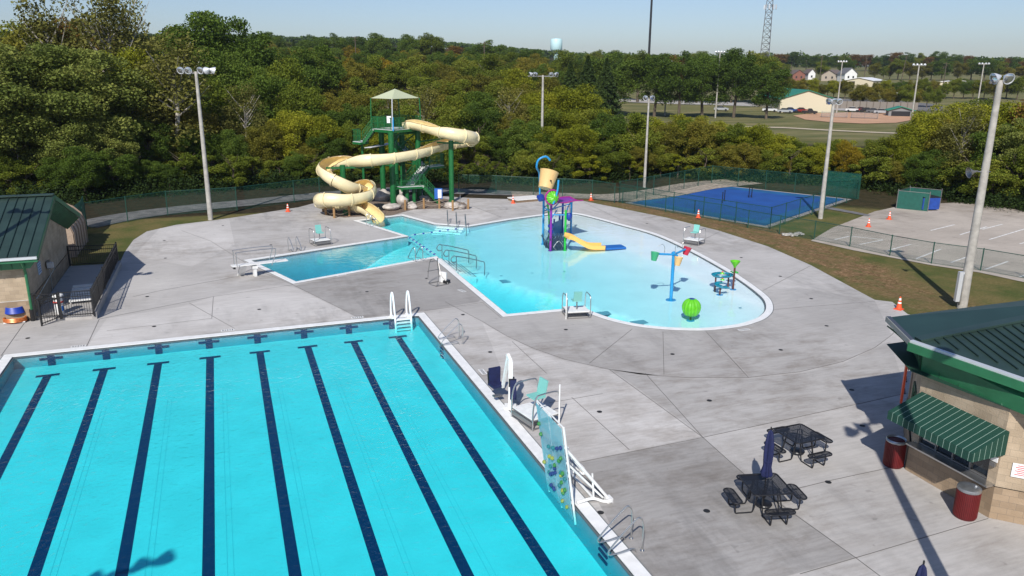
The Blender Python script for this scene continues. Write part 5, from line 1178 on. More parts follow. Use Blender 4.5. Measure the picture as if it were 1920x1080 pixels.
# overturned frame
of = thing('folded_stand_frame', 'bare steel lifeguard frame tipped over at the corner of the diving pool', 'steel frame', G(824, 533), R(20))
for s_ in (-.45, .45):
    MB().tube(cr([(s_-.0, -.35, .03), (s_*1.0, .45, .03), (s_*.85, .62, .5), (s_*.6, .55, 1.35), (s_*.5, .4, 1.5)], 5), .028, 8).build('side_tube', steeld, of, True)
mb = MB()
for z, y in ((.03, -.35), (.05, .45), (1.32, .55), (.75, .6)): mb.tube([(-.45 if z < 1 else -.27, y, z), (.45 if z < 1 else .27, y, z)], .022, 6)
mb.tube([(-.4, -.3, .05), (.1, .2, .35), (.45, .4, .6)], .02, 6); mb.tube([(.4, -.3, .05), (.2, .1, .5), (.3, .5, 1.2)], .02, 6); mb.build('crossbar', steeld, of)
MB().box((.38, .15, .35), (.10, .5, .65), .3).build('cushion', wht, of); MB().box((.45, -.1, .12), (.35, .3, .14), .3).build('wheel_guard', blk, of)

# ------------------------------------------------------------------ pool lift
lt = thing('pool_lift', 'white pool lift with a dark blue seat on the lap pool deck', 'pool lift', G(957, 764)); lt.rotation_euler = (0, 0, R(-20))
MB().box((0, 0, .04), (.45, .45, .08)).build('base', wht, lt); MB().box((0, 0, .95), (.16, .16, 1.85)).build('mast', wht, lt); MB().bar((0, .02, 1.85), (-.12, .25, 2.05), .12, .12).build('mast_head', wht, lt)
MB().bar((-.08, .25, 2.05), (-.30, .65, .55), .10, .10).build('boom', wht, lt); MB().box((.04, .0, 1.05), (.22, .22, .32)).build('battery', blk, lt)
MB().box((-.55, .75, .62), (.50, .46, .10), .5).build('seat', navyf, lt); MB().box((-.62, .92, .95), (.48, .10, .62), .5).build('backrest', navyf, lt); MB().box((.10, -.12, .80), (.24, .22, .75)).build('cover', navyf, lt); MB().tube([(-.85, .75, .7), (-.88, .8, 1.15)], .025, 6).build('armrest', blk, lt)
MB().box((-.5, .55, .25), (.35, .2, .05), .5).build('footrest', steeld, lt)

# ------------------------------------------------------------------ climbing wall
cw = thing('climbing_wall', 'clear aqua climbing wall with coloured holds leaning over the lap pool', 'climbing wall', (-.3, -19, 0)); O4 = Vector(cw.location)
acr = bpy.data.materials.new('acrylic_aqua'); acr.use_nodes = True; n = acr.node_tree.nodes; l = acr.node_tree.links; b = n['Principled BSDF']; b.inputs['Base Color'].default_value = (.32, .56, .64, 1); b.inputs['Roughness'].default_value = .12; b.inputs['Alpha'].default_value = .58
zb, zt2 = -.40, 2.65
def cwp(y, z, off=0): x = -.50-.45*(z-zb)/(zt2-zb)-off; return Vector((x, y, z))-O4
ys_ = (-18.02, -19.0, -19.98)
for a, c2 in zip(ys_, ys_[1:]):
    mb = MB(); mb.add([cwp(a-.03, zb), cwp(c2+.03, zb), cwp(c2+.03, zt2-.05), cwp(a-.03, zt2-.05), cwp(a-.03, zb, .02), cwp(c2+.03, zb, .02), cwp(c2+.03, zt2-.05, .02), cwp(a-.03, zt2-.05, .02)], [(0, 1, 2, 3), (4, 5, 6, 7), (0, 1, 5, 4), (2, 3, 7, 6), (1, 2, 6, 5), (0, 3, 7, 4)]); mb.build('clear_panel', acr, cw)
for y in ys_: MB().tube([cwp(y, zb-.15, -.05), cwp(y, 2.0, -.05), cwp(y, zt2, -.05)], .035, 8).build('upright', wht, cw, True)
mb = MB()
for z in (1.95, zt2): 
    mb.tube([cwp(ys_[0], z, -.04), cwp(ys_[2], z, -.04)], .022, 6)
for z in (.1, 1.0): mb.tube([cwp(ys_[0], z, -.06), cwp(ys_[2], z, -.06)], .03, 6)
mb.build('crossbar', wht, cw)
random.seed(11); hm = [mat('hold_green', (.04, .20, .05), .5), mat('hold_blue', (.015, .04, .16), .5), mat('hold_yellow', (.25, .30, .06), .5), mat('hold_teal', (.02, .16, .18), .5)]
for k in range(34):
    y = random.uniform(-19.85, -18.15); z = random.uniform(-.25, 1.95); p = cwp(y, z, .05); MB().lathe([(.02, -.05), (.055, -.03), (.07, .0), (.045, .05), (.01, .06)], 8, p, Matrix.Rotation(R(-90), 3, 'Y')@Matrix.Rotation(random.random()*3, 3, 'X')).build('hold', hm[k % 4], cw, True)
for y in (ys_[0]-.1, ys_[2]+.12):
    fr = MB(); fr.tube([cwp(y, 1.95, -.05), Vector((.62, y-.1, .10))-O4], .045, 8); fr.tube([cwp(y, 1.45, -.05), Vector((.5, y+.0, .08))-O4], .035, 8); fr.tube(cr([Vector((-.35, y, .08))-O4, Vector((.15, y, .12))-O4, Vector((.45, y-.15, .05))-O4, Vector((.65, y-.3, .1))-O4], 5), .045, 8); fr.tube([Vector((.2, y, .1))-O4, Vector((.12, y, .95))-O4], .03, 6); fr.build('rear_frame', wht, cw, True)
fr = MB(); fr.tube([Vector((.62, ys_[0]-.1, .1))-O4, Vector((.62, ys_[2]+.12, .1))-O4], .045, 8); fr.tube([Vector((.2, ys_[0]-.1, .1))-O4, Vector((.2, ys_[2]+.12, .1))-O4], .04, 8)
for y in ys_[:1]+ys_[2:]: fr.box(Vector((.63, y, .07))-O4, (.18, .25, .14))
fr.build('base_frame', wht, cw, True)

# ------------------------------------------------------------------ picnic tables with umbrellas
blkc = mat('black_coated', (.012, .012, .014), .4); pmesh = mesh_mat('expanded_metal', (.010, .010, .012), .03, .0175)
pt_ = thing('picnic_table', 'black mesh picnic table with a closed navy umbrella nearest the camera', 'picnic table', (0, 0, 0), 0, 'black mesh picnic tables')
def rrect(w_, h_, r, n_=5):
    out = []
    for cx, cy, a0 in ((w_/2-r, h_/2-r, 0), (-w_/2+r, h_/2-r, 90), (-w_/2+r, -h_/2+r, 180), (w_/2-r, -h_/2+r, 270)):
        for k in range(n_+1): a = R(a0+90*k/n_); out.append((cx+r*math.cos(a), cy+r*math.sin(a)))
    return out
def mesh_top(par, w_, h_, r, c_, z, nm, ribs, rz=0):
    pr_ = rrect(w_, h_, r); ca, sa = math.cos(rz), math.sin(rz); P_ = [Vector((c_[0]+x*ca-y*sa, c_[1]+x*sa+y*ca, z)) for x, y in pr_]; mb = MB().add(P_, [tuple(range(len(P_)))]); o = mb.build(nm, pmesh, par); set_uv(o, lambda co: (co.x, co.y)); e = MB(); e.tube(P_, .022, 8, closed=True); e.build('edge_tube', blkc, o, True); rb_ = MB()
    for a, c2 in ribs: rb_.tube([Vector((c_[0]+a[0]*ca-a[1]*sa, c_[1]+a[0]*sa+a[1]*ca, z-.02)), Vector((c_[0]+c2[0]*ca-c2[1]*sa, c_[1]+c2[0]*sa+c2[1]*ca, z-.02))], .012, 5)
    rb_.build('rib', blkc, o); return o
mesh_top(pt_, 1.17, 1.17, .10, (0, 0), .76, 'table_top', [((-.55, -.55), (.55, .55)), ((-.55, .55), (.55, -.55)), ((-.3, -.3), (.3, -.3)), ((-.3, .3), (.3, .3)), ((-.3, -.3), (-.3, .3)), ((.3, -.3), (.3, .3))])
for k in range(4):
    a = k*math.pi/2; d = Vector((math.cos(a), math.sin(a), 0)); s_ = Vector((-d.y, d.x, 0)); c_ = d*.98
    mesh_top(pt_, .30, .86, .14, (c_.x, c_.y), .45, 'seat', [((0, -.4), (0, .4)), ((-.12, .15), (.12, .15)), ((-.12, -.15), (.12, -.15))], a)
    for sg_ in (-.24, .24): MB().tube(cr([d*.30+s_*sg_*.9+Vector((0, 0, .74)), d*.38+s_*sg_+Vector((0, 0, .35)), d*.45+s_*sg_+Vector((0, 0, .06)), d*.56+s_*sg_+Vector((0, 0, .025)), d*.86+s_*sg_+Vector((0, 0, .025)), d*.97+s_*sg_+Vector((0, 0, .06)), c_+s_*sg_+Vector((0, 0, .43))], 4), .021, 8).build('leg', blkc, pt_, True)
MB().lathe([(.03, .08), (.22, .10), (.24, .13), (.22, .16), (.03, .18)], 20).build('umbrella_base', blkc, pt_)
ua = G(1390, 888, .76); ub_ = G(1455, 884, .76); ctr = G(1436, 908, .76)
tb1 = pt_; tb1.location = (ctr.x, ctr.y, 0); tb1.rotation_euler = (0, 0, R(-13))
ctr2 = G(1499, 813, .76); tb2 = dup(pt_, (ctr2.x, ctr2.y, 0), R(2), 'black mesh picnic table without an umbrella behind the navy umbrella')
def umbrella(loc, label):
    t = thing('closed_umbrella', label, 'umbrella', loc, 0, 'closed navy umbrellas'); MB().tube([(0, 0, .1), (0, 0, 2.45)], .02, 8).build('pole', blkc, t); n_ = 28; prof = [(.035, 1.02), (.12, 1.04), (.155, 1.12), (.11, 1.35), (.125, 1.7), (.12, 2.05), (.07, 2.4), (.015, 2.5)]; vs_ = []
    for r, z in prof:
        for k in range(n_): a = k*2*math.pi/n_; rr_ = r*(1+.22*math.sin(a*6+z*1.2)); vs_.append((rr_*math.cos(a), rr_*math.sin(a), z))
    MB().add(vs_, [(i*n_+k, i*n_+(k+1) % n_, (i+1)*n_+(k+1) % n_, (i+1)*n_+k) for i in range(len(prof)-1) for k in range(n_)]).build('cloth', navyf, t, True); MB().lathe([(.13, 1.5), (.135, 1.53), (.13, 1.56)], 16).build('tie_strap', navyf, t); MB().lathe([(.02, 2.5), (.02, 2.58), (.005, 2.6)], 8).build('finial', blkc, t)
umbrella((ctr.x-.02, ctr.y+.0, 0), 'closed navy umbrella standing through the nearest picnic table')
u2 = G(1731, 1062, 2.45); umbrella((u2.x, u2.y, 0), 'closed navy umbrella whose tip shows at the bottom edge of the photo')
tb3 = dup(pt_, (u2.x, u2.y, 0), R(10), 'black mesh picnic table just below the bottom edge of the photo')

# ------------------------------------------------------------------ trash cans, cones
redm = mat('trash_red', (.11, .008, .010), .55, noise=.25, nscale=9); lidm = mat('lid_steel', (.40, .42, .44), .35, .8, noise=.2, nscale=6)
def trash(loc, label, lid):
    t = thing('trash_can', label, 'trash can', loc, 0, 'red steel trash cans'); b_ = MB().lathe([(.28, 0), (.30, .03), (.30, .88), (.27, .9)], 28).build('body', redm, t, True); sl = MB()
    for k in range(40): a = k*2*math.pi/40; sl.box((.305*math.cos(a), .305*math.sin(a), .46), (.02, .02, .78), a)
    sl.build('slats', mat('trash_slat', (.14, .012, .013), .5), b_)
    if lid: MB().lathe([(.31, .86), (.32, .90), (.31, .95), (.27, .97), (.02, .98)], 28).build('lid', lidm, t, True); MB().lathe([(.03, 0), (.03, .03), (.01, .04)], 8, (.12, -.1, .98)).build('knob', gut, t)
    else: MB().lathe([(.31, .86), (.32, .90), (.29, .95), (.25, .90), (.24, .6)], 28).build('rim', lidm, t, True); MB().lathe([(.24, .86), (.01, .86)], 20).build('liner', blk, t)
trash(G(1674, 872), 'dark red trash can with an open top left of the serving window', False); trash(G(1808, 968), 'dark red trash can with a grey lid below the serving counter', True)
cone0 = None
def cone(loc, rz, label):
    global cone0
    t = thing('traffic_cone', label, 'traffic cone', loc, rz, 'orange traffic cones'); MB().box((0, 0, .02), (.40, .40, .04)).build('base', orange, t)
    MB().lathe([(.16, .04), (.115, .25), (.04, .71), (.02, .72)], 18).build('cone', orange, t, True)
    MB().lathe([(.102, .34), (.080, .46)], 18).build('collar', wht, t, True); MB().lathe([(.071, .52), (.052, .64)], 18).build('collar', wht, t, True); return t
cone0 = cone(G(1685, 580), .3, 'orange cone at the deck corner next to the snack building roof')
def zz(x, y, z=0): q = G(x, y, z); q.z = T(q.x, q.y)+.02; return q
for x, y, z, lb in [(540, 397, 0, 'orange cone on the deck edge left of the slide'), (962, 381, 0, 'orange cone beside the white slab at the rear of the deck'), (1108, 376, 0, 'orange cone in front of the fence above the kids pool'),
                    (1309, 408, 0, 'orange cone on the grass strip in front of the blue court'), (1628, 426, LOW, 'left orange cone of the two in the parking lot'), (1667, 412, LOW, 'right orange cone of the two in the parking lot')]:
    q = zz(x, y, z); q.z = max(q.z, LOW+.04 if z else 0); dup(cone0, q, random.random()*3, lb)
# white slab at the rear
hs = thing('hatch_slab', 'flat white slab lying on the rear deck beside a cone', 'slab', G(985, 376), R(8)); MB().box((0, 0, .12), (2.9, 1.8, .22)).build('base', mat('slab_brown', (.2, .14, .09), .9), hs); MB().box((0, 0, .26), (3.0, 1.9, .08)).build('lid', mat('slab_white', (.72, .70, .66), .7, noise=.1), hs)
# rubble
rk = thing('rubble_pile', 'pale heap of broken rubble beside the fence below the court', 'rubble', zz(1481, 442, LOW)); random.seed(3); mb = MB()
for k in range(40): mb.box((random.gauss(0, .5), random.gauss(0, .22), .06+random.random()*.08), (random.uniform(.1, .3), random.uniform(.1, .25), random.uniform(.05, .15)), random.random()*3)
mb.build('debris', mat('debris_pale', (.48, .46, .42), .8, noise=.3), rk)
# ------------------------------------------------------------------ dumpster enclosure
de = G(1680, 391, LOW); dn1 = G(1739, 397, LOW); df = G(1761, 390, LOW); db2 = G(1702, 384, LOW)
ne = thing('dumpster_enclosure', 'green slatted chain link enclosure around the blue dumpster', 'enclosure', de); slat = mat('slat_green', (.012, .10, .075), .6, noise=.15, nscale=3)
H2 = 1.75
for a, c2 in ((de, dn1), (df, db2), (db2, de)):
    a = a-de; c2 = c2-de; mb = MB(); n_ = 40; mb.bar(a+Vector((0, 0, H2/2)), c2+Vector((0, 0, H2/2)), .02, H2-.1); mb.build('slat_panel', slat, ne); MB().tube([a+Vector((0, 0, H2)), c2+Vector((0, 0, H2))], .025, 6).build('rail', steeld, ne)
for p in (de, dn1, df, db2): MB().tube([p-de, p-de+Vector((0, 0, H2+.15))], .045, 8).build('post', steeld, ne)
dm = thing('dumpster', 'blue dumpster with white lettering inside the green enclosure', 'dumpster', dn1.lerp(df, .5)+Vector((-.75, .25, 0)), R(-14)); MB().box((0, 0, .72), (1.7, 1.5, 1.1)).build('body', mat('dumpster_blue', (.015, .06, .30), .5, noise=.2, nscale=3), dm); MB().box((0, 0, 1.32), (1.75, 1.55, .07)).build('lid', blk, dm); MB().box((.87, 0, .95), (.02, .5, .28)).build('lettering', wht, dm)
#PART5
# ------------------------------------------------------------------ trees
rng = np.random.default_rng(5)
LM = {
 'dark': leaf_mat('leaf_dark', (0.059, 0.096, 0.016), (0.101, 0.160, 0.023), (0.170, 0.222, 0.037)),
 'mid': leaf_mat('leaf_mid', (0.096, 0.132, 0.016), (0.173, 0.213, 0.025), (0.303, 0.298, 0.045)),
 'feather': leaf_mat('leaf_feather', (0.127, 0.167, 0.035), (0.218, 0.255, 0.057), (0.360, 0.352, 0.088)),
 'lime': leaf_mat('leaf_lime', (0.138, 0.159, 0.013), (0.248, 0.267, 0.021), (0.406, 0.377, 0.035)),
 'olive': leaf_mat('leaf_olive', (0.119, 0.123, 0.018), (0.209, 0.196, 0.029), (0.335, 0.261, 0.040)),
 'gold': leaf_mat('leaf_gold', (0.167, 0.133, 0.014), (0.288, 0.213, 0.017), (0.441, 0.292, 0.028)),
 'sparse': leaf_mat('leaf_sparse', (0.120, 0.121, 0.030), (0.218, 0.213, 0.050), (0.355, 0.297, 0.074)),
 'rust': leaf_mat('leaf_rust', (0.135, 0.068, 0.021), (0.213, 0.131, 0.032), (0.286, 0.172, 0.044)),
 'conifer': leaf_mat('leaf_conifer', (0.047, 0.079, 0.022), (0.079, 0.122, 0.031), (0.118, 0.162, 0.040)),
}
bark = mat('bark', (.11, .085, .06), .9, noise=.4, nscale=6, stretch=(1, 1, .2)); barkw = mat('bark_pale', (.38, .35, .30), .85, noise=.35, nscale=5, stretch=(1, 1, .3)); barkg = mat('bark_grey', (.24, .21, .18), .9, noise=.3, nscale=6)
def leaf_mesh(name, cent, size, m_, up=.35):
    """cent (n,3): one small bent leaf spray per centre"""
    n_ = len(cent); nr = rng.normal(size=(n_, 3)); nr[:, 2] = np.abs(nr[:, 2])+up; nr /= np.linalg.norm(nr, axis=1)[:, None]
    t = rng.normal(size=(n_, 3)); t -= nr*(t*nr).sum(1)[:, None]; t /= np.linalg.norm(t, axis=1)[:, None]; b_ = np.cross(nr, t)
    s_ = (size*rng.uniform(.6, 1.3, n_))[:, None]; a_ = rng.uniform(.45, .9, n_)[:, None]
    p = np.stack([cent-t*s_, cent-b_*s_*a_+nr*s_*.15, cent+t*s_*1.1-nr*s_*.1, cent+b_*s_*a_+nr*s_*.1], 1).reshape(-1, 3)
    me_ = bpy.data.meshes.new(name); me_.vertices.add(len(p)); me_.vertices.foreach_set('co', p.ravel().astype(np.float32)); me_.loops.add(4*n_); me_.loops.foreach_set('vertex_index', np.arange(4*n_, dtype=np.int32))
    me_.polygons.add(n_); me_.polygons.foreach_set('loop_start', np.arange(0, 4*n_, 4, dtype=np.int32)); me_.polygons.foreach_set('loop_total', np.full(n_, 4, dtype=np.int32)); me_.materials.append(m_); me_.update(calc_edges=True); me_.validate(); return me_
def crown_points(kind, n_, H=10.0):
    out = []
    if kind == 'conifer':
        z = 1.0+rng.random(n_)**.8*(H-1.2); f = (H-z)/(H-1); k = np.floor(z*2.2); ang = rng.uniform(0, 2*np.pi, n_); br = (.75+.25*np.sin(ang*5+k*2.1)); r = f*2.6*br*np.sqrt(rng.uniform(.35, 1, n_)); z = z-r*.25
        return np.stack([r*np.cos(ang), r*np.sin(ang), z], 1)
    nl = {'sparse': 46, 'feather': 60, 'bush': 22}.get(kind, 58); lobes = []
    cz, rx, rzz = (5.9, 3.3, 3.8)
    if kind == 'bush': cz, rx, rzz = 4.2, 4.4, 4.8
    if kind == 'sparse': cz, rx, rzz = 6.2, 2.7, 3.8
    for _ in range(nl):
        d = rng.normal(size=3); d /= np.linalg.norm(d); rr = rng.uniform(.45, .98); c_ = np.array([d[0]*rx*rr, d[1]*rx*rr, cz+d[2]*rzz*rr]); lobes.append((c_, rng.uniform(.45, 1.15)*(.85 if kind == 'sparse' else 1)))
    w_ = np.array([l_[1]**2 for l_ in lobes]); w_ /= w_.sum(); idx = rng.choice(nl, n_, p=w_)
    C_ = np.array([l_[0] for l_ in lobes])[idx]; R_ = np.array([l_[1] for l_ in lobes])[idx]
    d = rng.normal(size=(n_, 3)); d[:, 2] += .35; d /= np.linalg.norm(d, axis=1)[:, None]; rr = R_*rng.uniform(.35, 1.25, n_)**.8
    p = C_ + d*rr[:, None]*np.array([1.15, 1.15, .62 if kind == 'feather' else .8]); p[:, 2] = np.maximum(p[:, 2], .6); return p
def trunk_mesh(kind, m_, H=10.0):
    mb = MB(); th = H*(.72 if kind == 'conifer' else .80 if kind == 'sparse' else .62); base = Vector((0, 0, -.5)); px_, py_ = rng.normal(0, .25, 2)
    tp = [base, Vector((px_*.3, py_*.3, th*.3)), Vector((px_, py_, th*.65)), Vector((px_*1.3, py_*.8, th))]; mb.tube(cr(tp, 3), ([.26, .24, .22, .21, .2, .18, .16, .14, .11, .07] if kind != 'sparse' else [.22, .2, .18, .17, .15, .13, .10, .07, .04, .015])[:len(cr(tp, 3))], 7)
    if kind != 'conifer':
        for k in range(18 if kind == 'sparse' else 7):
            f = rng.uniform(.35, .95); a = rng.uniform(0, 6.28); L = rng.uniform(1.6, 3.0); s0 = Vector((px_*f, py_*f, th*f)); e_ = s0+Vector((math.cos(a)*L*.75, math.sin(a)*L*.75, L*.85)); mb.tube([s0, s0.lerp(e_, .5)+Vector((0, 0, -.12)), e_], [.065, .04, .012] if kind == 'sparse' else [.09, .06, .025], 5)
    b_ = mb.build('trunk_tmp', m_); me_ = b_.data; bpy.data.objects.remove(b_); return me_
KIND = {  # kind: (object name, leaf mat, crown shape, leaves, leaf size, bark, label words)
 'dark': ('broadleaf_tree', 'dark', 'round', 24000, .105, bark, 'dark green broadleaf tree'), 'mid': ('broadleaf_tree', 'mid', 'round', 24000, .105, bark, 'mid green broadleaf tree'),
 'feather': ('locust_tree', 'feather', 'feather', 28000, .088, barkg, 'feathery green tree'), 'lime': ('broadleaf_tree', 'lime', 'round', 24000, .10, bark, 'yellow green broadleaf tree'),
 'olive': ('broadleaf_tree', 'olive', 'round', 24000, .10, bark, 'olive green broadleaf tree'), 'gold': ('broadleaf_tree', 'gold', 'round', 22000, .10, bark, 'golden leaved tree'),
 'sparse': ('sycamore_tree', 'sparse', 'sparse', 6500, .095, barkw, 'thin leaved pale trunked tree'), 'rust': ('broadleaf_tree', 'rust', 'round', 13000, .12, bark, 'rusty brown tree'), 'conifer': ('conifer_tree', 'conifer', 'conifer', 16000, .13, bark, 'dark conifer tree'),
 'bush': ('shrub', 'mid', 'bush', 14000, .13, bark, 'bushy green shrub'), 'bushlime': ('shrub', 'lime', 'bush', 14000, .13, bark, 'yellow green shrub')}
PROTO = {}
def proto(kind, var):
    if (kind, var) not in PROTO:
        nm, lm, shp, n_, sz, bk_, _ = KIND[kind]; PROTO[(kind, var)] = (leaf_mesh('crown', crown_points(shp, n_), sz, LM[lm], .2 if shp == 'conifer' else .45), trunk_mesh(shp, bk_))
    return PROTO[(kind, var)]
TREES = []
def tree(px, D, H, kind, wf=1.0, row='', yref=200):
    p = GD(px, yref, D); z = T(p.x, p.y); nm, lm, shp, n_, sz, bk_, words = KIND[kind]; cm, tm = proto(kind, int(rng.integers(0, 2)) if kind in ('dark', 'mid', 'feather', 'lime', 'olive') else 0)
    o = bpy.data.objects.new(nm, None); COL.objects.link(o); o.location = (p.x, p.y, z); s_ = H/9.6; o.scale = (s_*wf, s_*wf, s_); o.rotation_euler = (0, 0, rng.uniform(0, 6.28))
    for q_, me_ in (('trunk', tm), ('crown', cm)): c_ = bpy.data.objects.new(q_, me_); COL.objects.link(c_); c_.parent = o
    o['category'] = 'shrub' if nm == 'shrub' else 'tree'; TREES.append((o, px, D, words, row))
def Htop(px, ytop, D):
    p = GD(px, ytop, D); return p.z - T(p.x, p.y)
def De(px): return float(np.interp(px, [-60, 150, 300, 600, 1000, 1150, 1250, 1450, 1600, 1700, 1800, 1900, 2000], [86, 84.5, 87, 90.5, 91.5, 94, 99, 99.5, 99, 95, 94.5, 91, 89]))
def E_(o): return lambda px: De(px)+o
def row(x0, x1, D, ytop, kinds, name, wf=1.0, jit=12, sp=.62, skip=None):
    px = x0
    while px < x1:
        yt = (ytop(px) if callable(ytop) else ytop)+rng.normal(0, jit); d = (D(px) if callable(D) else D)*(1+rng.normal(0, .012)); H = max(2.5, Htop(px, yt, d)); k = kinds[int(rng.integers(0, len(kinds)))]
        w_ = wf*rng.uniform(.85, 1.2)
        if not (skip and skip(px)): tree(px, d, H, k, w_, name)
        px += max(9, 6.6*H/9.6*w_*1456/d*sp*rng.uniform(.8, 1.2))
def lerp_tab(tab):
    return lambda x: float(np.interp(x, [t[0] for t in tab], [t[1] for t in tab]))
# left: tall trees close behind the path
for px, o_, yt, k, w_ in [(-45, 5, 62, 'feather', 1.15), (50, 6, 66, 'feather', 1.25), (150, 8, 80, 'feather', 1.15), (222, 9, 135, 'feather', 1.0), (105, 4, 185, 'feather', 1.0), (20, 4, 195, 'feather', 1.0), (200, 4, 215, 'feather', .9), (268, 6, 220, 'dark', .9),
                         (-10, 16, 48, 'olive', 1.0), (120, 22, -2, 'sparse', .8), (215, 18, -14, 'sparse', .9), (255, 24, 5, 'sparse', .7), (175, 26, 30, 'rust', .8), (70, 28, 42, 'mid', 1.0), (318, 8, 78, 'sparse', 1.25), (355, 10, 185, 'olive', .9), (275, 14, 110, 'lime', .9), (240, 12, 90, 'lime', .8),
                         (330, 38, 48, 'mid', .9), (378, 40, 28, 'dark', 1.0), (452, 42, 42, 'dark', .9), (420, 30, 95, 'dark', .9), (520, 28, 105, 'mid', 1.0), (565, 16, 150, 'mid', .9), (455, 8, 165, 'sparse', .9), (492, 5, 225, 'olive', .9), (548, 6, 205, 'lime', 1.05), (430, 5, 245, 'dark', .9), (600, 5, 215, 'lime', 1.0), (395, 16, 150, 'mid', .9), (500, 18, 130, 'dark', .9)]:
    tree(px, De(px)+o_, Htop(px, yt, De(px)+o_), k, w_, 'front rows')
row(-50, 620, E_(1), 292, ['bush', 'dark', 'mid'], 'forest edge', 1.2, 12, .8)
row(300, 620, E_(7), 258, ['mid', 'dark', 'olive'], 'second line', 1.1, 10, .7)
row(-40, 600, 150, lambda x: 92 if x < 350 else 75+.02*(x-350), ['dark', 'mid', 'olive'], 'fourth line', 1.0, 8, .7)
row(400, 720, 185, lerp_tab([(380, 85), (480, 82), (560, 88), (700, 100)]), ['gold', 'olive', 'mid', 'gold'], 'fifth line', 1.0, 5, .7)
# middle: wooded slope behind the slide
row(570, 1010, E_(4), 240, ['mid', 'lime', 'olive', 'dark'], 'forest edge', 1.1, 12, .7)
row(560, 1010, E_(1), 300, ['bush', 'bush', 'bushlime'], 'undergrowth line', 1.3, 8, .7)
row(590, 1000, 106, 203, ['mid', 'olive', 'dark', 'lime'], 'second line', 1.05, 9, .72)
row(560, 1010, 123, 172, ['olive', 'mid', 'sparse', 'dark'], 'third line', 1.0, 8, .74)
row(570, 1030, 148, 148, ['olive', 'mid', 'olive', 'gold'], 'fourth line', 1.0, 6, .76)
row(590, 1040, 183, 126, ['olive', 'gold', 'mid', 'lime'], 'fifth line', 1.05, 5, .8)
row(560, 1050, 228, 108, ['gold', 'olive', 'gold', 'mid'], 'sixth line', 1.1, 4, .85)
row(480, 1060, 290, 97, ['dark', 'olive', 'mid', 'dark'], 'seventh line', 1.0, 5, .85)
row(470, 1080, 370, lerp_tab([(480, 52), (530, 60), (560, 72), (700, 70), (830, 68), (900, 82), (1000, 98), (1080, 106)]), ['dark', 'dark', 'mid', 'rust', 'conifer', 'dark'], 'skyline', 1.0, 8, 1.0)
row(470, 1000, 330, lerp_tab([(470, 75), (600, 92), (1000, 100)]), ['olive', 'mid', 'gold', 'dark'], 'upper slope line', 1.15, 4, .8)
row(470, 1000, 450, lerp_tab([(470, 66), (560, 78), (700, 78), (1000, 92)]), ['dark', 'mid', 'dark'], 'skyline rear', 1.2, 4, .9)
# low band right of the slide, with the field showing above it
row(1000, 1500, E_(3), lerp_tab([(1000, 240), (1100, 225), (1250, 222), (1400, 230), (1450, 246), (1500, 266)]), ['lime', 'mid', 'lime', 'olive', 'dark'], 'forest edge', 1.15, 8, .62)
row(1000, 1500, E_(0), 275, ['mid', 'bush', 'olive', 'bushlime'], 'undergrowth line', 1.25, 10, .62)
row(1010, 1500, E_(15), lerp_tab([(1000, 200), (1100, 208), (1200, 214), (1400, 224), (1500, 266)]), ['lime', 'mid', 'lime', 'sparse'], 'second line', 1.05, 5, .68)
row(990, 1090, 125, 170, ['mid', 'lime'], 'third line', 1.0, 6, .7)
for px, D, yt, k, w_ in [(1068, 190, 118, 'conifer', 1.35), (1100, 185, 108, 'conifer', 1.4), (1135, 195, 112, 'conifer', 1.35), (1090, 170, 150, 'conifer', 1.4), (1122, 168, 145, 'conifer', 1.3), (1020, 210, 122, 'dark', 1.0)]: tree(px, D, Htop(px, yt, D), k, w_, 'conifer group')
row(1150, 1450, 225, lerp_tab([(1150, 105), (1250, 103), (1320, 106), (1400, 100), (1490, 135)]), ['dark', 'dark', 'mid', 'dark'], 'park trees', 1.05, 5, .72)
row(1060, 1440, 300, 99, ['dark', 'mid', 'rust', 'dark'], 'park rear line', 1.0, 5, .85)
# right: behind the parking lot
row(1490, 1770, E_(1), 285, ['mid', 'lime', 'bush', 'olive'], 'forest edge', 1.2, 10, .6)
row(1500, 1780, E_(7), 268, ['mid', 'dark', 'lime'], 'second line', 1.1, 8, .65)
row(1740, 1990, E_(2), 272, ['bush', 'mid', 'dark'], 'forest edge', 1.2, 10, .6)
for px, D, yt, k, w_ in [(1712, 103, 232, 'lime', 1.0), (1752, 104, 210, 'lime', 1.0), (1808, 98, 205, 'sparse', 1.1), (1830, 103, 195, 'lime', 1.0), (1860, 104, 196, 'lime', 1.0), (1905, 100, 188, 'lime', 1.0), (1955, 100, 180, 'rust', 1.0), (1780, 118, 192, 'lime', 1.1), (1840, 120, 186, 'mid', 1.0), (1800, 101, 222, 'olive', .9), (1890, 96, 235, 'dark', 1.0), (1740, 112, 208, 'lime', .9),
                         (1935, 94, 220, 'feather', 1.0), (1600, 100, 262, 'gold', .9), (1545, 102, 268, 'mid', .9)]: tree(px, D, Htop(px, yt, D), k, w_, 'front rows')
# beyond the ball field
row(1440, 1600, 345, 150, ['mid', 'olive', 'lime'], 'line behind the tan hall', 1.0, 4, .8); row(1600, 1760, 300, 162, ['mid', 'olive', 'rust'], 'line behind the ball field', 1.0, 4, .8)
row(1640, 1960, 350, 150, ['mid', 'lime', 'olive', 'dark'], 'line behind the ball field', 1.0, 5, .85)
row(1420, 1960, 560, lambda x: 110+(3 if x < 1600 else 6), ['dark', 'mid', 'dark', 'olive'], 'far slope line', 1.1, 3, .9, skip=lambda p: 1480 < p < 1525 or 1545 < p < 1572 or 1583 < p < 1610)
row(1420, 1980, 760, lerp_tab([(1420, 98), (1600, 102), (1660, 100), (1800, 106), (1980, 108)]), ['dark', 'dark', 'mid', 'rust'], 'skyline', 1.2, 3, 1.0)
row(1090, 1430, 520, 97, ['dark', 'mid', 'conifer', 'dark'], 'skyline', 1.1, 4, .95)
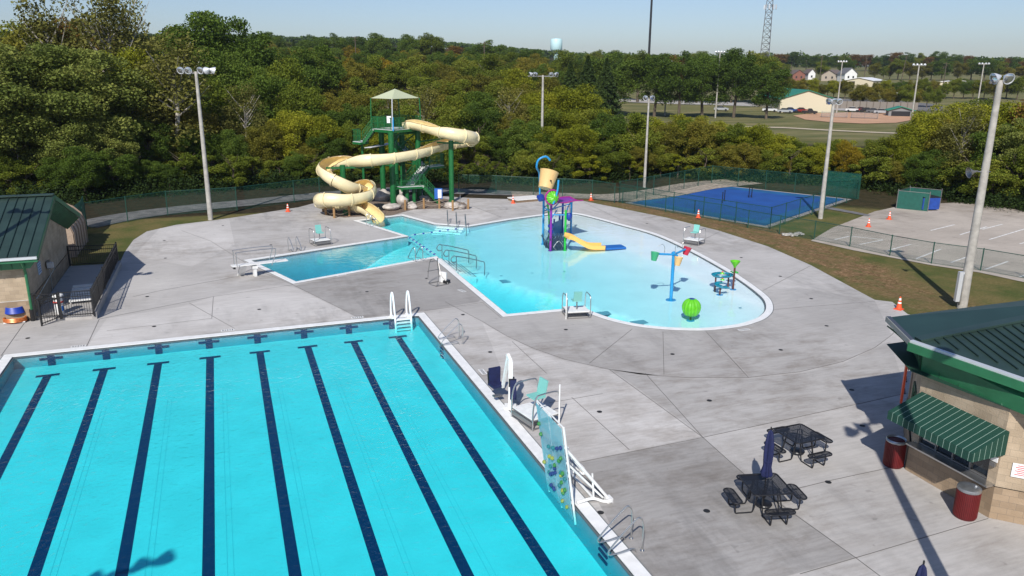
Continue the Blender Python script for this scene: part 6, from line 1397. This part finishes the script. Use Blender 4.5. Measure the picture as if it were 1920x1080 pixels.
place_words = [(-200, 80, 'above the left block building'), (80, 200, 'over the green windscreen'), (200, 340, 'left of the leftmost light pole'), (340, 430, 'behind the leftmost light pole'), (430, 590, 'between leftmost pole and slide'), (590, 690, 'behind the low slide curves'), (690, 800, 'behind the green tower'), (800, 900, 'behind the upper slide curve'), (900, 985, 'right of the slide'),
               (985, 1060, 'around the four-lamp pole'), (1060, 1180, 'near the conifers'), (1180, 1300, 'around the thin stained pole'), (1300, 1450, 'above the blue court'), (1450, 1560, 'by the tan hall'), (1560, 1690, 'above the dumpster lane'), (1690, 1800, 'behind the dumpster'), (1800, 1870, 'left of the right light pole'), (1870, 2100, 'at the right photo edge')]
grp_ = {}
for o, px, D, words, rw in TREES:
    pw = next((w_ for a, b2, w_ in place_words if a <= px < b2), 'outside the frame'); grp_.setdefault(f'{words} {pw}, {rw}', []).append((px, D, o))
ordn = ['first', 'second', 'third', 'fourth', 'fifth', 'sixth', 'seventh', 'eighth', 'ninth', 'tenth', 'eleventh', 'twelfth']
for k, v_ in grp_.items():
    v_.sort(key=lambda t_: t_[0])
    for i, (px, D, o) in enumerate(v_): o['label'] = k if len(v_) == 1 else f'{ordn[min(i, 11)]} {k}'; o['group'] = 'trees around the pool park' if o['category'] == 'tree' else 'shrubs at the forest edge'
print('TREES', len(TREES), 'unique labels', len(set(o['label'] for o, *_ in TREES)))
# undergrowth and far woods read as one mass
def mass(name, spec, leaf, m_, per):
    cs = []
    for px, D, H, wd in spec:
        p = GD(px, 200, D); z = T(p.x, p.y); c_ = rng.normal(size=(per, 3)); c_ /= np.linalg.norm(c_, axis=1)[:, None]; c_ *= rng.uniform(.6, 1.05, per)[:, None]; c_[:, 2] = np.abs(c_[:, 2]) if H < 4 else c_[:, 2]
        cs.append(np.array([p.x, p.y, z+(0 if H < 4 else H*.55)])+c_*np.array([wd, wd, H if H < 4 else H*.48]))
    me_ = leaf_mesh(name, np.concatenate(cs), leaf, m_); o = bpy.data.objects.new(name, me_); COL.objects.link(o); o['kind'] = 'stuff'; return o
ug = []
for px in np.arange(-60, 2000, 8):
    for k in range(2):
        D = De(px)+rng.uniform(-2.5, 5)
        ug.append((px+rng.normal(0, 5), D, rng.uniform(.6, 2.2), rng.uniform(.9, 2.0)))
mass('undergrowth', ug, .11, leaf_mat('leaf_under_shaded', (.012, .024, .006), (.03, .055, .012), (.07, .10, .03)), 190)  # leaf colour darkened to paint in the shade at the forest base
fw = []
for px in np.arange(-150, 2100, 5):
    D = rng.uniform(900, 1150); yt = float(np.interp(px, [-150, 300, 480, 560, 760, 1000, 1450, 1600, 1900, 2100], [90, 80, 78, 95, 92, 104, 104, 108, 113, 116]))+rng.normal(0, 2.5); H = min(40, max(8, Htop(px, yt, D))); fw.append((px, D, H, rng.uniform(5, 10)))
mass('distant_woods', fw, 1.4, LM['dark'], 130)

# ------------------------------------------------------------------ ball field, roads and far lots
dirt = mat('infield_dirt', (.50, .29, .17), .9, noise=.12, nscale=.3); pale = mat('pale_gravel', (.50, .42, .30), .9, noise=.2, nscale=.5)
def terr(px, off=0): return [(p[0], p[1]) for p in [tuple(G(x, y, -.0)) for x, y in px]]
def drape(name, px, m_, z=.12, n_=1):
    o = sheet(name, terr(px), lambda x, y: T(x, y)+z, m_); return o
drape('infield', [(1487, 217), (1520, 214.5), (1600, 214), (1690, 215), (1715, 219), (1708, 226), (1680, 231), (1620, 232.5), (1560, 230), (1510, 225)], dirt)
drape('infield', [(1868, 221), (1900, 219), (1960, 220), (1960, 234), (1900, 233), (1872, 227)], dirt)
for pts in ([(1300, 237), (1470, 241), (1540, 245), (1620, 249), (1718, 253), (1718, 251), (1620, 247), (1540, 243), (1470, 239), (1300, 235)], [(1815, 259), (1900, 261), (1990, 262), (1990, 260), (1900, 259), (1815, 257)]): drape('field_edge_path', pts, pale, .10)
drape('far_road', [(1040, 199), (1150, 199.5), (1250, 201), (1350, 203), (1440, 206), (1560, 211), (1620, 213), (1620, 209), (1500, 204), (1350, 198.5), (1200, 196), (1040, 195)], concrete('far_road_c', .42), .12)
drape('far_lot', [(1440, 206), (1460, 200), (1560, 197), (1650, 199), (1760, 206), (1780, 214), (1700, 213), (1600, 212)], asph, .10)
drape('far_lot', [(1560, 155), (1590, 152), (1660, 152), (1700, 154), (1690, 156.5), (1600, 157.5)], asph, .15)
# far buildings
def gable(name, label, px, y, D, w_, L, h, rise, rz, wm_, rm_, cat='building', door=None, wins=0, open_side=False):
    p = GD(px, y, D); z = T(p.x, p.y); az = math.atan2(p.x-CPOS.x, p.y-CPOS.y); t = thing(name, label, cat, (p.x, p.y, z), -az+rz)
    mb = MB(); mb.add([(-w_/2, 0, -1), (w_/2, 0, -1), (w_/2, 0, h), (0, 0, h+rise), (-w_/2, 0, h), (-w_/2, L, -1), (w_/2, L, -1), (w_/2, L, h), (0, L, h+rise), (-w_/2, L, h)], [(0, 1, 2, 3, 4), (5, 6, 7, 8, 9), (1, 6, 7, 2), (0, 5, 9, 4)]); mb.build('wall', wm_, t)
    for s_ in (-1, 1):
        mb = MB(); a = .5; mb.add([(s_*(w_/2+a), -a, h-.1), (s_*(w_/2+a), L+a, h-.1), (0, L+a, h+rise+.12), (0, -a, h+rise+.12), (s_*(w_/2+a), -a, h-.3), (s_*(w_/2+a), L+a, h-.3), (0, L+a, h+rise-.08), (0, -a, h+rise-.08)], [(0, 1, 2, 3), (4, 5, 6, 7), (0, 3, 7, 4), (0, 1, 5, 4), (1, 2, 6, 5)]); mb.build('roof', rm_, t)
    if door: MB().box((door[0], -.03, door[2]/2), (door[1], .05, door[2])).build('door', blk, t)
    for k in range(wins): MB().box(((k-(wins-1)/2)*w_/(wins+.5), -.03, h*.55), (1.0, .06, 1.3)).build('window', glass, t)
    return t
tanw = mat('hall_tan', (.60, .53, .38), .7); grr = mat('hall_green_roof', (.02, .20, .12), .5); brk = mat('brick_red', (.24, .10, .07), .85, noise=.2, nscale=2); shg = mat('shingle_grey', (.12, .12, .13), .9); whs = mat('siding_white', (.72, .72, .70), .6); whr = mat('roof_white', (.74, .74, .74), .5); shb = mat('shingle_brown', (.13, .10, .09), .9)
gable('metal_hall', 'cream metal hall with a green roof beyond the ball field', 1514, 190, 264, 16.5, 30, 4.2, 2.5, .30, tanw, grr)
gable('storage_building', 'cream storage building with a dark doorway on the far slope', 1612, 143, 430, 13.5, 16, 3.6, 1.2, -.35, tanw, whr, door=(-3.3, 2.6, 3.0))
gable('open_shed', 'long white roofed open shed on the far slope at right', 1797, 142, 430, 15, 8, 3.2, .6, .1, tanw, whr, door=(2, 10, 2.6))
gable('farm_house', 'white house with steep gables on the far slope', 1598, 122, 520, 7.5, 9, 4.6, 3.2, .5, whs, shg, cat='house', wins=2)
gable('farm_house', 'brown roofed brick house at the left end of the far slope', 1500, 124, 540, 8, 9, 3.8, 2.8, .4, brk, shb, cat='house', wins=2)
gable('farm_house', 'beige house with a brown roof left of the white house', 1557, 123, 530, 10, 9, 3.8, 2.8, -.5, mat('siding_beige', (.45, .38, .30), .7), shb, cat='house', wins=2)
gable('farm_house', 'small white gabled house beside the brown roofed brick house', 1524, 124, 545, 4.5, 8, 4.4, 2.6, .4, whs, shb, cat='house', wins=1)
gable('brick_house', 'red brick house with a grey roof behind the four-lamp pole', 1054, 150, 178, 9.5, 9, 4.4, 2.0, .9, brk, shg, cat='house', wins=2)
gable('white_garage', 'small white garage among the conifers', 1149, 158, 232, 4.2, 6, 2.4, 1.0, .3, whs, shg, cat='garage', door=(0, 2.2, 2.0))
gable('dugout', 'low green roofed dugout behind the infield', 1690, 205, 255, 6.5, 4, 2.0, .9, .2, mat('dugout_grey', (.2, .2, .2), .8), grr, cat='dugout', door=(0, 5, 1.6))
# fence boards beyond the lot
for px, wd_, m_, lb in [(1588, 8, mat('wood_grey', (.22, .19, .16), .9), 'grey wooden screen fence behind the parked cars'), (1660, 19, MATS['wood_grey'], 'long grey wooden fence right of the parked cars')]:
    p = GD(px, 195, 285); t = thing('wooden_fence', lb, 'fence', (p.x, p.y, T(p.x, p.y)), -math.atan2(p.x-CPOS.x, p.y-CPOS.y)); MB().box((0, 0, 1.2), (wd_, .1, 2.4)).build('boards', m_, t); b_ = MB()
    for k in range(int(wd_/2)+1): b_.box((-wd_/2+k*2, -.1, 1.3), (.14, .14, 2.6))
    b_.build('posts', bark, t)
# cars
carc = {'white': (.70, .70, .70), 'silver': (.40, .42, .44), 'black': (.015, .015, .018), 'red': (.25, .02, .02), 'blue': (.02, .06, .22), 'grey': (.12, .13, .14)}
def car(px, y, D, colr, label, rz=1.57, truck=False):
    p = GD(px, y, D); t = thing('parked_car' if not truck else 'pickup_truck', label, 'car' if not truck else 'truck', (p.x, p.y, T(p.x, p.y)+.12), -math.atan2(p.x-CPOS.x, p.y-CPOS.y)+rz, 'vehicles parked beyond the ball field'); m_ = mat('car_'+colr, carc[colr], .3, .2, coat=.6); w_ = .9
    prof = [(-2.25, .35), (-2.25, .85), (-1.5, .98), (-.9, 1.0), (1.4, 1.0), (2.2, .95), (2.28, .5), (2.2, .35)]; MB().extr([(-w_, a, b2) for a, b2 in prof], (-w_, 0, 0), (w_, 0, 0)).build('body', m_, t)
    cab = [(-1.0, .98), (-.35, 1.45), (.95, 1.48), (1.75, 1.0)] if not truck else [(-1.1, .98), (-.6, 1.6), (.45, 1.6), (.6, .98)]; MB().extr([(-w_*.86, a, b2) for a, b2 in cab], (-w_*.86, 0, 0), (w_*.86, 0, 0)).build('window', glass, t)
    tp = [(a*.93+.03, b2) for a, b2 in cab[1:3]]; MB().box((0, (tp[0][0]+tp[1][0])/2, cab[1][1]+.03), (w_*1.6, tp[1][0]-tp[0][0], .06)).build('roof', m_, t)
    for sx in (-w_, w_):
        for sy in (-1.4, 1.4): MB().lathe([(.32, -.1), (.33, 0), (.32, .1)], 12, (sx, sy, .33), Matrix.Rotation(R(90), 3, 'Y')).build('wheel', blk, t)
for a in [(1353, 196, 262, 'silver', 'silver car on the far road beside the left ball field pole'), (1444, 199, 262, 'white', 'white car at the left end of the row by the metal hall'), (1473, 200, 258, 'silver', 'silver car in front of the left corner of the metal hall'), (1484, 199, 262, 'blue', 'blue car behind the silver car at the metal hall'), (1505, 199, 262, 'red', 'red car parked against the metal hall wall'),
          (1601, 197, 270, 'white', 'white car at the left of the row by the wooden fence'), (1617, 198, 270, 'red', 'dark red car by the wooden fence'), (1628, 199, 268, 'black', 'black car by the wooden fence'), (1640, 200, 266, 'grey', 'dark grey car fourth in the row by the wooden fence'), (1655, 201, 264, 'silver', 'silver car at the right of the row by the wooden fence'),
          (1655, 153, 385, 'white', 'white car in the upper lot right of the storage building'), (1668, 153, 388, 'black', 'black car in the upper lot'), (1680, 153, 386, 'red', 'red car in the upper lot'), (1684, 155, 375, 'white', 'white car nearest in the upper lot'), (1712, 151, 400, 'white', 'white car right of the upper lot row'), (1795, 204, 200, 'white', 'white car behind the yellow green trees at right'), (1883, 203, 205, 'white', 'white car near the right photo edge')]: car(*a)
car(1519, 201, 256, 'black', 'black pickup truck in front of the metal hall', 1.57, True)
# bleachers and backstop
for px, lb in ((1565, 'metal bleachers left of the backstop'), (1622, 'metal bleachers right of the backstop')):
    p = GD(px, 210, 240); t = thing('bleachers', lb, 'bleachers', (p.x, p.y, T(p.x, p.y)), -math.atan2(p.x-CPOS.x, p.y-CPOS.y)); b_ = MB()
    for k in range(4): b_.box((0, k*.7, .45+k*.4), (7, .35, .06)); b_.box((0, k*.7-.25, .2+k*.4), (7, .25, .05))
    b_.build('benches', steel, t); b_ = MB()
    for x in (-3.3, 0, 3.3): b_.bar((x, -.2, .1), (x, 2.3, 1.7), .08); b_.bar((x, 2.3, 0), (x, 2.3, 1.9), .08)
    b_.build('frame', steeld, t)
# tall field poles
def field_pole(px, yb, yt, D, label, lamps=True, wood=False, lean=0):
    p = GD(px, yb, D); z = T(p.x, p.y); h = GD(px, yt, D).z-z; t = thing('utility_pole' if wood else 'field_light_pole', label, 'utility pole' if wood else 'light pole', (p.x, p.y, z), -math.atan2(p.x-CPOS.x, p.y-CPOS.y)); t.scale = (1, 1, 1)
    MB().tube([(0, 0, -1), (lean, 0, h)], [.22, .13], 8).build('pole', bark if wood else conc_p, t, True)
    if lamps and not wood:
        MB().box((lean, 0, h-.2), (2.6, .12, .12)).build('crossarm', steeld, t)
        for x in (-1.1, -.4, .4, 1.1): MB().lathe([(.08, -.2), (.3, .12), (.05, .05)], 10, (lean+x, -.1, h), Matrix.Rotation(R(-110), 3, 'X')).build('floodlight', gut, t)
    if wood: MB().box((lean, 0, h-.5), (2.4, .12, .12)).build('crossarm', bark, t); MB().box((lean, 0, h-1.5), (1.8, .1, .1)).build('crossarm', bark, t)
for a in [(1247, 205, 114, 235, 'pale field pole with a side lamp above the thin stained pole'), (1342, 208, 97, 228, 'tall pale field pole left of the black car on the far road'), (1570, 198, 115, 262, 'field pole right of the metal hall'), (1708, 232, 121, 200, 'field pole at the right end of the infield'), (1832, 200, 119, 250, 'thin field pole above the trees left of the right light pole')]: field_pole(*a)
field_pole(1770, 150, 117, 400, 'wooden utility pole with crossarms left of the open shed', wood=True); field_pole(1538, 139, 104, 430, 'wooden utility pole near the brown roofed houses', wood=True); field_pole(1622, 133, 105, 470, 'wooden utility pole behind the storage building', wood=True); field_pole(1692, 130, 103, 470, 'leaning wooden utility pole on the far slope', wood=True, lean=1.2)
field_pole(667, 100, 68, 300, 'pale utility pole on the wooded skyline behind the slide', wood=True); field_pole(908, 118, 78, 260, 'utility pole on the wooded slope left of the four-lamp pole', wood=True)
# masts and the water tower
p = GD(1217, 98, 480); z = T(p.x, p.y); mo_ = thing('monopole_mast', 'thin black monopole mast rising beyond the top of the photo', 'mast', (p.x, p.y, z)); h = GD(1224, -60, 480).z-z; MB().tube([(0, 0, 0), (0, 0, h*.75), (0, 0, h)], [.75, .6, .5], 10).build('mast', blk, mo_, True); MB().lathe([(.9, h*.83), (.9, h*.87)], 10).build('antenna_ring', gut, mo_)
p = GD(1436, 108, 440); z = T(p.x, p.y); lt_ = thing('lattice_tower', 'grey lattice communications tower with antennas at the top edge of the photo', 'tower', (p.x, p.y, z), .4); h = GD(1445, -25, 440).z-z; b_ = MB(); n_ = 16
def tp_(k, f): w_ = 3.4*(1-f)+1.7*f; a = k*2*math.pi/3; return Vector((w_*math.cos(a), w_*math.sin(a), h*f))
for k in range(3): b_.tube([tp_(k, 0), tp_(k, 1)], .20, 6)
b_.build('leg_frame', steeld, lt_); b_ = MB()
for i in range(n_):
    for k in range(3): b_.tube([tp_(k, i/n_), tp_((k+1) % 3, (i+1)/n_)], .09, 5); b_.tube([tp_((k+1) % 3, i/n_), tp_(k, (i+1)/n_)], .09, 5); b_.tube([tp_(k, i/n_), tp_((k+1) % 3, i/n_)], .08, 5)
b_.build('bracing', steeld, lt_); b_ = MB()
for k in range(9): a = k*2*math.pi/9; MB().box((3.0*math.cos(a), 3.0*math.sin(a), h*.80), (.5, .5, 2.2), a).build('antenna', gut, lt_)
p = GD(1043, 90, 820); z = T(p.x, p.y); wt_ = thing('water_tower', 'pale aqua water tower standing on the wooded skyline', 'water tower', (p.x, p.y, z)); zt_ = GD(1043, 72, 820).z-z; zb_ = GD(1043, 93, 820).z-z; wtm = mat('tower_aqua', (.50, .72, .74), .5); MB().lathe([(3.5, zb_-3), (5.6, zb_-.5), (6.0, zb_), (6.0, zt_-1.6), (5.2, zt_-.5), (2.5, zt_), (.1, zt_+.2)], 24).build('tank', wtm, wt_, True); MB().tube([(0, 0, 0), (0, 0, zb_)], 2.2, 14).build('stem', wtm, wt_, True)

# ------------------------------------------------------------------ air
hz = MB(); hz.box((400, 1100, 48), (3600, 3400, 110)); hzm = bpy.data.materials.new('haze'); hzm.use_nodes = True; n = hzm.node_tree.nodes; l = hzm.node_tree.links
for q in list(n):
    if q.type != 'OUTPUT_MATERIAL': n.remove(q)
pv = n.new('ShaderNodeVolumePrincipled'); pv.inputs['Color'].default_value = (.80, .88, 1, 1); pv.inputs['Density'].default_value = .00011; pv.inputs['Anisotropy'].default_value = .3
l.new(pv.outputs[0], [q for q in n if q.type == 'OUTPUT_MATERIAL'][0].inputs['Volume'])
ho_ = hz.build('haze', hzm); ho_['kind'] = 'stuff'
